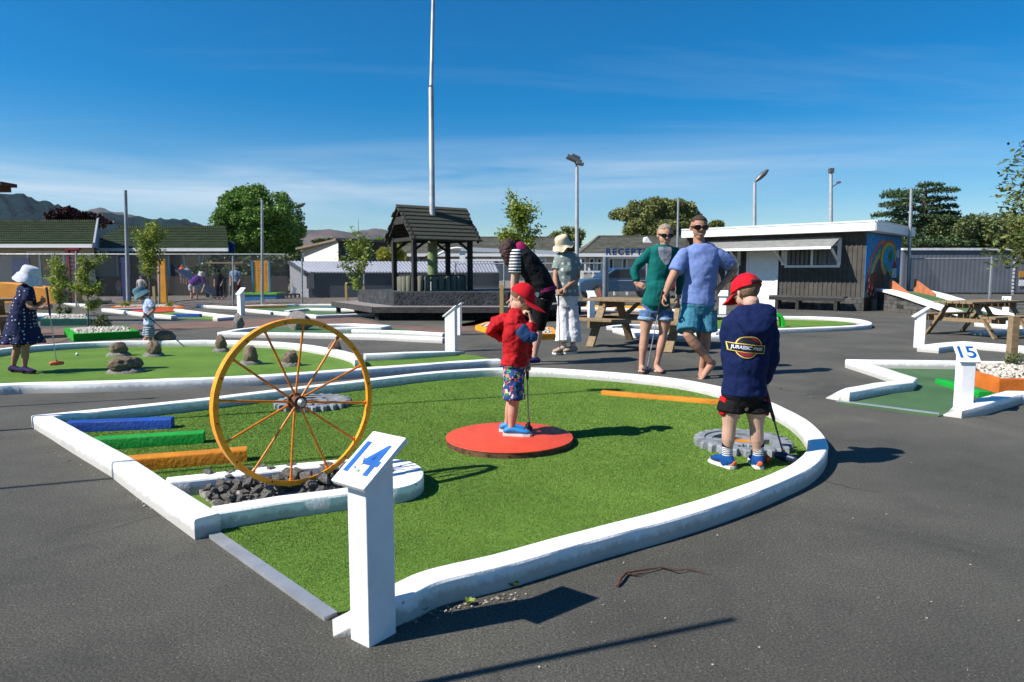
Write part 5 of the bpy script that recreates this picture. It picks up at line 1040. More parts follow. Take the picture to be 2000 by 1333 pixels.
# ================================================================ picnic tables
def table(c_, rz, label, sc=1.0, L=1.95, grp='timber picnic tables'):
    e = thing('picnic_table', label, 'picnic table', c_, grp); T = Matrix.Translation(Vector(c_)) @ Matrix.Rotation(rz, 4, 'Z') @ Matrix.Scale(sc, 4); V3 = lambda x, y, z: T @ Vector((x, y, z)); up_ = (0, 0, 1)
    k = MB()
    for i in range(6): y = -.34+i*.136; k.bar(V3(-L/2, y, .735), V3(L/2, y, .735), .122*sc, .042*sc)
    k.build('table_top', TABLEW, e, bevel=.005)
    for sg in (-1, 1):
        k = MB()
        for y in (.66, .80): k.bar(V3(-L/2, sg*y, .44), V3(L/2, sg*y, .44), .125*sc, .042*sc)
        k.build('seat', TABLEW, e, bevel=.005)
    for x in (-L/2+.32, L/2-.32):
        for sg in (-1, 1): k = MB(); k.bar(V3(x, sg*.72, 0), V3(x, sg*.26, .71), .045*sc, .13*sc, up=T.to_3x3() @ Vector((1, 0, 0))); k.v = k.v; k.build('leg', TABLEW, e, bevel=.004)
        k = MB(); k.bar(V3(x+.05, -.86, .37), V3(x+.05, .86, .37), .045*sc, .12*sc); k.bar(V3(x+.05, -.36, .66), V3(x+.05, .36, .66), .045*sc, .10*sc); k.build('cross_member', TABLEW, e, bevel=.004)
        k = MB(); k.bar(V3(x-(.12 if x < 0 else -.12)*-1, 0, .36), V3(x*.25, 0, .69), .07*sc, .05*sc); k.build('brace', TABLEW, e)
    return e
tcx = (D(1135, 590, 11.2).x+D(1385, 590, 11.2).x)/2
table((tcx+.0, 10.95, 0), -.62, 'weathered picnic table behind the couple, left end showing')
table((8.80, 12.85, 0), .46, 'tan picnic table on the right in front of the mesh gate', .86, 1.95)
table((-9.75, 11.9, 0), .5, 'dark picnic table cut off by the left edge behind the girl', .95)
# ================================================================ planters
def planter(poly, z, w, m_, label, peb=True, top=None):
    pts = [P(*q, z) for q in poly]; c_ = sum(pts, Vector())/len(pts); e = thing('planter', label, 'planter', (c_.x, c_.y, 0), 'painted timber planters'); n_ = len(pts); k = MB()
    inn = [p+(Vector((c_.x, c_.y, p.z))-p).normalized()*w*1.25 for p in pts]
    for i in range(n_):
        j = (i+1) % n_; a, b_, c2, d2 = pts[i], pts[j], inn[j], inn[i]; k.prism([(q.x, q.y) for q in (a, b_, c2, d2)], 0, z)
    k.build('frame', m_, e, bevel=.006); k = MB(); k.prism([(q.x, q.y) for q in inn], 0, z-.03); k.build('soil', BARK, e)
    if peb:
        bx_ = [q.x for q in inn]; by_ = [q.y for q in inn]; ip = [(q.x, q.y) for q in inn]; N_ = 1500 if True else 0; A_ = (max(bx_)-min(bx_))*(max(by_)-min(by_)); N_ = int(min(1600, A_/.0016*1.1)); x = RNG.uniform(min(bx_), max(bx_), N_); y = RNG.uniform(min(by_), max(by_), N_); kp = inpoly(x, y, ip); x, y = x[kp], y[kp]; N_ = len(x)
        oc = np.array([(1, 0, 0), (0, 1, 0), (-1, 0, 0), (0, -1, 0), (0, 0, 1), (0, 0, -1)], float); F = np.array([(0, 1, 4), (1, 2, 4), (2, 3, 4), (3, 0, 4), (1, 0, 5), (2, 1, 5), (3, 2, 5), (0, 3, 5)])
        r = RNG.uniform(.018, .036, (N_, 1, 1)); th = RNG.uniform(0, 6.28, N_); V = oc[None]*r*np.array([1.2, .9, .7]); V = V+RNG.normal(0, .003, V.shape); cs, sn = np.cos(th)[:, None], np.sin(th)[:, None]; X = V[:, :, 0]*cs-V[:, :, 1]*sn+x[:, None]; Yv = V[:, :, 0]*sn+V[:, :, 1]*cs+y[:, None]; dc_ = np.sqrt((x-c_.x)**2+(y-c_.y)**2); mxr = dc_.max(); Z = V[:, :, 2]+(z-.02+.05*(1-dc_/mxr)+RNG.uniform(-.01, .01, N_))[:, None]
        tag(npmesh('pebbles', np.stack([X, Yv, Z], 2).reshape(-1, 3), (F[None]+(np.arange(N_)*6)[:, None, None]).reshape(-1, 3), PEB, e), kind='stuff')
    return e
planter([(78, 624), (178, 623), (172, 614), (90, 615)], .15, .12, TEALP, 'teal box planter with white pebbles behind the girl in the spotted dress')
PG = planter([(143, 653), (273, 647), (240, 636), (125, 641)], .13, .12, LIMEP, 'bright green sleeper planter with white pebbles left of the toddler')
planter([(216, 600), (360, 600), (345, 596.5), (230, 596.5)], .10, .12, ORANGE2, 'far orange planter strip with pebbles behind the toddler')
planter([(928, 636), (1010, 655), (1090, 652), (1080, 640), (1000, 629), (950, 629)], .10, .10, mat('amber_planter', s(232, 150, 30), .5, var=.1), 'orange edged pebble planter behind the boy in the red hoodie')
planter([(1872, 719), (1952, 741), (2050, 742), (2120, 726), (2050, 711), (1900, 710)], .15, .08, ORANGE2, 'orange octagonal pebble planter cut off by the right edge')
def stake(px, py0, py1, label, w=.07, m_=STAKE, Y=None):
    b0 = P(px, py1) if Y is None else D(px, py1, Y); b0.z = 0; t_ = D(px, py0, b0.y); k = MB(); k.box((b0.x, b0.y, t_.z/2), (w, w, t_.z)); tag(k.build('timber_stake', m_, bevel=.004), label, 'stake', 'timber tree stakes')
stake(1973, 618, 728, 'tan timber stake standing in the orange planter at the right edge', .085, TABLEW)
stake(980, 556, 641, 'yellow timber stake left of the boy in the red cap', .08)
stake(677, 556, 592, 'yellow stake left of the young tree at the shed', .08, Y=24.0)
stake(711, 560, 585, 'yellow stake right of the young tree at the shed', .08, Y=24.3)
stake(303, 560, 595, 'yellow stake between the toddler and the yellow board', .09, Y=23.6)
k = MB(); k.bar(D(676, 556.5, 24.0), D(700, 556.5, 24.1), .05, .05); tag(k.build('tree_tie', BLACK), 'black tie bar between stake and young tree at the shed', 'tree tie')

# hoops on the far green by the kiosk
def hoop(px0, px1, py, ytop, m_, label, w=.16, Yo=0):
    a, b_ = P(px0, py), P(px1, py); a.y += Yo; b_.y += Yo; c_ = (a+b_)/2; R = (b_-a).length/2; h = D(1000, ytop, c_.y).z; d = (b_-a).normalized(); nn_ = Vector((-d.y, d.x, 0)); k = MB(); rs = []
    for i in range(19):
        an = math.pi*i/18; o_ = c_-d*R*math.cos(an)+Vector((0, 0, h*math.sin(an))); i_ = c_-d*(R-.07)*math.cos(an)+Vector((0, 0, (h-.07)*math.sin(an))); rs.append([o_-nn_*w/2, o_+nn_*w/2, i_+nn_*w/2, i_-nn_*w/2])
    k.rings(rs); tag(k.build('hoop', m_, bevel=.006), label, 'hoop', 'painted hoops on the far green')
hoop(1503, 1531, 639, 612, paint('neon_green_paint', 20, 215, 60), 'bright green hoop on the far green right of the boy in navy')
hoop(1476, 1504, 631, 606, paint('hoop_blue', 0, 120, 180), 'blue hoop half hidden by the shoulder of the boy in navy')
hoop(1466, 1492, 627, 603, YELP, 'yellow hoop behind the blue hoop on the far green')
# ================================================================ plants
def leafmat(name, cs, tr=.25):
    m, t, b, co = base(name, .55, .35); g = N(t, 'ShaderNodeNewGeometry'); n_ = len(cs)
    c = ramp(t, g.outputs['Random Per Island'], [(i/(n_-1), q) for i, q in enumerate(cs)]); t.links.new(c, b.inputs['Base Color'])
    tl_ = N(t, 'ShaderNodeBsdfTranslucent'); t.links.new(c, tl_.inputs[0]); mxs = N(t, 'ShaderNodeMixShader'); mxs.inputs[0].default_value = tr; out = t.nodes['Material Output']
    t.links.new(b.outputs[0], mxs.inputs[1]); t.links.new(tl_.outputs[0], mxs.inputs[2]); t.links.new(mxs.outputs[0], out.inputs[0]); return m
LF1 = leafmat('glossy_young_leaves', [(0.078, 0.132, 0.019), (0.155, 0.232, 0.031), (0.279, 0.341, 0.054), (0.403, 0.434, 0.093)], .35)
LF2 = leafmat('dense_conifer_foliage', [(0.045, 0.104, 0.019), (0.086, 0.186, 0.030), (0.149, 0.274, 0.045), (0.248, 0.371, 0.062)], .2)
LF3 = leafmat('olive_gum_foliage', [(0.062, 0.099, 0.030), (0.125, 0.162, 0.045), (0.222, 0.248, 0.074), (0.323, 0.298, 0.112)], .2)
LF4 = leafmat('cedar_needles', [(0.025, 0.056, 0.025), (0.051, 0.091, 0.036), (0.091, 0.142, 0.051)], .1)
LF5 = leafmat('purple_foliage', [(.018, .008, .010), (.04, .014, .016), (.065, .02, .02)], .1)
LF6 = leafmat('yellow_green_foliage', [(0.155, 0.186, 0.023), (0.310, 0.310, 0.039), (0.465, 0.434, 0.062)], .3)
LF7 = leafmat('hedge_foliage', [(0.030, 0.056, 0.021), (0.070, 0.111, 0.036), (0.121, 0.161, 0.056), (0.181, 0.172, 0.070)], .15)
BARKM = mat('grey_brown_bark', (.10, .08, .06), .9, var=.4, scale=15, bump=.7, bscale=30)
def leaves(name, C, ln, wd, m_, parent, up=.0, droop=0):
    """C: N x 3 leaf positions; each leaf a bent rhombus"""
    n_ = len(C); d = RNG.normal(0, 1, (n_, 3)); d[:, 2] = d[:, 2]*.6+up; d /= np.linalg.norm(d, axis=1)[:, None]; q = RNG.normal(0, 1, (n_, 3)); q[:, 2] += .8*0; sd = np.cross(d, q); sd /= np.linalg.norm(sd, axis=1)[:, None]
    l_ = (ln*RNG.uniform(.6, 1.3, n_))[:, None]; w_ = (wd*RNG.uniform(.6, 1.3, n_))[:, None]; nz_ = np.cross(d, sd)
    V = np.stack([C, C+d*l_*.5+sd*w_*.5+nz_*l_*.06, C+d*l_, C+d*l_*.5-sd*w_*.5+nz_*l_*.06], 1).reshape(-1, 3); return npmesh(name, V, np.arange(4*n_).reshape(-1, 4), m_, parent)
def clump_points(cl, n_, flat=1.0):
    """cl: list of (centre, radius); points packed near each clump's shell"""
    w = np.array([r**2 for _, r in cl]); w /= w.sum(); idx = RNG.choice(len(cl), n_, p=w); C = np.array([tuple(c) for c, _ in cl])[idx]; R = np.array([r for _, r in cl])[idx]
    d = RNG.normal(0, 1, (n_, 3)); d /= np.linalg.norm(d, axis=1)[:, None]; rad = R*RNG.uniform(.45, 1.0, n_)**.5*(1+RNG.normal(0, .07, n_)); d[:, 2] *= flat; return C+d*rad[:, None]
def tree(name, label, bx_, Y, outline, m_, n_, leaf, ncl, rcl, depth=None, group=None, trunk=.25, flat=1.0, cat='tree', tz0=0, z_lo=0.3):
    """outline: list of (px, py) pixels round the crown at distance Y, used for the crown's real outline"""
    pts = [D(px, py, Y) for px, py in outline]; xs_ = [p.x for p in pts]; zs = [p.z for p in pts]; xc, zc = (min(xs_)+max(xs_))/2, (min(zs)+max(zs))/2; hw = (max(xs_)-min(xs_))/2; dep = depth or hw; poly = [(p.x, p.z) for p in pts]
    cl = []; tries = 0
    while len(cl) < ncl and tries < 20000:
        tries += 1; x, z = random.uniform(min(xs_), max(xs_)), random.uniform(min(zs), max(zs))
        if not inpoly(np.array([x]), np.array([z]), poly)[0]: continue
        rr = rcl*random.uniform(.6, 1.25)
        ok = all(inpoly(np.array([x+rr*.8*math.cos(a)]), np.array([z+rr*.8*math.sin(a)]), poly)[0] for a in (0, 1.57, 3.14, 4.71))
        if not ok:
            rr *= .5
            if not all(inpoly(np.array([x+rr*.8*math.cos(a)]), np.array([z+rr*.8*math.sin(a)]), poly)[0] for a in (0, 1.57, 3.14, 4.71)): continue
        e_ = max(0, 1-((x-xc)/hw)**2-((z-zc)/((max(zs)-min(zs))/2))**2*.8); y = Y+random.choice((-1, -1, -1, 1))*dep*math.sqrt(e_)*random.uniform(.4, 1); cl.append((Vector((x, y, z)), rr))
    bz = D(bx_, 500, Y); root = Vector((bz.x, Y, tz0)); e = thing(name, label, cat, root, group)
    leaves('crown', clump_points(cl, n_, flat), leaf, leaf*.6, m_, e)
    k = MB(); tp = Vector((xc, Y, zc)); k.tube([root, root.lerp(tp, .4)+Vector((trunk*.3, 0, 0)), root.lerp(tp, .75), tp], [trunk, trunk*.75, trunk*.5, trunk*.25], 9)
    for c_, r in random.sample(cl, min(14, len(cl))): s_ = root.lerp(tp, random.uniform(.35, .9)); k.tube([s_, s_.lerp(c_, .5)+Vector((0, 0, r*.3)), c_], [trunk*.3, trunk*.2, trunk*.08], 6)
    k.build('trunk', BARKM, e, smooth=60); return e
random.seed(11)
tree('round_tree', 'big dense dark green round tree left of the centre', 510, 46, [(430, 420), (440, 385), (465, 370), (500, 364), (540, 370), (565, 385), (575, 410), (590, 440), (590, 500), (560, 512), (450, 512), (432, 470), (428, 440)], LF2, 60000, .17, 190, .55, group='trees beyond the fence', trunk=.4)
tree('gum_tree', 'wide flat topped olive gum tree above the reception roof', 1270, 60, [(1188, 428), (1195, 405), (1225, 396), (1260, 391), (1300, 391), (1335, 394), (1355, 405), (1362, 425), (1350, 440), (1340, 470), (1215, 472), (1200, 460), (1222, 440), (1200, 432)], LF3, 42000, .20, 120, .62, group='trees beyond the fence', trunk=.35, flat=.8)
tree('distant_tree', 'small dark tree top between the man and the kiosk roof', 1398, 60, [(1385, 446), (1385, 435), (1398, 431), (1410, 436), (1410, 447)], LF3, 2500, .2, 14, .3, group='trees beyond the fence', trunk=.1)
tree('purple_tree', 'dark purple leaved tree behind the ridge of the left motel', 160, 44, [(104, 432), (110, 417), (135, 412), (150, 406), (180, 411), (200, 422), (215, 435), (210, 446), (110, 446)], LF5, 14000, .20, 50, .34, group='trees beyond the fence', trunk=.15, flat=.7)
tree('distant_tree', 'bushy green tree behind the hatted lady', 1095, 58, [(1045, 490), (1050, 470), (1078, 462), (1080, 448), (1095, 443), (1120, 447), (1138, 455), (1138, 470), (1125, 492)], LF3, 14000, .2, 60, .42, group='trees beyond the fence', trunk=.2)
tree('distant_tree', 'green bush between young tree and well roof', 775, 50, [(735, 478), (745, 466), (790, 467), (815, 472), (812, 490), (745, 492)], LF2, 7000, .18, 30, .32, group='trees beyond the fence', trunk=.15)
tree('yellow_bush', 'yellow green rounded bush behind the grey shed', 767, 38, [(737, 514), (738, 490), (752, 480), (780, 480), (796, 490), (798, 514)], LF6, 9000, .10, 60, .19, group=None, trunk=.1, cat='bush')
tree('hedge_tree', 'dark mixed trees behind the container at the right', 1880, 55, [(1690, 500), (1700, 455), (1760, 430), (1830, 428), (1880, 420), (1920, 425), (1948, 440), (1958, 470), (1960, 500)], LF7, 48000, .22, 170, .7, group='trees beyond the fence', trunk=.3)
tree('distant_tree', 'brown green tree rising at the right edge behind the branches', 1985, 50, [(1945, 500), (1950, 440), (1965, 410), (2010, 400), (2060, 420), (2060, 500)], LF3, 16000, .18, 60, .55, group='trees beyond the fence', trunk=.3)
tree('low_scrub', 'low dark scrub behind the playground fence', 540, 33, [(395, 505), (460, 496), (590, 495), (590, 560), (395, 560)], LF7, 14000, .14, 90, .35, cat='shrub', trunk=.06)
tree('palm_scrub', 'low spiky scrub at the foot of the far hill', 625, 60, [(600, 478), (612, 472), (640, 466), (665, 470), (665, 480)], LF7, 3000, .3, 16, .3, group='trees beyond the fence', trunk=.1, flat=.6)
# cedar with flat tiers
Y = 52; tiers = [(1800, 364, 26, 6), (1780, 372, 46, 7), (1822, 374, 34, 6), (1748, 383, 40, 7), (1830, 388, 36, 7), (1790, 392, 50, 8), (1735, 402, 36, 7), (1840, 402, 34, 7), (1790, 408, 54, 8), (1740, 418, 40, 8), (1850, 415, 36, 7), (1800, 424, 64, 9), (1752, 436, 48, 10), (1840, 432, 48, 9), (1800, 446, 80, 12), (1760, 458, 60, 12), (1850, 455, 60, 12), (1800, 472, 100, 16)]
cz = D(1800, 500, Y); e = thing('cedar_tree', 'dark flat tiered cedar standing behind the mural end of the kiosk', 'tree', (cz.x, Y, 0), 'trees beyond the fence'); C = []; k = MB()
k.tube([(cz.x, Y, 0), (cz.x, Y, D(1800, 420, Y).z), (cz.x, Y, D(1800, 362, Y).z)], [.45, .28, .05], 10)
for px, py, w, h in tiers:
    c_ = D(px, py, Y); a = w/FP*Y/1.15; hh = h/FP*Y*.55; n_ = int(900*w/50*max(1, h/9)); an = RNG.uniform(0, 6.28, n_); ra = np.sqrt(RNG.uniform(0, 1, n_)); x = c_.x+np.cos(an)*ra*a; y = Y+RNG.uniform(-1, 1)*1.2+np.sin(an)*ra*a*.8; sub = .25*np.sin(x*3.1+y*2.3); z = c_.z-ra**2*hh*.5+RNG.normal(0, hh*.42, n_)+sub*hh; C.append(np.stack([x, y, z], 1))
    k.tube([(cz.x, Y, c_.z-hh*1.2), (c_.x, Y, c_.z-.05)], [.09, .03], 6)
leaves('crown', np.concatenate(C), .22, .10, LF4, e); k.build('trunk', BARKM, e, smooth=60)
# young staked trees
def young(px, Y, base_py, outline, n_, leaf, label, m_=LF1, nbr=22, lean=0, base_z=0, r0=.02):
    poly = [(D(a, b_, Y).x, D(a, b_, Y).z) for a, b_ in outline]; xs_ = [q[0] for q in poly]; zs = [q[1] for q in poly]; b0 = D(px, base_py, Y); b0.z = base_z; top = D(px+lean, min(q[1] for q in outline), Y)
    e = thing('young_tree', label, 'tree', b0, 'slender young trees'); k = MB(); k.tube([b0, b0.lerp(top, .5)+Vector((.01, 0, 0)), top], [r0, r0*.65, r0*.15], 7); C = []; hw = (max(xs_)-min(xs_))/2; tries = 0; got = 0
    while got < nbr and tries < 5000:
        tries += 1; x, z = random.uniform(min(xs_), max(xs_)), random.uniform(min(zs), max(zs))
        if not inpoly(np.array([x]), np.array([z]), poly)[0]: continue
        f = (z-b0.z)/(top.z-b0.z)-.12; f = max(.08, min(.97, f)); st = b0.lerp(top, f); en = Vector((x, Y+random.uniform(-.8, .8)*hw, z)); k.tube([st, st.lerp(en, .5)+Vector((0, 0, .03)), en], [r0*.3, r0*.2, r0*.08], 5); got += 1; m__ = int(n_*1.8/nbr)
        tt_ = RNG.uniform(.35, 1.08, m__); A_ = np.array(st)[None]+(np.array(en)-np.array(st))[None]*tt_[:, None]; C.append(A_+RNG.normal(0, leaf*.75, (m__, 3)))
    leaves('foliage', np.concatenate(C), leaf*1.1, leaf*.44, m_, e, up=.15); k.build('stem', BARKM, e, smooth=60); return e
young(172, P(180, 648).y, 645, [(155, 500), (175, 488), (198, 498), (204, 540), (200, 580), (185, 604), (160, 600), (148, 560), (150, 520)], 1700, .055, 'thin young tree growing in the bright green planter', lean=-2, r0=.016)
young(115, P(115, 618).y, 612, [(85, 505), (100, 492), (118, 500), (132, 520), (134, 560), (122, 585), (100, 582), (86, 560), (78, 520)], 1400, .075, 'thin young tree growing in the teal planter', lean=0, r0=.016)
young(292, 22.6, 592, [(266, 460), (280, 440), (292, 432), (305, 440), (318, 452), (316, 478), (304, 500), (304, 525), (290, 530), (275, 510), (266, 490)], 1500, .10, 'staked young tree above the toddler with a narrow crown', r0=.03)
young(700, 24.0, 585, [(700, 428), (715, 445), (725, 480), (728, 505), (705, 530), (705, 548), (690, 555), (684, 530), (662, 518), (672, 490), (684, 460), (690, 440)], 900, .11, 'sparse young tree in front of the grey shed', r0=.03)
young(1012, 19.0, 600, [(1008, 372), (1022, 385), (1030, 410), (1050, 412), (1055, 430), (1060, 455), (1048, 478), (990, 485), (960, 470), (975, 450), (978, 432), (990, 420), (988, 398), (995, 380)], 2600, .10, 'leafy young tree rising behind the bending woman', lean=-3, r0=.035, nbr=34)
LFN = leafmat('dark_glossy_leaves', [(.03, .05, .012), (.06, .09, .02), (.12, .15, .03), (.22, .24, .05)], .3)
# overhanging branch at the right, its trunk outside the frame
e = thing('leafy_branch_tree', 'near tree outside the right edge whose leafy branches hang into the sky', 'tree', (6.9, 7.6, 0)); k = MB(); k.tube([(6.9, 7.6, 0), (6.85, 7.6, 1.2), (6.7, 7.6, 2.2), (6.5, 7.6, 3.2)], [.07, .06, .045, .02], 9); C = []
for px, py in ((1990, 285), (1998, 300), (1985, 310), (1975, 322), (1965, 340), (1958, 358), (1950, 370), (1960, 382), (1975, 360), (1990, 340), (1975, 395), (1965, 400), (1990, 380), (1985, 400), (2000, 420), (1970, 415), (1995, 440), (1985, 460), (1960, 465), (1940, 455), (1932, 468), (1928, 486), (1935, 495), (1950, 480), (1975, 480), (1990, 490), (1970, 500), (1958, 510), (1952, 516), (1985, 470), (2005, 350), (2010, 400), (2020, 460), (2030, 380), (2040, 320), (2040, 440), (2005, 500)):
    en = D(px, py, 7.6+random.uniform(-.5, .5)); st = Vector((6.7, 7.6, max(1.3, en.z-.35))); k.tube([st, st.lerp(en, .5)+Vector((0, 0, .08)), en], [.012, .008, .003], 5); n_ = 46; tt_ = RNG.uniform(.55, 1.05, n_); C.append(np.array(st)[None]+(np.array(en)-np.array(st))[None]*tt_[:, None]+RNG.normal(0, .035, (n_, 3)))
leaves('crown', np.concatenate(C), .075, .028, LFN, e); k.build('trunk', BARKM, e, smooth=60)
# low shrubs in planters
def shrub(px, py, w, h, n_, label, m_=LF7, leaf=.05):
    b0 = P(px, py, .12); u = b0.y/FP; e = thing('shrub', label, 'shrub', b0, 'low planter shrubs'); cl = [(b0+Vector((random.uniform(-.5, .5)*w*u*.7, random.uniform(-.5, .5)*w*u*.5, random.uniform(.25, .8)*h*u)), w*u*.2) for _ in range(12)]; leaves('foliage', clump_points(cl, n_), leaf, leaf*.4, m_, e); k = MB()
    for c_, r in cl[:7]: k.tube([b0, c_], [.006, .003], 5)
    k.build('stems', BARKM, e)
shrub(198, 642, 34, 26, 700, 'low dark shrub right of the young tree in the green planter')
shrub(118, 618, 16, 20, 260, 'pale green plant left in the teal planter', LF1); shrub(136, 617, 16, 18, 260, 'pale green plant right in the teal planter', LF1)
shrub(248, 598, 24, 8, 200, 'yellow green clump at the left of the far orange planter', LF6, .08); shrub(330, 598, 16, 6, 150, 'yellow green clump at the right of the far orange planter', LF6, .08)
shrub(1976, 722, 44, 34, 260, 'small leafy weed round the timber stake in the orange planter', LF7, .045)
k = MB()
for px, py in ((824, 1196), (915, 1180), (1002, 1146)):
    for j in range(14): a = random.uniform(0, 6.28); p = P(px, py, .004); k.add([p, p+Vector((math.cos(a)*.02, math.sin(a)*.012, .012)), p+Vector((math.cos(a+.5)*.026, math.sin(a+.5)*.016, .02)), p+Vector((math.cos(a+.9)*.014, math.sin(a+.9)*.01, .012))], [(0, 1, 2, 3)])
tag(k.build('weeds', LF1), 'tiny green weeds sprouting along the foot of the near white kerb', 'weeds', kind='stuff')
k = MB(); b0 = P(203, 596, 0)
me = rockmesh('rock', 1, 4.4, ROCKD, (1, .8, .5), 3); o = bpy.data.objects.new('dark_rock', me); COL.objects.link(o); o.location = D(203, 588, 24.6); o.scale = (.33, .25, .2); tag(o, 'dark flat rock lying on the bark left of the blue board', 'rock')
# ================================================================ people
def skin(name, c): 
    m = mat(name, c, .58, var=.12, scale=9, bump=.25, bscale=60, bdist=.003, sss=.12, spec=.28); return m
SK1 = skin('fair_skin', (.46, .25, .175)); SK2 = skin('tanned_skin', (.36, .185, .12)); SK3 = skin('pale_skin', (.50, .30, .225))
def cloth(name, r, g, b_, **k):
    k.setdefault('rough', .85); k.setdefault('bump', .35); k.setdefault('bscale', 28); k.setdefault('var', .10); k.setdefault('bdist', .01); k.setdefault('scale', 8); k.setdefault('spec', .2); return mat(name, tuple(c*.64 for c in s(r, g, b_)), **k)
def patterned(name, kind, c1, c2, scale, cs=None, thr=.25):
    m, t, b, co = base(name, .85, .2)
    if kind == 'dots':
        v = tex(t, 'ShaderNodeTexVoronoi', scale, co, Randomness=.35); c = ramp(t, v.outputs['Distance'], [(thr, c2), (thr+.05, c1)])
    elif kind == 'hstripes':
        sp = N(t, 'ShaderNodeSeparateXYZ'); t.links.new(co, sp.inputs[0]); mm = N(t, 'ShaderNodeMath', operation='MULTIPLY'); t.links.new(sp.outputs[2], mm.inputs[0]); mm.inputs[1].default_value = scale; fr_ = N(t, 'ShaderNodeMath', operation='FRACT'); t.links.new(mm.outputs[0], fr_.inputs[0]); c = ramp(t, fr_.outputs[0], [(0, c1), (thr, c2)], True)
    else:
        v = tex(t, 'ShaderNodeTexVoronoi', scale, co, Randomness=1.0); d_ = tex(t, 'ShaderNodeTexNoise', 40, co); h = N(t, 'ShaderNodeSeparateColor'); t.links.new(v.outputs['Color'], h.inputs[0])
        c = ramp(t, h.outputs[0], [(i/len(cs), q) for i, q in enumerate(cs)], True); c = mixc(t, ramp(t, d_.outputs[0], [(.5, (0, 0, 0)), (.53, (1, 1, 1))]), c, c1)
    t.links.new(c, b.inputs['Base Color']); bumpin(t, b, tex(t, 'ShaderNodeTexNoise', 25, co, Detail=3).outputs[0], .35, .01); return m
def samp(A, B, C, t):
    return A.lerp(B, t*2) if t < .5 else B.lerp(C, t*2-1)
def prof(tab, t):
    return float(np.interp(t, [q[0] for q in tab], [q[1] for q in tab]))
LEG = [(0, .090), (.2, .084), (.42, .060), (.5, .055), (.58, .056), (.70, .056), (.86, .039), (1, .036)]
ARM = [(0, .052), (.2, .050), (.44, .041), (.5, .040), (.62, .041), (.88, .029), (1, .027)]
def limb(mb, A, B, C, tab, S, g=0, t0=0, t1=1, n=14, flare=0, side=(1, 0, 0), mi=None, fl=1.0, cap=None):
    if cap is None: cap = ((.75 if tab is ARM else .12), .12) if g > .008 else .75
    pts = []; rad = []
    for i in range(n+1):
        t_ = t0+(t1-t0)*i/n; p = samp(A, B, C, t_)
        if 0.4 < t_ < .6: p = p.lerp(samp(A, B, C, .4).lerp(samp(A, B, C, .6), (t_-.4)/.2), .45)
        r = (prof(tab, t_) if not (flare and tab is LEG) else max(prof(tab, t_), .083))*S+g*(.8 if flare and tab is LEG else 1)+flare*max(0, (t_-t0))/(t1-t0); pts.append(p); rad.append((r*fl, r))
    mb.chain(pts, rad, side, 14, mi, cap)
def footmb(mb, ank, d2, S, g=0, gz=None, L=.255, mi=None):
    d = Vector((d2[0], d2[1], 0)).normalized(); gz = ank.z-.08*S if gz is None else gz; a = Vector((ank.x, ank.y, gz)); side = Vector((-d.y, d.x, 0)); pts = []; rad = []
    for f, w, h in ((-.24, .026, .024), (-.17, .034, .034), (0, .036, .043), (.25, .038, .034), (.5, .044, .024), (.66, .040, .018), (.74, .028, .014)):
        pts.append(a+d*(f*L*S)+Vector((0, 0, (h*S+g*.6)))); rad.append((w*S+g, h*S+g*.5))
    mb.chain(pts, rad, side, 14, mi)
def handmb(mb, wrist, d, nrm, S, curl=.5, ts=1, mi=None, thumb=.6):
    d = d.normalized(); nrm = (nrm-d*nrm.dot(d)).normalized(); sd = d.cross(nrm)*ts; S = S*1.0
    mb.chain([wrist-d*.02*S, wrist+d*.03*S, wrist+d*.065*S, wrist+d*.09*S], [(.026*S, .020*S), (.036*S, .017*S), (.041*S, .016*S), (.040*S, .013*S)], sd, 12, mi)
    for i, (o_, ln) in enumerate(((.030, .92), (.010, 1.0), (-.011, .95), (-.031, .78))):
        p = wrist+d*(.088-.004*abs(i-1))*S+sd*o_*S; ang = curl*.55; pts = [p]; dd = d
        for j, l_ in enumerate((.042, .027, .022)):
            ang = curl*(.6+j*.75)*(1+.08*i); dd = (d*math.cos(ang)+nrm*math.sin(ang)); p = p+dd*l_*ln*S; pts.append(p)
        mb.chain(pts, [.0098*S, .0092*S, .0084*S, .0072*S], sd, 8, mi)
    p = wrist+d*.022*S+sd*.032*S; td = (d*.62+sd*.62+nrm*thumb).normalized(); p2 = p+td*.042*S; p3 = p2+(td*.7+d*.4+nrm*.2).normalized()*.032*S
    mb.chain([p-td*.008*S, p2, p3], [.0145*S, .012*S, .009*S], nrm, 8, mi)
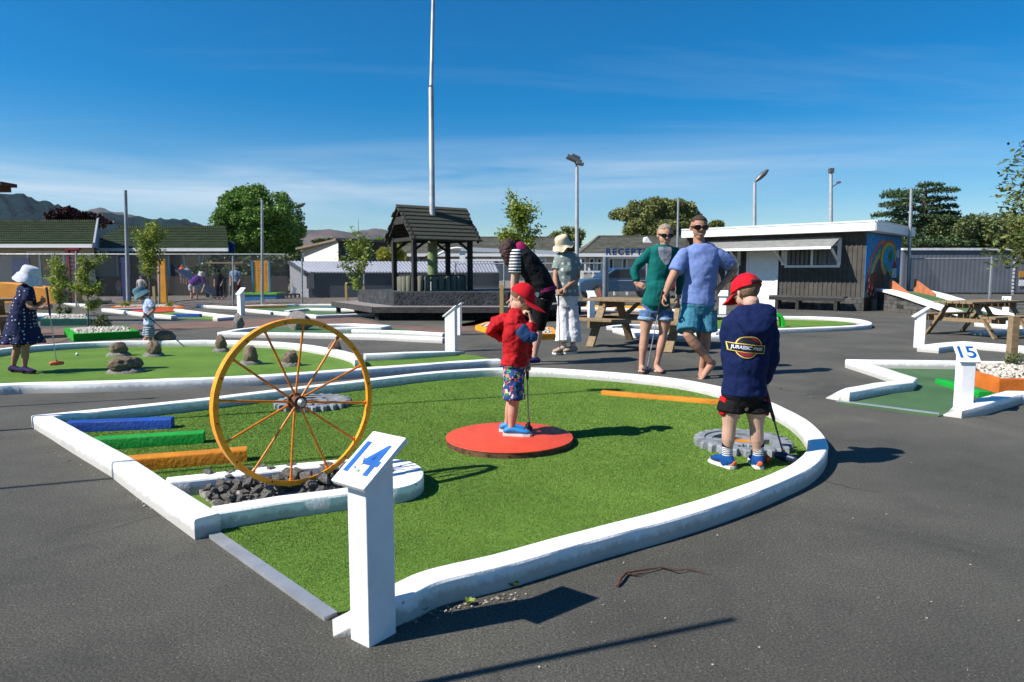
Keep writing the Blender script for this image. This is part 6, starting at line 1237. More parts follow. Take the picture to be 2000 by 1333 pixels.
def headmb(mb, c_, f, up, H, mi=None):
    f = f.normalized(); up = (up-f*up.dot(f)).normalized(); sd = f.cross(up); ax = (sd, f, up)
    mb.ell(c_+up*.12*H-f*.06*H, (.335*H, .42*H, .37*H), ax, 20, 14, mi); mb.ell(c_-up*.10*H+f*.09*H, (.275*H, .28*H, .33*H), ax, 18, 12, mi); mb.ell(c_-up*.36*H+f*.20*H, (.15*H, .13*H, .12*H), ax, 14, 10, mi)
    mb.ell(c_-up*.24*H+f*.10*H, (.23*H, .20*H, .18*H), ax, 14, 10, mi)
    mb.chain([c_+up*.08*H+f*.33*H, c_-up*.02*H+f*.385*H, c_-up*.085*H+f*.42*H], [(.035*H, .04*H), (.045*H, .05*H), (.07*H, .05*H)], sd, 10, mi)
    mb.ell(c_+up*.10*H+f*.28*H, (.22*H, .09*H, .05*H), ax, 12, 8, mi)
    for q in (-1, 1): mb.ell(c_-up*.07*H+f*.25*H+sd*q*.14*H, (.09*H, .08*H, .08*H), ax, 10, 8, mi); mb.ell(c_-up*.02*H-f*.03*H+sd*q*.335*H, (.035*H, .075*H, .125*H), (sd, (f-sd*q*.4).normalized(), up), 10, 8, mi)
    mb.ell(c_-up*.235*H+f*.345*H, (.10*H, .045*H, .022*H), ax, 10, 8, mi); mb.ell(c_-up*.275*H+f*.34*H, (.085*H, .045*H, .024*H), ax, 10, 8, mi)
    return ax
def cap_hair(mb, c_, ax, H, k=1.09, front=.45, low=-.45, jag=.02, back=0):
    sd, f, up = ax; o = c_+up*.12*H-f*.06*H; rs = []; nu, nv = 30, 18
    for i in range(1, nv):
        th = math.pi*i/nv; r_ = []
        for j in range(nu):
            a = 2*math.pi*j/nu; x, y, z = math.sin(th)*math.cos(a), math.sin(th)*math.sin(a), math.cos(th); kk = k+jag*noise.noise(Vector((x*5, y*5, z*5)))*2
            if y > .1 and z < front-(.25*abs(x)): kk = .86
            if z < low: kk *= .85
            r_.append(o+sd*x*.335*H*kk+f*(y*.42*H*kk-(back*H if y < 0 else 0))+up*z*.37*H*kk)
        rs.append(r_)
    mb.rings(rs)
def face_bits(e_body, c_, ax, H, eyes=True, shades=False, smile=False, beard=None, brow=(.12, .08, .05)):
    sd, f, up = ax
    if shades:
        k = MB(); GL = mat('black_sunglass_lens', (.006, .006, .007), .06, spec=.8, var=0)
        for q in (-1, 1):
            o = c_+up*.035*H+f*.395*H+sd*q*.155*H; n_ = (f+sd*q*.22-up*.05).normalized(); s2 = n_.cross(up).normalized(); u2 = s2.cross(n_)
            pts = [(math.cos(a), math.sin(a)) for a in np.linspace(0, 2*math.pi, 18, endpoint=False)]; pr = lambda x, z, dz: o+s2*(math.copysign(abs(x)**.7, x)*.135*H)+u2*(math.copysign(abs(z)**.75, z)*(.088 if z > 0 else .10)*H)+n_*dz
            k.rings([[pr(x, z, -.012*H) for x, z in pts], [pr(x, z, .02*H) for x, z in pts]])
            k.bar(c_+up*.06*H+f*.36*H+sd*q*.29*H, c_+up*.04*H-f*.02*H+sd*q*.345*H, .02*H, .05*H)
        k.bar(c_+up*.07*H+f*.42*H-sd*.06*H, c_+up*.07*H+f*.42*H+sd*.06*H, .025*H, .025*H); k.build('sunglasses', GL, e_body)
    if eyes:
        EW = mat('eye_white', (.7, .68, .65), .2, var=.02); ED = mat('dark_iris', (.02, .02, .025), .15)
        for q in (-1, 1):
            k = MB(); o = c_+up*.02*H+f*.335*H+sd*q*.14*H; k.ell(o, (.05*H, .04*H, .032*H), ax, 12, 8); ey = k.build('eye', EW, e_body, smooth=80); k = MB(); k.ell(o+f*.028*H-up*.006*H, (.02*H, .016*H, .022*H), ax, 10, 7); k.build('iris', ED, ey, smooth=80)
            k = MB(); k.chain([c_+up*.105*H+f*.36*H+sd*q*.06*H, c_+up*.12*H+f*.36*H+sd*q*.14*H, c_+up*.10*H+f*.32*H+sd*q*.22*H], [.012*H]*3, up, 6); k.build('eyebrow', mat('brow_hair', brow, .9), e_body)
    if smile:
        k = MB(); rs = []; n_ = 10
        up_e = [c_-up*(.232-.022*(2*i/n_-1)**2)*H+f*(.392-.05*(2*i/n_-1)**2)*H+sd*(2*i/n_-1)*.105*H for i in range(n_+1)]; lo_e = [c_-up*(.262-.052*(2*i/n_-1)**2)*H+f*(.388-.05*(2*i/n_-1)**2)*H+sd*(2*i/n_-1)*.105*H for i in range(n_+1)]
        k.add(up_e+lo_e, [(i, i+1, n_+2+i, n_+1+i) for i in range(n_)]); k.build('teeth', mat('teeth', (.40, .35, .31), .4, var=.03), e_body)
    else:
        k = MB(); k.chain([c_-up*.252*H+f*.355*H-sd*.10*H, c_-up*.256*H+f*.385*H, c_-up*.252*H+f*.355*H+sd*.10*H], [.010*H]*3, up, 6); k.build('mouth', mat('lip_line', (.30, .10, .085), .5), e_body)
def torso(mb, J, S, f, g=0, parts=('pel', 'hip', 'waist', 'chest', 'sh', 'neck'), fem=0, mi=None, gdep=0, k=1.0, hemz=None):
    T = {'pel': (.120, .095), 'hip': (.165, .115), 'waist': (.145-.012*fem, .105), 'chest': (.165-.008*fem, .118+.006*fem), 'sh': (.175-.012*fem, .088), 'neck': (.062, .060)}
    sdv = (J['shR']-J['shL']); sdv.z = 0; sdv = sdv.normalized() if sdv.length > .05*S else f.cross(Vector((0, 0, 1))).normalized()
    pts = []; rad = []
    for p in parts: pts.append(J[p]); a, b_ = T[p]; kk = 1 if p == 'neck' else k; rad.append((a*S*kk+g, b_*S*kk+g+gdep))
    if len(pts) > 1: pts2 = catmull(pts, 4); rad2 = [(float(np.interp(i/4, range(len(rad)), [q[0] for q in rad])), float(np.interp(i/4, range(len(rad)), [q[1] for q in rad]))) for i in range(len(pts2))]; mb.chain(pts2, rad2, sdv, 22, mi, (.15, .75 if parts[-1] == 'sh' else .15) if g > .01 else .75)
    return sdv
def joints(Y, d):
    """survey: name -> (px, py, forward offset in metres away from the camera)"""
    return {k_: D(v[0], v[1], Y+(v[2] if len(v) > 2 else 0)) for k_, v in d.items()}
def putter(grip, tip, label, headm, hd=(1, 0, 0), group=None, gl=.24, hs=1.0, shaftm=None):
    e = thing('putter', label, 'golf club', tip, 'putters'); grip, tip = Vector(grip), Vector(tip); a = (tip-grip).normalized(); k = MB(); k.tube([grip, tip], .0055, 8); k.build('shaft', shaftm or mat('putter_steel', (.32, .33, .35), .3, .7), e, smooth=60)
    k = MB(); k.tube([grip-a*.01, grip, grip+a*gl, grip+a*(gl+.02)], [.009, .013, .011, .007], 10); k.build('grip', BLACK, e, smooth=60)
    h = Vector(hd).normalized(); k = MB(); o = tip+Vector((0, 0, .012)); k.chain([o-h*.045*hs, o+h*.0*hs, o+h*.05*hs], [(.017*hs, .014*hs), (.021*hs, .017*hs), (.016*hs, .012*hs)], (0, 0, 1), 10); k.tube([tip+Vector((0, 0, .01)), tip-a*.05], .011, 8); k.build('club_head', headm, e, smooth=60); return e
def bucket(mb, c_, ax, H, flare=1.5, drop=.22, crown=1.1, wav=.03, seg=40):
    sd, f, up = ax; o = c_+up*.10*H-f*.04*H; rs = []
    for z, r_ in ((.46, .05), (.455, .55), (.43, .80), (.34, .97), (.10, 1.04), (.02, 1.06), (-.06, 1.06+(flare-1.06)*.4), (-.06-drop*.6, flare*.9), (-.06-drop, flare), (-.06-drop-.012, flare*.985), (-.06-drop*.6-.02, flare*.86), (-.10, 1.0)):
        rs.append([o+sd*(.36*H*crown*r_*math.cos(a))+f*(.44*H*crown*r_*math.sin(a))+up*((z*crown+(wav*math.sin(a*5+1)+wav*.7*math.sin(a*8))*max(0, r_-1))*H) for a in np.linspace(0, 2*math.pi, seg, endpoint=False)])
    mb.rings(rs, caps=True)
def cap(parent, c_, ax, H, m_, brimd=None, brimlen=.55, backhole=False, mstrap=None):
    sd, f, up = ax; o = c_+up*.12*H-f*.05*H; bd = f if brimd is None else brimd; bd = (bd-up*bd.dot(up)).normalized(); bs = bd.cross(up)
    k = MB(); rs = []; nu = 36
    for i in range(11):
        th = math.pi/2*(1-i/10)*1.02; r_ = []
        for j in range(nu):
            a = 2*math.pi*j/nu; R = 1.16; x, y = math.cos(a)*math.sin(th), math.sin(a)*math.sin(th); zz_ = math.cos(th); low = -.02
            r_.append(o+bs*x*.365*H*R*.98+bd*y*.43*H*R+up*(zz_*.42*H*R*1.02+low*H+.012*H*math.sin(a*6)*math.sin(th)))
        rs.append(r_[::-1])
    k.rings(rs); sh = k.build('cap_crown', m_, parent, smooth=70)
    k = MB(); n_ = 18; rows = []
    for u_ in (0, .35, .7, 1):
        rows.append([o+bs*(math.sin(a)*.40*H*(1-.12*u_))+bd*(math.cos(a)*.46*H+u_*brimlen*H*math.cos(a*.9)**.5)+up*(.0*H-.10*H*abs(math.sin(a))**1.6-u_*.10*H) for a in np.linspace(-1.25, 1.25, n_)])
    vs = [q for r_ in rows for q in r_]; vs += [q-up*.02*H for r_ in rows for q in r_]; N0 = len(rows)*n_; fs = []
    for i in range(len(rows)-1):
        for j in range(n_-1): q = (i*n_+j, i*n_+j+1, (i+1)*n_+j+1, (i+1)*n_+j); fs.append(q); fs.append(tuple(N0+w for w in q[::-1]))
    for j in range(n_-1): fs.append(((len(rows)-1)*n_+j, (len(rows)-1)*n_+j+1, N0+(len(rows)-1)*n_+j+1, N0+(len(rows)-1)*n_+j))
    for i in range(len(rows)-1): fs.append((i*n_, (i+1)*n_, N0+(i+1)*n_, N0+i*n_)); fs.append((i*n_+n_-1, N0+i*n_+n_-1, N0+(i+1)*n_+n_-1, (i+1)*n_+n_-1))
    k.add(vs, fs); k.build('cap_brim', m_, parent, smooth=60)
    k = MB(); k.ell(o+up*.47*H, (.03*H, .03*H, .015*H), ax, 8, 6); k.build('cap_button', m_, parent)
    if backhole:
        k = MB(); rim = []
        for a in np.linspace(0, math.pi, 14): x = math.cos(a)*.44; z = .03+math.sin(a)*.34; y = -math.sqrt(max(.02, 1-x*x-z*z)); rim.append(o+bs*x*.365*H*1.185+bd*y*.43*H*1.185+up*z*.42*H*1.17)
        k.add(rim, [tuple(range(len(rim)))]); k.build('cap_opening', mat('sandy_hair', (.19, .12, .07), .9, var=.3, scale=60), parent)
        k = MB(); st = []
        for a in np.linspace(-.52, .52, 12): st.append(o-bd*math.cos(a)*.43*H*1.195+bs*math.sin(a)*.365*H*1.195+up*.035*H)
        k.chain(st, [(.045*H, .012*H)]*12, up, 8); k.build('cap_strap', mstrap or BLACK, parent)
    return sh
Z = Vector((0, 0, 1)); XX = Vector((1, 0, 0))
# ---------------- boy on the red disc
Yk = P(1002, 848, .052).y; S = .62
J = joints(Yk, dict(pel=(1006, 727), hip=(1006, 712), waist=(1007, 690), chest=(1007, 655), sh=(1007, 628), neck=(1008, 613), head=(1020, 584), shR=(1003, 632, -.08), shL=(1012, 632, .09),
    elR=(1037, 664, -.10), haR=(1038, 626, -.06), elL=(1030, 668, .11), haL=(1029, 706, .05), hipR=(1002, 724, -.045), hipL=(1008, 722, .05), knR=(1004, 783, -.05), knL=(1000, 781, .06), anR=(998, 843, -.05), anL=(990, 832, .07)))
e = thing('person', 'small boy in red cap and red hoodie standing on the red disc', 'child', (J['anR'].x, Yk, .052)); fb = Vector((1, -.12, 0)).normalized(); fh = Vector((.80, -.22, -.48)); up = Vector((.45, 0, .9)); H = .185
k = MB(); torso(k, J, S, fb, -.004)
for q in 'RL': limb(k, J['hip'+q], J['kn'+q], J['an'+q], LEG, S*1.05); limb(k, J['sh'+q], J['el'+q], J['ha'+q], ARM, S)
k.chain([J['neck']-Z*.03, J['head']-up.normalized()*.05-fh.normalized()*.02], [.040, .038], XX); ax = headmb(k, J['head'], fh, up, H)
for q in 'RL': footmb(k, J['an'+q], (1, -.1), S, 0, .06, .25)
handmb(k, J['haR'], Vector((-.30, .10, 1)), Vector((-1, .1, .1)), .66, 1.25, -1); handmb(k, J['haL'], Vector((.1, -.2, -1)), Vector((0, -1, 0)), .62, 1.3, 1)
bd = k.build('body', SK1, e, voxel=.0042, sm=3); face_bits(bd, J['head'], ax, H)
k = MB(); cap_hair(k, J['head'], ax, H, 1.05, .35, -.60, .01); k.build('hair', mat('brown_short_hair', (.13, .07, .04), .9, var=.3, scale=80, bump=.5, bscale=160), e, smooth=80)
REDC = cloth('red_cap_cloth', 215, 22, 40, bump=.1); cp = cap(e, J['head'], ax, H, REDC, brimlen=.62)
k = MB(); o = J['head']+ax[2]*.36*H+ax[1]*.33*H; tnr = (ax[1]*.8+ax[2]*.6-Vector((0, .5, 0))).normalized(); s2 = tnr.cross(Z).normalized(); u2 = s2.cross(tnr); k.add([o+tnr*.035*H*3+s2*.13*H*math.cos(a)*(1+.25*math.sin(3*a))+u2*.10*H*math.sin(a) for a in np.linspace(0, 6.28, 14, endpoint=False)], [tuple(range(14))]); k.build('cap_patch', mat('white_patch', (.7, .7, .72), .7), e)
REDH = cloth('red_hoodie_fleece', 200, 30, 38); NAVYF = cloth('navy_fleece', 18, 34, 72)
Jh = dict(J); k = MB(); torso(k, Jh, S, fb, .020, ('hip', 'waist', 'chest', 'sh'), k=1.04); k.chain([J['neck']-Z*.015, J['neck']+Z*.012], [.060, .052], XX)
for q in 'RL': limb(k, J['sh'+q], J['el'+q], J['ha'+q], ARM, S, .017, 0, .93)
k.chain([J['sh']-fb*.06+Z*.02, J['sh']-fb*.13-Z*.02, J['sh']-fb*.165-Z*.07, J['sh']-fb*.10-Z*.12], [(.085, .04), (.095, .055), (.07, .05), (.05, .03)], Vector((0, 1, 0)), 14)
ho = k.build('hoodie', REDH, e, voxel=.006, sm=8, disp=(.05, .026))
k = MB(); limb(k, J['shR'], J['elR'], J['haR'], ARM, S, .024, .20, .66); k.build('sleeve_panel', cloth('denim_blue_fleece', 45, 80, 130), e, voxel=.006, sm=2, disp=(.05, .012))
k = MB(); torso(k, J, S, fb, .016, ('pel', 'hip'), k=1.02)
for q in 'RL': limb(k, J['hip'+q], J['kn'+q], J['an'+q], LEG, S, .018, 0, .47, flare=.012)
k.build('shorts', patterned('floral_print', 'blobs', (.02, .05, .16), None, 34, [(.02, .05, .18), (.55, .06, .08), (.03, .07, .22), (.75, .62, .45), (.06, .25, .10), (.70, .25, .12), (.03, .09, .25)]), e, voxel=.0055, sm=2, disp=(.05, .012))
CLOG = mat('blue_foam_clog', s(35, 125, 190), .5, var=.1); SOLE = mat('white_sole', (.65, .65, .62), .6)
for q in 'RL':
    k = MB(); footmb(k, J['an'+q], (1, -.1), S, .007, .066, .27); c_ = k.build('clog', CLOG, e, voxel=.004, sm=2); d_ = Vector((1, -.1, 0)).normalized(); a = Vector((J['an'+q].x, J['an'+q].y, .0)); sd_ = Vector((-d_.y, d_.x, 0)); k = MB(); k.prism([tuple((a+d_*(x*.17)+sd_*w)[:2]) for x, w in ((-.30, -.018), (-.33, 0), (-.30, .018), (0, .024), (.5, .034), (.78, .028), (.86, 0), (.78, -.028), (.5, -.034), (0, -.024))], .053, .070); k.build('sole', SOLE, c_)
putter(J['haL']+Vector((-.0, 0, .05)), D(1033, 838, Yk+.04), 'short putter with a black head held by the boy on the red disc', BLACK, (.3, -1, 0), gl=.16)

# ---------------- boy in the navy hoodie, back to the camera
Yk = P(1446, 915).y; S = .72
J = joints(Yk, dict(pel=(1453, 790), hip=(1453, 770), waist=(1454, 735), chest=(1460, 670), sh=(1463, 626), neck=(1461, 607), head=(1457, 573), shR=(1497, 634), shL=(1428, 632), elR=(1505, 698, .04), haR=(1490, 748, .15), elL=(1424, 698, .05), haL=(1440, 748, .16),
    hipR=(1476, 785), hipL=(1430, 785), knR=(1477, 835, -.01), knL=(1424, 832, -.01), anR=(1480, 900), anL=(1420, 896)))
e = thing('person', 'boy in red cap and navy hoodie with a film logo, seen from behind', 'child', (J['hip'].x, Yk, 0)); fb = Vector((0, 1, 0)); fh = Vector((-.42, .80, -.42)); up = Vector((-.12, .30, .95)); H = .195
J['anR'].z = .075; J['anL'].z = .075
k = MB(); torso(k, J, S, fb, -.006)
for q in 'RL': limb(k, J['hip'+q], J['kn'+q], J['an'+q], LEG, S*1.0); limb(k, J['sh'+q], J['el'+q], J['ha'+q], ARM, S)
k.chain([J['neck']-Z*.03, J['head']-up.normalized()*.06-fh.normalized()*.03], [.049, .046], XX); ax = headmb(k, J['head'], fh, up, H)
footmb(k, J['anR'], (.15, 1), S, 0, .02); footmb(k, J['anL'], (-.40, .9), S, 0, .02)
for q, t_ in (('R', 1), ('L', -1)): handmb(k, J['ha'+q], Vector((0, .5, -1)), Vector((0, 1, 0)), .72, 1.3, t_)
bd = k.build('body', SK3, e, voxel=.0045, sm=3); face_bits(bd, J['head'], ax, H)
k = MB(); cap_hair(k, J['head'], ax, H, 1.035, .35, -.88, .01); k.build('hair', mat('sandy_hair', (.19, .12, .07), .9, var=.3, scale=60, bump=.5, bscale=160), e, smooth=80)
cap(e, J['head'], ax, H, cloth('bright_red_cap_cloth', 222, 20, 42, bump=.1), brimlen=.55, backhole=True)
NAVY = cloth('navy_hoodie_fleece', 14, 34, 84, var=.08); k = MB()
torso(k, J, S, fb, .018, ('hip', 'waist', 'chest', 'sh'), gdep=.014, k=1.0); k.chain([J['neck']-Z*.03, J['neck']+Z*.010, J['neck']+Z*.026], [(.095, .075), (.072, .066), (.064, .060)], XX, cap=.2)
for q in 'RL': limb(k, J['sh'+q], J['el'+q], J['ha'+q], ARM, S, .024, 0, .95)
k.chain([J['sh']-fb*.075+Z*.075, J['sh']-fb*.12-Z*.0, J['sh']-fb*.14-Z*.06, J['sh']-fb*.13-Z*.13], [(.125, .035), (.12, .05), (.085, .05), (.035, .03)], XX, 18)
hd = k.build('hoodie', NAVY, e, voxel=.006, sm=10, disp=(.08, .024))
k = MB(); o = J['neck']-fb*.062+Z*.022
k.chain([o-XX*.065+Z*.012-fb*-.03, o-Z*.008, o+XX*.065+Z*.012-fb*-.03], [(.012, .008)]*3, Z, 8); k.build('collar_lining', cloth('red_lining', 170, 40, 40), hd)
# chest badge on the back of the hoodie
gold = mat('badge_yellow', s(225, 195, 90), .6); dk_ = mat('badge_dark', s(22, 18, 40), .7); mar = mat('badge_maroon', s(140, 25, 45), .7); wh_ = mat('badge_white', s(215, 225, 245), .6)
bc = D(1464, 681, Yk-.15); bc.y -= .25
def dense(bm, L):
    for _ in range(7):
        es = [q for q in bm.edges if q.calc_length() > L]
        if not es: break
        bmesh.ops.subdivide_edges(bm, edges=es, cuts=1); bmesh.ops.triangulate(bm, faces=[f_ for f_ in bm.faces if len(f_.verts) > 3])
def badge(name, pts, m_, lay, grid=False):
    bm = bmesh.new(); vs = [bm.verts.new((bc.x+x, bc.y-.02*lay, bc.z+z)) for x, z in pts]; bm.faces.new(vs); bmesh.ops.triangulate(bm, faces=bm.faces[:])
    dense(bm, .005); me = bpy.data.meshes.new(name); bm.to_mesh(me); bm.free(); me.materials.append(m_); o_ = bpy.data.objects.new(name, me); COL.objects.link(o_); o_.parent = hd; o_.matrix_parent_inverse = Matrix.Identity(4)
    wrap(o_, lay); return o_
from mathutils.bvhtree import BVHTree
_dg = bpy.context.evaluated_depsgraph_get(); _bv = BVHTree.FromObject(hd, _dg); G0_, GN = .006, 61; GX, GZ = bc.x-.18, bc.z-.18; HF = np.full((GN, GN), np.nan)
hmw = Matrix.Translation(-Vector(e.location)) if False else None
for i_ in range(GN):
    for j_ in range(GN):
        hit = _bv.ray_cast(Vector((GX+i_*G0_, bc.y-.4, GZ+j_*G0_)), Vector((0, 1, 0)))
        if hit[0] is not None: HF[i_, j_] = hit[0].y
HF = np.where(np.isnan(HF), np.nanmax(HF), HF); HM = HF.copy()
for a_ in (-1, 0, 1):
    for b_ in (-1, 0, 1): HM = np.minimum(HM, np.roll(np.roll(HF, a_, 0), b_, 1))
for _ in range(6): HM = (HM+np.roll(HM, 1, 0)+np.roll(HM, -1, 0)+np.roll(HM, 1, 1)+np.roll(HM, -1, 1))/5
def wrap(o_, lay):
    for v in o_.data.vertices:
        u, w = (v.co.x-GX)/G0_, (v.co.z-GZ)/G0_; i0, j0 = int(u), int(w); fu, fw = u-i0, w-j0
        v.co.y = (HM[i0, j0]*(1-fu)+HM[i0+1, j0]*fu)*(1-fw)+(HM[i0, j0+1]*(1-fu)+HM[i0+1, j0+1]*fu)*fw-.003-.0011*lay
bwid = .098
circ = lambda r, x0=0, z0=0, sz=1: [(x0+r*math.cos(a), z0+r*sz*math.sin(a)) for a in np.linspace(0, 2*math.pi, 40, endpoint=False)]
badge('badge_ring', circ(.066, 0, .004), gold, 0); badge('badge_disc', circ(.061, 0, .004), dk_, 1); badge('badge_top', [(x, z) for x, z in circ(.057, 0, .006) if z > .02 and x > -.01], mar, 2); badge('badge_base', [(x, z) for x, z in circ(.055, 0, .002) if z < -.022], mar, 2)
ban = lambda g_: [(-bwid-g_, .026+g_), (-.065, .022+g_), (.065, .014+g_), (bwid+g_, .008+g_), (bwid+g_-.006, -.032-g_), (.0, -.026-g_), (-bwid-g_+.008, -.014-g_)]
badge('badge_banner_edge', ban(.004), gold, 3); bann = badge('badge_banner', ban(0), dk_, 4)
k = MB(); text_mb(k, 'JURASSIC PARK', (bc.x+.0, bc.y-.12, bc.z-.0035), (1, 0, -.085), (.085, 0, 1), .041, bold=.0008, spacing=.96, fit=(bwid*1.72, .027), sub=.004); o_ = k.build('badge_lettering', wh_, hd); wrap(o_, 6)
o_.data.validate()
k = MB(); torso(k, J, S, fb, .016, ('pel', 'hip'), k=1.02)
for q in 'RL': limb(k, J['hip'+q], J['kn'+q], J['an'+q], LEG, S, .016, 0, .20, flare=.014)
sh_ = k.build('shorts', cloth('black_shorts', 26, 24, 28), e, voxel=.0055, sm=2, disp=(.06, .010))
for sg, q in ((-1, 'L'), (1, 'R')): k = MB(); a = J['hip'+q]+XX*sg*.055; k.chain([a+Z*.02, a-Z*.035, a-Z*.07+XX*sg*.004], [(.018, .05), (.020, .05), (.018, .045)], XX, 12); k.build('side_panel', cloth('red_panel', 205, 25, 35), e, smooth=70)
SHOE = cloth('blue_sneaker', 20, 80, 150, bump=.2); STR = patterned('navy_striped_sock', 'hstripes', s(30, 35, 60), s(215, 215, 225), 90, thr=.5); NVS = cloth('navy_sock_band', 25, 30, 52); ORT = mat('orange_heel_tab', s(225, 105, 60), .6)
for q, d_ in (('R', (.15, 1)), ('L', (-.40, .9))):
    a = J['an'+q]; k = MB(); k.chain([a+Z*.075, a+Z*.02, a-Z*.02], [.031, .031, .033], XX, 14); so_ = k.build('sock', STR, e, smooth=70); k = MB(); k.chain([a+Z*.082, a+Z*.060], [.0335, .0335], XX, 14, cap=.2); k.build('sock_band', NVS, so_, smooth=70)
    k = MB(); footmb(k, a, d_, S, .007, .024, .225); k.chain([a-Z*.045, a-Z*.005], [.038, .038], XX, 12); sn = k.build('sneaker', SHOE, e, voxel=.004, sm=2)
    d2 = Vector((d_[0], d_[1], 0)).normalized(); sd_ = Vector((-d2.y, d2.x, 0)); aa = Vector((a.x, a.y, 0)); k = MB(); k.prism([tuple((aa+d2*(x*.20)+sd_*w)[:2]) for x, w in ((-.27, -.026), (-.31, 0), (-.27, .026), (0, .032), (.4, .041), (.66, .034), (.75, 0), (.66, -.034), (.4, -.041), (0, -.032))], .009, .026); k.build('sole', SOLE, sn); k = MB(); k.ell(aa-d2*.066+Z*.045, (.016, .006, .016), (sd_, d2, Z)); k.build('heel_tab', ORT, sn)
putter(D(1493, 755, Yk+.12), D(1533, 897, Yk+.05), 'long shafted putter with a dark blue head held by the boy in the navy hoodie', mat('dark_blue_head', s(18, 36, 66), .4), (.5, -.8, 0), gl=.2, hs=1.35, shaftm=mat('dark_shaft', (.05, .055, .07), .35, .5))

# ---------------- man
Yk = P(1366, 737).y; S = 1.03
J = joints(Yk, dict(pel=(1361, 613), hip=(1362, 595), waist=(1366, 565), chest=(1370, 522), sh=(1368, 490), neck=(1366, 477), head=(1365.5, 445), shR=(1337, 494, 0), shL=(1403, 497, 0), elR=(1312, 545, -.10), haR=(1298, 577, -.16), elL=(1436, 527, .06), haL=(1406, 562, -.02),
    hipR=(1348, 608, 0), hipL=(1380, 608, .0), knR=(1342, 654, -.14), knL=(1379, 654, 0), anR=(1387, 707, -.10), anL=(1371, 721, .05)))
e = thing('person', 'man in blue tee shirt, teal shorts and sunglasses with crossed bare feet', 'man', (J['hip'].x, Yk, 0)); fb = Vector((.02, -1, 0)); fh = Vector((-.02, -1, -.10)); up = Vector((0, -.08, 1)); H = .272
k = MB(); torso(k, J, S, fb, -.006)
for q in 'RL': limb(k, J['hip'+q], J['kn'+q], J['an'+q], LEG, S*1.03); limb(k, J['sh'+q], J['el'+q], J['ha'+q], ARM, S*1.18)
k.chain([J['neck']-Z*.03, J['head']-Z*.09+Vector((0, .02, 0))], [.064, .060], XX); ax = headmb(k, J['head'], fh, up, H)
fz = J['anL'].z-.085
footmb(k, Vector((J['anL'].x, J['anL'].y, .1)), (-.25, -1), S, 0, .012)
a = J['anR']; k.chain([a+Vector((.04, .02, -.01)), a+Vector((.01, .01, -.05)), a+Vector((-.05, 0, -.12)), a+Vector((-.10, -.02, -.175)), a+Vector((-.125, -.04, -.20))], [(.034, .036), (.040, .045), (.042, .034), (.046, .024), (.036, .014)], (.6, -.8, .2), 14)
handmb(k, J['haR'], Vector((-.25, -.15, -1)), Vector((.9, -.3, 0)), 1.02, 1.15, 1); handmb(k, J['haL'], Vector((-1, -.35, -.15)), Vector((0, .6, -.6)), 1.0, 1.0, 1)
bd = k.build('body', SK2, e, voxel=.0062, sm=3); face_bits(bd, J['head'], ax, H, eyes=False, shades=True, smile=True)
k = MB(); cap_hair(k, J['head'], ax, H, 1.045, .52, -.25, .015); k.build('hair', mat('dark_brown_hair', (.045, .026, .018), .85, var=.4, scale=60, bump=.6, bscale=150), e, smooth=80)
k = MB(); torso(k, J, S, fb, .020, ('pel', 'hip', 'waist', 'chest', 'sh')[1:]); k.chain([J['neck']-Z*.060, J['neck']-Z*.030, J['neck']-Z*.005], [(.155, .085), (.115, .080), (.075, .070)], XX, cap=.2)
for q in 'RL': limb(k, J['sh'+q], J['el'+q], J['ha'+q], ARM, S*1.18, .009, 0, .36, flare=.020)
k.build('tee_shirt', cloth('blue_tee_fabric', 128, 152, 214, var=.10, scale=40), e, voxel=.008, sm=10, disp=(.15, .028))
k = MB(); torso(k, J, S, fb, .020, ('pel', 'hip'), k=1.02)
for q in 'RL': limb(k, J['hip'+q], J['kn'+q], J['an'+q], LEG, S, .026, 0, .42, flare=.022)
k.build('shorts', cloth('teal_shorts_fabric', 72, 140, 165), e, voxel=.008, sm=3, disp=(.09, .022))
k = MB()
for q, sg in (('R', -1), ('L', 1)):
    k.chain([J['hip'+q]+XX*sg*.115+Z*.03, samp(J['hip'+q], J['kn'+q], J['an'+q], .2)+XX*sg*.118, samp(J['hip'+q], J['kn'+q], J['an'+q], .40)+XX*sg*.112], [(.004, .010)]*3, XX, 6)
k.build('side_stripe', cloth('navy_stripe', 20, 30, 60), e)
k = MB(); fx = Vector((J['anL'].x, J['anL'].y, 0)); d2 = Vector((-.25, -1, 0)).normalized(); sd_ = Vector((-d2.y, d2.x, 0))
k.prism([tuple((fx+d2*(x*.27)+sd_*w)[:2]) for x, w in ((-.26, -.035), (-.30, 0), (-.26, .035), (0, .04), (.5, .05), (.72, .042), (.80, 0), (.72, -.042), (.5, -.05), (0, -.04))], .003, .016); ff = k.build('flip_flop', mat('black_flip_flop', (.03, .03, .03), .7), e); k = MB(); p_ = fx+d2*.15+Z*.02
for sg in (-1, 1): k.tube([p_, fx+d2*.08+sd_*sg*.028+Z*.058, fx+sd_*sg*.042+Z*.02], .006, 6)
k.build('strap', mat('grey_strap', (.4, .4, .42), .6), ff)
putter(J['haR']+Vector((-.03, -.02, .04)), D(1263, 724, Yk-.08), 'putter with a black grip and white speckled shaft held by the man', mat('dark_head2', (.03, .03, .05), .4), (1, -.2, 0), shaftm=mat('lilac_shaft', (.30, .30, .42), .4, .2, var=.5, scale=60))

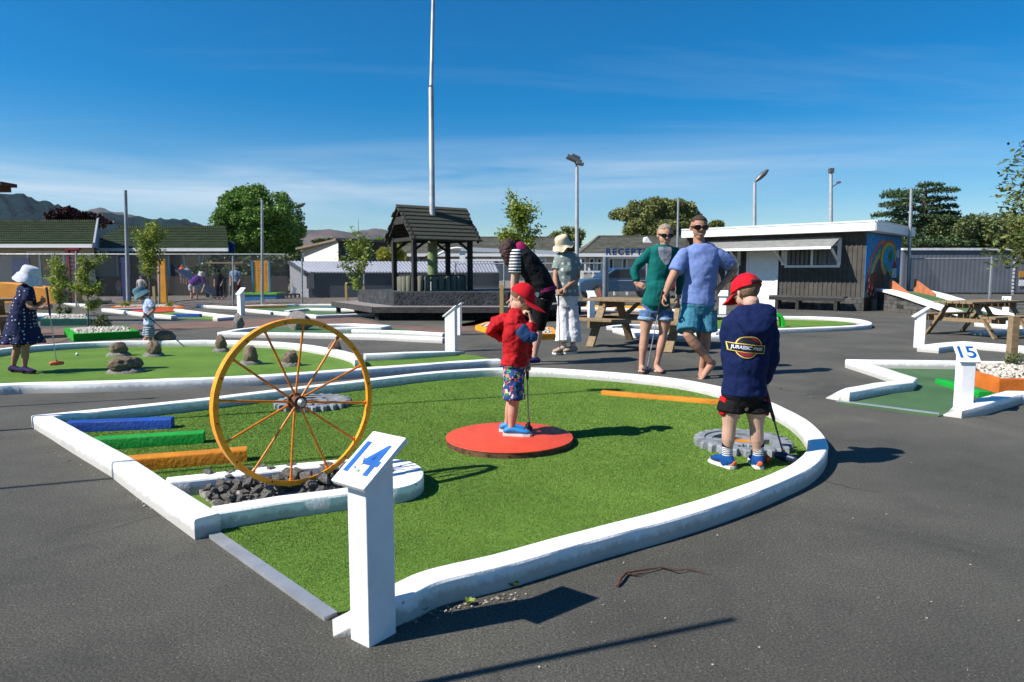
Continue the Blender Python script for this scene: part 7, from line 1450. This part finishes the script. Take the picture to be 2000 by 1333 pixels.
# ---------------- woman in teal
Yk = P(1268, 727).y; S = .95
J = joints(Yk, dict(pel=(1281, 612), hip=(1281, 594), waist=(1284, 558), chest=(1292, 518), sh=(1294, 490), neck=(1297, 482), head=(1299, 460), shR=(1270, 492), shL=(1318, 492, .04), elR=(1238, 527, .05), haR=(1243, 553, .0), elL=(1330, 540, .14), haL=(1325, 580, .20),
    hipR=(1265, 608), hipL=(1300, 608), knR=(1259, 655, -.02), knL=(1295, 654, 0), anR=(1253, 716), anL=(1282, 717, -.0)))
J['anR'].z = max(.085, .085); J['anL'].z = .085
e = thing('person', 'blonde woman in teal cardigan, denim shorts and sunglasses, hand on hip', 'woman', (J['hip'].x, Yk, 0)); fb = Vector((-.05, -1, 0)); fh = Vector((.05, -1, -.18)); up = Vector((.06, -.15, 1)); H = .248
k = MB(); torso(k, J, S, fb, -.006, fem=1, k=.95)
for q in 'RL': limb(k, J['hip'+q], J['kn'+q], J['an'+q], LEG, S*1.0); limb(k, J['sh'+q], J['el'+q], J['ha'+q], ARM, S*.9)
k.chain([J['neck']-Z*.03, J['head']-Z*.08+Vector((0, .02, 0))], [.050, .048], XX); ax = headmb(k, J['head'], fh, up, H)
for q in 'RL': footmb(k, J['an'+q], (-.1 if q == 'R' else .1, -1), S, 0, .015)
handmb(k, J['haR'], Vector((1, -.5, -.5)), Vector((.3, .9, -.2)), .92, .55, -1); handmb(k, J['haL'], Vector((0, 0, -1)), Vector((-1, 0, 0)), .9, .6, 1)
bd = k.build('body', SK1, e, voxel=.006, sm=3); face_bits(bd, J['head'], ax, H, eyes=False, shades=True, smile=True)
BLOND = mat('ash_blonde_hair', (.25, .20, .14), .7, var=.35, scale=50, bump=.7, bscale=120); k = MB(); cap_hair(k, J['head'], ax, H, 1.12, .58, -.45, .05); k.ell(J['head']-ax[1]*.42*H+ax[2]*.10*H, (.16*H, .14*H, .16*H), ax); k.build('hair', BLOND, e, smooth=80)
TEALC = cloth('teal_knit', 0, 108, 104, var=.12); k = MB(); torso(k, J, S, fb, .017, ('hip', 'waist', 'chest', 'sh'), fem=1, k=.97)
k.chain([J['waist']-Z*.0+Vector((.0, -.05, 0)), J['hip']-Z*.01+Vector((0, -.03, 0))], [(.135, .10), (.165, .115)], XX, 16)
for q in 'RL': limb(k, J['sh'+q], J['el'+q], J['ha'+q], ARM, S, .016, 0, .93)
cg = k.build('cardigan', TEALC, e, voxel=.0075, sm=10, disp=(.12, .026))
k = MB(); fz_ = Vector((0, -1, 0)); ctop = J['sh']+Z*.035; b0 = J['chest']
# grey tee showing in the open neck
pts = [(-.070, .045), (.085, .045), (.088, -.01), (.078, -.08), (.045, -.15), (.010, -.165), (-.025, -.13), (-.055, -.07), (-.070, -.01)]
bm = bmesh.new(); cxn = J['sh']; vs = [bm.verts.new((cxn.x+x, cxn.y-.3, cxn.z+z-.005)) for x, z in pts]; bm.faces.new(vs); bmesh.ops.triangulate(bm, faces=bm.faces[:]); dense(bm, .015)
me = bpy.data.meshes.new('undershirt'); bm.to_mesh(me); bm.free(); me.materials.append(cloth('grey_tee_fabric', 150, 155, 165)); o_ = bpy.data.objects.new('undershirt', me); COL.objects.link(o_); o_.parent = e; o_.matrix_parent_inverse = PINV[e.name]
q = o_.modifiers.new('wrap', 'SHRINKWRAP'); q.target = cg; q.wrap_method = 'PROJECT'; q.use_project_x = q.use_project_z = False; q.use_project_y = True; q.use_positive_direction = True; q.use_negative_direction = False; q.wrap_mode = 'ABOVE_SURFACE'; q.offset = .004
DEN = cloth('denim', 95, 130, 175, var=.25, scale=30); k = MB(); torso(k, J, S, fb, .014, ('pel', 'hip'), fem=1)
for q in 'RL': limb(k, J['hip'+q], J['kn'+q], J['an'+q], LEG, S, .016, 0, .17, flare=.006)
k.build('denim_shorts', DEN, e, voxel=.0075, sm=2, disp=(.06, .010))
for q in 'RL': k = MB(); limb(k, J['hip'+q], J['kn'+q], J['an'+q], LEG, S, .027, .135, .19, n=4); k.build('rolled_hem', cloth('pale_denim', 165, 190, 215), e, voxel=.0075, sm=1)
for q in 'RL':
    fx = Vector((J['an'+q].x, J['an'+q].y, 0)); d2 = Vector((-.1 if q == 'R' else .1, -1, 0)).normalized(); sd_ = Vector((-d2.y, d2.x, 0)); k = MB(); k.prism([tuple((fx+d2*(x*.24)+sd_*w)[:2]) for x, w in ((-.26, -.03), (-.30, 0), (-.26, .03), (0, .034), (.5, .045), (.72, .038), (.80, 0), (.72, -.038), (.5, -.045), (0, -.034))], .003, .016); ff = k.build('sandal', mat('sandal_sole', (.10, .08, .06), .7), e); k = MB()
    for f_ in (.06, .11): k.chain([fx+d2*f_-sd_*.042+Z*.02, fx+d2*f_+Z*.062, fx+d2*f_+sd_*.042+Z*.02], [(.010, .004)]*3, d2, 8)
    k.build('strap', mat('white_strap', (.6, .6, .6), .6), ff)

# ---------------- lady in the cream hat
Yk = P(1100, 690).y; S = .93
J = joints(Yk, dict(pel=(1108, 600), hip=(1108, 578), waist=(1108, 555), chest=(1106, 528), sh=(1106, 504), neck=(1103, 495), head=(1099, 480), shR=(1091, 506, -.02), shL=(1123, 508, .05), elR=(1084, 542, -.10), haR=(1088, 566, -.18), elL=(1130, 543, -.04), haL=(1103, 564, -.18),
    hipR=(1101, 598), hipL=(1117, 598), knR=(1101, 640), knL=(1118, 641), anR=(1101, 678, -.05), anL=(1119, 681, -.0)))
for q in 'RL': J['an'+q].z = .10
e = thing('person', 'older lady in cream sun hat, spotted grey top and white trousers', 'woman', (J['hip'].x, Yk, 0)); fb = Vector((-.45, -.9, 0)).normalized(); fh = Vector((-.55, -.72, -.42)); up = Vector((-.2, -.2, 1)); H = .235
k = MB(); torso(k, J, S, fb, 0, fem=1, k=1.08)
for q in 'RL': limb(k, J['hip'+q], J['kn'+q], J['an'+q], LEG, S*1.0); limb(k, J['sh'+q], J['el'+q], J['ha'+q], ARM, S)
k.chain([J['neck']-Z*.03, J['head']-Z*.07+Vector((.02, .02, 0))], [.052, .050], XX); ax = headmb(k, J['head'], fh, up, H)
for q in 'RL': footmb(k, J['an'+q], (-.8, -.6), S, 0, .02)
handmb(k, J['haL'], Vector((-1, -.35, -.35)), Vector((-.2, .2, -1)), .9, 1.2, 1); handmb(k, J['haR'], Vector((.25, -.4, -1)), Vector((.9, .2, 0)), .9, 1.2, 1)
bd = k.build('body', SK2, e, voxel=.007, sm=3); face_bits(bd, J['head'], ax, H, eyes=False, shades=True)
k = MB(); cap_hair(k, J['head'], ax, H, 1.06, .5, -.5, .03); k.build('hair', mat('grey_brown_hair', (.13, .10, .08), .8, var=.3, scale=50), e, smooth=80)
k = MB(); bucket(k, J['head'], ax, H, 1.62, .12, 1.12, .10); k.build('sun_hat', cloth('cream_straw', 240, 222, 190, bump=.3, bscale=90), e, smooth=60)
DOT = patterned('grey_spotted_fabric', 'dots', s(118, 130, 125), (.55, .57, .56), 10, thr=.22); k = MB(); torso(k, J, S, fb, .024, ('hip', 'waist', 'chest', 'sh'), fem=1, k=1.10); k.ell(J['chest']+fb*.07, (.135, .10, .09), (fb.cross(Z), fb, Z))
k.chain([J['neck']-Z*.06, J['neck']-Z*.025], [(.12, .09), (.07, .065)], XX)
for q in 'RL': limb(k, J['sh'+q], J['el'+q], J['ha'+q], ARM, S, .020, 0, .30, flare=.016)
k.build('spotted_top', DOT, e, voxel=.009, sm=8, disp=(.12, .025))
k = MB(); torso(k, J, S, fb, .018, ('pel', 'hip'), fem=1, k=1.05)
for q in 'RL': limb(k, J['hip'+q], J['kn'+q], J['an'+q], LEG, S*.9, .026, 0, .86, flare=.040)
k.build('white_trousers', cloth('white_linen', 250, 248, 252, var=.04), e, voxel=.009, sm=3, disp=(.10, .025))
BEI = cloth('beige_sneaker', 205, 180, 160, bump=.2)
for q in 'RL': k = MB(); footmb(k, J['an'+q], (-.8, -.6), S, .012, .025, .27); a = J['an'+q]; k.chain([a-Z*.05, a-Z*.01], [.046, .046], XX); sn = k.build('sneaker', BEI, e, voxel=.006, sm=2); d2 = Vector((-.8, -.6, 0)); sd_ = Vector((-d2.y, d2.x, 0)); aa = Vector((a.x, a.y, 0)); k = MB(); k.prism([tuple((aa+d2*(x*.25)+sd_*w)[:2]) for x, w in ((-.27, -.034), (-.31, 0), (-.27, .034), (0, .042), (.5, .054), (.74, .044), (.84, 0), (.74, -.044), (.5, -.054), (0, -.042))], .002, .025); k.build('sole', SOLE, sn); k = MB(); k.chain([a-Z*.02, a+Z*.03], [.040, .038], XX); k.build('sock', cloth('white_sock', 225, 220, 220), e, smooth=70)
putter(D(1090, 562, Yk-.20), D(1094, 694, Yk-.25), 'putter with a brown grip held upright by the lady in the cream hat', BLACK, (1, -.3, 0), hs=.9, shaftm=mat('brown_shaft', (.07, .03, .03), .4))

# ---------------- bending woman
Yk = P(1045, 712).y; S = .98
J = joints(Yk, dict(pel=(1062, 585), hip=(1062, 572, .02), waist=(1050, 545, 0), chest=(1033, 517, 0), sh=(1020, 500, 0), neck=(1010, 490, 0), head=(994, 488, -.02), shR=(1008, 503, -.14), shL=(1018, 500, .15), elR=(1004, 545, -.14), haR=(1002, 585, -.12), elL=(1008, 545, .14), haL=(1000, 585, .05),
    hipR=(1060, 585, -.07), hipL=(1062, 585, .09), knR=(1052, 645, -.06), knL=(1046, 645, .12), anR=(1043, 702, -.05), anL=(1030, 694, .22)))
e = thing('person', 'dark haired woman in black vest and striped sleeves bending forward', 'woman', (J['anR'].x, Yk, 0)); fb = Vector((-.8, -.1, -.6)).normalized(); fh = Vector((-.55, -.1, -.85)); up = Vector((-.75, 0, .55)); H = .225
J['anR'].z = J['anL'].z = .09
def btorso(mb, g, parts, kk=1.0):
    T = {'pel': (.13, .11), 'hip': (.17, .135), 'waist': (.155, .13), 'chest': (.165, .12), 'sh': (.17, .09), 'neck': (.062, .06)}; pts = catmull([J[p] for p in parts], 4); r_ = [T[p] for p in parts]
    mb.chain(pts, [(float(np.interp(i/4, range(len(r_)), [q[0] for q in r_]))*S*kk+g, float(np.interp(i/4, range(len(r_)), [q[1] for q in r_]))*S*kk+g) for i in range(len(pts))], (0, 1, 0), 20)
k = MB(); btorso(k, 0, ('pel', 'hip', 'waist', 'chest', 'sh', 'neck'))
for q in 'RL': limb(k, J['hip'+q], J['kn'+q], J['an'+q], LEG, S*1.0); limb(k, J['sh'+q], J['el'+q], J['ha'+q], ARM, S*1.05)
k.chain([J['neck'], J['head']+Vector((.03, 0, .02))], [.052, .050], (0, 1, 0)); ax = headmb(k, J['head'], fh, up, H)
for q in 'RL': footmb(k, J['an'+q], (-1, -.25), S, 0, .02); handmb(k, J['ha'+q], Vector((-.15, 0, -1)), Vector((0, 1 if q == 'R' else -1, 0)), .9, 1.1, 1)
bd = k.build('body', SK3, e, voxel=.007, sm=3); face_bits(bd, J['head'], ax, H)
k = MB(); cap_hair(k, J['head'], ax, H, 1.22, .35, -.75, .12); k.chain([J['head']+Vector((-.02, -.03, .04)), J['head']+Vector((-.02, -.03, -.06)), J['head']+Vector((.0, -.02, -.16)), J['head']+Vector((.02, 0, -.22))], [.09, .085, .055, .02], XX, 12); k.build('hair', mat('dark_auburn_hair', (.045, .018, .016), .7, var=.5, scale=40, bump=.8, bscale=100), e, voxel=.008, sm=2, disp=(.03, .03))
k = MB(); btorso(k, .028, ('hip', 'waist', 'chest', 'sh'), 1.06); k.build('puffer_vest', cloth('black_vest', 20, 21, 26, bump=.7, bscale=10, bdist=.03), e, voxel=.009, sm=3, disp=(.10, .03))
k = MB(); k.chain([J['sh']+Vector((.02, 0, .04)), J['neck']+Vector((.03, 0, .05))], [(.10, .085), (.095, .075)], (0, 1, 0)); k.build('pink_collar', cloth('magenta_collar', 165, 25, 95), e, smooth=70)
k = MB(); k.chain([J['hip']+Vector((.0, 0, .055)), J['hip']+Vector((.008, 0, .015))], [(.205, .165), (.208, .168)], (0, 1, 0), 22, cap=.1); k.build('pink_hem', cloth('magenta_hem', 145, 30, 95), e, smooth=70)
SS = patterned('black_white_stripes', 'hstripes', s(20, 20, 24), s(220, 220, 222), 26, thr=.5)
for q in 'RL': k = MB(); limb(k, J['sh'+q]+Z*.02, J['el'+q], J['ha'+q], ARM, S, .024, -.05, .36, flare=.012); k.build('striped_sleeve', SS, e, voxel=.008, sm=2)
k = MB(); btorso(k, .022, ('pel', 'hip'), 1.04)
for q in 'RL': limb(k, J['hip'+q], J['kn'+q], J['an'+q], LEG, S*1.05, .022, 0, .50)
k.build('black_leggings', cloth('black_leggings_fabric', 10, 10, 12), e, voxel=.009, sm=3, disp=(.1, .015))
for q in 'RL': k = MB(); footmb(k, J['an'+q], (-1, -.25), S, .010, .02, .27); k.build('shoe', cloth('navy_purple_shoe', 50, 55, 110), e, voxel=.006, sm=2)

# ---------------- girl in the spotted dress
Yk = P(45, 730).y; S = .72
J = joints(Yk, dict(pel=(42, 640), hip=(43, 627), waist=(47, 605), chest=(50, 584), sh=(50, 565), neck=(51, 556), head=(59, 541), shR=(56, 569, -.09), shL=(46, 568, .10), elR=(57, 600, -.11), haR=(85, 602, -.10), elL=(62, 603, .10), haL=(86, 588, .02),
    hipR=(50, 640, -.05), hipL=(36, 640, .05), knR=(50, 685, -.05), knL=(33, 683, .05), anR=(48, 722, -.05), anL=(26, 719, .05)))
e = thing('person', 'girl in navy spotted dress and white sun hat holding an upright putter', 'child', (J['hip'].x, Yk, 0)); fb = Vector((.95, -.2, 0)).normalized(); fh = Vector((.85, .15, -.32)); up = Vector((.25, 0, 1)); H = .20
for q in 'RL': J['an'+q].z = .075
k = MB(); torso(k, J, S, fb, -.004)
for q in 'RL': limb(k, J['hip'+q], J['kn'+q], J['an'+q], LEG, S*1.0); limb(k, J['sh'+q], J['el'+q], J['ha'+q], ARM, S*1.02)
k.chain([J['neck']-Z*.03, J['head']-Z*.06], [.040, .040], XX); ax = headmb(k, J['head'], fh, up, H)
for q in 'RL': footmb(k, J['an'+q], (.95, -.25), S, 0, .015)
handmb(k, J['haR'], Vector((1, .3, .15)), Vector((.2, 1, .1)), .74, 1.25, 1); handmb(k, J['haL'], Vector((.6, -.6, .1)), Vector((.2, -1, .1)), .72, 1.25, -1)
bd = k.build('body', SK2, e, voxel=.005, sm=3); face_bits(bd, J['head'], ax, H)
k = MB(); cap_hair(k, J['head'], ax, H, 1.05, .4, -.75, .03); k.build('hair', mat('dark_blonde_hair', (.14, .09, .05), .8, var=.3, scale=50), e, smooth=80)
k = MB(); bucket(k, J['head'], ax, H, 1.60, .34, 1.12, .07); k.build('sun_hat', cloth('white_check_cotton', 235, 240, 250, var=.12, scale=30), e, smooth=60)
DR = patterned('navy_dotted_cotton', 'dots', s(26, 34, 66), (.55, .6, .7), 24, thr=.17); k = MB(); torso(k, J, S, fb, .016, ('waist', 'chest', 'sh'))
sdv = Vector((0, 1, 0)); k.chain([J['chest'], J['waist'], J['hip']-Z*.02, J['hip']-Z*.10, J['hip']-Z*.155+fb*-.01], [(.115, .105), (.125, .125), (.15, .15), (.175, .175), (.19, .19)], sdv, 28)
rs = []; b0 = J['hip']
for z, r in ((-.12, .165), (-.15, .182), (-.19, .198), (-.24, .212), (-.265, .220)):
    rs.append([b0+Vector((math.cos(a)*(r+.018*math.sin(a*9)*(-z-.1)*6), math.sin(a)*(r*.95+.018*math.sin(a*9)*(-z-.1)*6), z+.02*math.sin(a+2.4)*(-z)*2)) for a in np.linspace(0, 2*math.pi, 60, endpoint=False)])
k.rings(rs)
for q in 'RL': limb(k, J['sh'+q], J['el'+q], J['ha'+q], ARM, S, .018, 0, .30, flare=.012)
k.build('dress', DR, e, voxel=.0065, sm=2, disp=(.07, .016))
for q in 'RL': k = MB(); footmb(k, J['an'+q], (.95, -.25), S, .012, .02, .27); a = J['an'+q]; k.chain([a-Z*.04, a-Z*.0], [.036, .035], XX); k.build('shoe', cloth('dark_purple_shoe', 48, 36, 84), e, voxel=.0045, sm=2)
putter(D(91, 563, Yk-.08), D(111, 712, Yk-.10), 'putter with a salmon pink head held upright by the girl in the spotted dress', mat('salmon_head', s(205, 90, 70), .5), (.75, .65, 0), gl=.30, hs=1.25)

# ---------------- toddler
Yk = P(290, 678).y; S = .52
J = joints(Yk, dict(pel=(291, 643), hip=(291, 634), waist=(291, 617), chest=(290, 600), sh=(287, 588), neck=(284, 584), head=(274, 574), shR=(293, 590, -.07), shL=(285, 590, .08), elR=(303, 604, -.08), haR=(289, 616, -.10), elL=(285, 606, .06), haL=(284, 616, -.05),
    hipR=(293, 640, -.03), hipL=(289, 640, .04), knR=(293, 662, -.03), knL=(286, 660, .04), anR=(296, 678, -.0), anL=(279, 676, .08)))
e = thing('person', 'toddler in pale blue bucket hat and striped shorts among the brown stones', 'child', (J['hip'].x, Yk, 0)); fb = Vector((-.7, -.5, 0)).normalized(); fh = Vector((-.72, -.35, -.50)); up = Vector((-.35, -.1, 1)); H = .175
for q in 'RL': J['an'+q].z = .055
k = MB(); torso(k, J, S, fb, 0)
for q in 'RL': limb(k, J['hip'+q], J['kn'+q], J['an'+q], LEG, S*1.1); limb(k, J['sh'+q], J['el'+q], J['ha'+q], ARM, S*1.1); footmb(k, J['an'+q], (-.8, -.4), S, 0, .012)
k.chain([J['neck']-Z*.02, J['head']-Z*.04], [.036, .036], XX); ax = headmb(k, J['head'], fh, up, H)
handmb(k, J['haR'], Vector((-.7, -.3, .2)), Vector((.1, 1, -.2)), .55, 1.2, 1); handmb(k, J['haL'], Vector((-.4, -.6, -.2)), Vector((.5, -.4, -.6)), .52, 1.2, -1)
bd = k.build('body', SK2, e, voxel=.0048, sm=2); face_bits(bd, J['head'], ax, H)
k = MB(); bucket(k, J['head'], ax, H, 1.55, .26, 1.12, .03); k.build('bucket_hat', cloth('pale_teal_cotton', 105, 148, 160), e, smooth=60)
k = MB(); torso(k, J, S, fb, .016, ('hip', 'waist', 'chest', 'sh'))
for q in 'RL': limb(k, J['sh'+q], J['el'+q], J['ha'+q], ARM, S, .016, 0, .34, flare=.010)
k.build('tee_shirt', patterned('pale_blue_print', 'blobs', s(175, 190, 225), None, 50, [s(175, 190, 225), s(120, 140, 190), s(190, 200, 230), s(205, 212, 235)]), e, voxel=.006, sm=2, disp=(.06, .012))
k = MB(); torso(k, J, S, fb, .014, ('pel', 'hip'))
for q in 'RL': limb(k, J['hip'+q], J['kn'+q], J['an'+q], LEG, S, .022, 0, .40, flare=.01)
k.build('striped_shorts', patterned('navy_white_stripes', 'hstripes', s(28, 42, 82), s(190, 195, 205), 38, thr=.6), e, voxel=.006, sm=2)
for q in 'RL': k = MB(); footmb(k, J['an'+q], (-.8, -.4), S, .010, .014, .27); k.build('shoe', cloth('grey_shoe', 60, 65, 70), e, voxel=.0045, sm=1)
putter(J['haR']+Vector((-.05, -.02, .03)), D(364, 681, Yk-.02), 'slanting putter with a black head held by the toddler', BLACK, (1, .2, 0), gl=.2, hs=1.2, shaftm=mat('dark_shaft', (.05, .055, .07), .35, .5))

# ---------------- people in the playground, far off
def far_person(px, pf, ph, Y, label, top, bottom, legs=None, hair=(.06, .035, .02), hat=None, bend=0, cat='child', gz=.2, armout=0, dirx=1):
    f_ = D(px, pf, Y); hgt = (pf-ph)/FP*Y; S = hgt/1.75; b0 = Vector((f_.x, Y, f_.z)); fb = Vector((dirx*.3, -1, 0)).normalized() if not bend else Vector((dirx, -.3, 0)).normalized()
    def at(x, z, y=0): return b0+Vector((x*S, y*S, z*S))
    bx = bend*.35*dirx; bz = -bend*.22
    J = dict(pel=at(0, .86), hip=at(0, .93), waist=at(bx*.3, 1.08), chest=at(bx*.8, 1.28+bz*.5), sh=at(bx, 1.42+bz), neck=at(bx*1.1, 1.48+bz), head=at(bx*1.35, 1.63+bz*1.3), shR=at(bx-.19, 1.40+bz), shL=at(bx+.19, 1.40+bz), elR=at(bx-.25-armout*.05, 1.12+bz), elL=at(bx+.25+armout*.1, 1.12+bz), haR=at(bx-.22, .88+bz, -.1), haL=at(bx+.2+armout*.2, .90+bz+armout*.2, -.12), hipR=at(-.09, .88), hipL=at(.09, .88), knR=at(-.11+bend*.08*dirx, .48, -.03), knL=at(.11+bend*.08*dirx, .48, .02), anR=at(-.11, .08), anL=at(.13, .08))
    e = thing('person', label, cat, b0); k = MB(); torso(k, J, S, fb, -.004)
    for q in 'RL': limb(k, J['hip'+q], J['kn'+q], J['an'+q], LEG, S); limb(k, J['sh'+q], J['el'+q], J['ha'+q], ARM, S); footmb(k, J['an'+q], (dirx*.4, -1), S); handmb(k, J['ha'+q], J['ha'+q]-J['el'+q], Vector((0, -1, 0)), S, .5, 1)
    k.chain([J['neck']-Z*.02, J['head']-Z*.06*S], [.05*S]*2, XX); H = .24*S*1.05; ax = headmb(k, J['head'], fb+Z*-.2, Z, H); bd = k.build('body', SK1, e, voxel=.013, sm=1)
    k = MB(); cap_hair(k, J['head'], ax, H, 1.1, .45, -.5, .03); k.build('hair', mat('hair%.3f' % hair[0], hair, .8), e, smooth=80)
    if hat: k = MB(); bucket(k, J['head'], ax, H, 1.3, .12, 1.12, .02); k.build('hat', hat, e, smooth=60)
    k = MB(); torso(k, J, S, fb, .022, ('hip', 'waist', 'chest', 'sh'))
    for q in 'RL': limb(k, J['sh'+q], J['el'+q], J['ha'+q], ARM, S, .02, 0, .35)
    k.build('shirt', top, e, voxel=.015, sm=2); k = MB(); torso(k, J, S, fb, .02, ('pel', 'hip'))
    for q in 'RL': limb(k, J['hip'+q], J['kn'+q], J['an'+q], LEG, S, .022, 0, legs or .3)
    k.build('shorts' if (legs or .3) < .6 else 'trousers', bottom, e, voxel=.015, sm=2)
WHC = cloth('white_cotton', 205, 205, 210)
far_person(357, 554, 517, 28.2, 'far child in an orange tee shirt and pale blue shorts by the motel window', cloth('orange_cotton', 235, 100, 50), cloth('pale_blue_cotton', 130, 170, 210))
far_person(367, 556, 520, 28.0, 'far child in a pale top right beside the child in orange', cloth('pale_cyan_cotton', 160, 195, 205), cloth('sand_cotton', 190, 170, 140), hair=(.2, .14, .08))
far_person(378, 596, 522, 25.6, 'adult in purple tee shirt and white cap bending over the slide', cloth('purple_cotton', 95, 40, 150), WHC, hat=cloth('white_cap_cotton', 225, 225, 230), bend=.9, cat='person', dirx=1)
far_person(429, 585, 527, 26.2, 'dark clothed person in a black cap standing behind the slide', cloth('black_cotton', 28, 28, 32), cloth('charcoal_cotton', 34, 34, 40), .9, hat=cloth('black_cap_cotton', 18, 18, 20), cat='person')
far_person(462, 588, 519, 25.6, 'person in a pale blue top standing left of the climbing box', cloth('ice_blue_cotton', 150, 175, 210), cloth('dark_red_cotton', 90, 35, 45), .45, cat='person', hair=(.10, .06, .04))
far_person(233, 578, 546, 28.4, 'small far child half hidden left of the dark blue board', cloth('pink_cotton', 190, 120, 110), cloth('pale_blue_cotton', 130, 170, 210))
far_person(278, 590, 539, 24.9, 'dark haired child in a white top standing far behind the toddler', WHC, cloth('charcoal_cotton', 34, 34, 40), armout=1)
# ================================================================ haze between here and the hills
hz = bpy.data.materials.new('air'); hz.use_nodes = True; t = hz.node_tree; t.nodes.clear(); o_ = N(t, 'ShaderNodeOutputMaterial'); pv = N(t, 'ShaderNodeVolumePrincipled'); pv.inputs['Color'].default_value = (.62, .78, 1, 1); pv.inputs['Density'].default_value = HAZE; pv.inputs['Anisotropy'].default_value = .2; t.links.new(pv.outputs[0], o_.inputs['Volume'])
if HAZE > 0: k = MB(); k.box((0, 3500, 300), (14000, 7600, 610)); tag(k.build('haze', hz), kind='stuff')
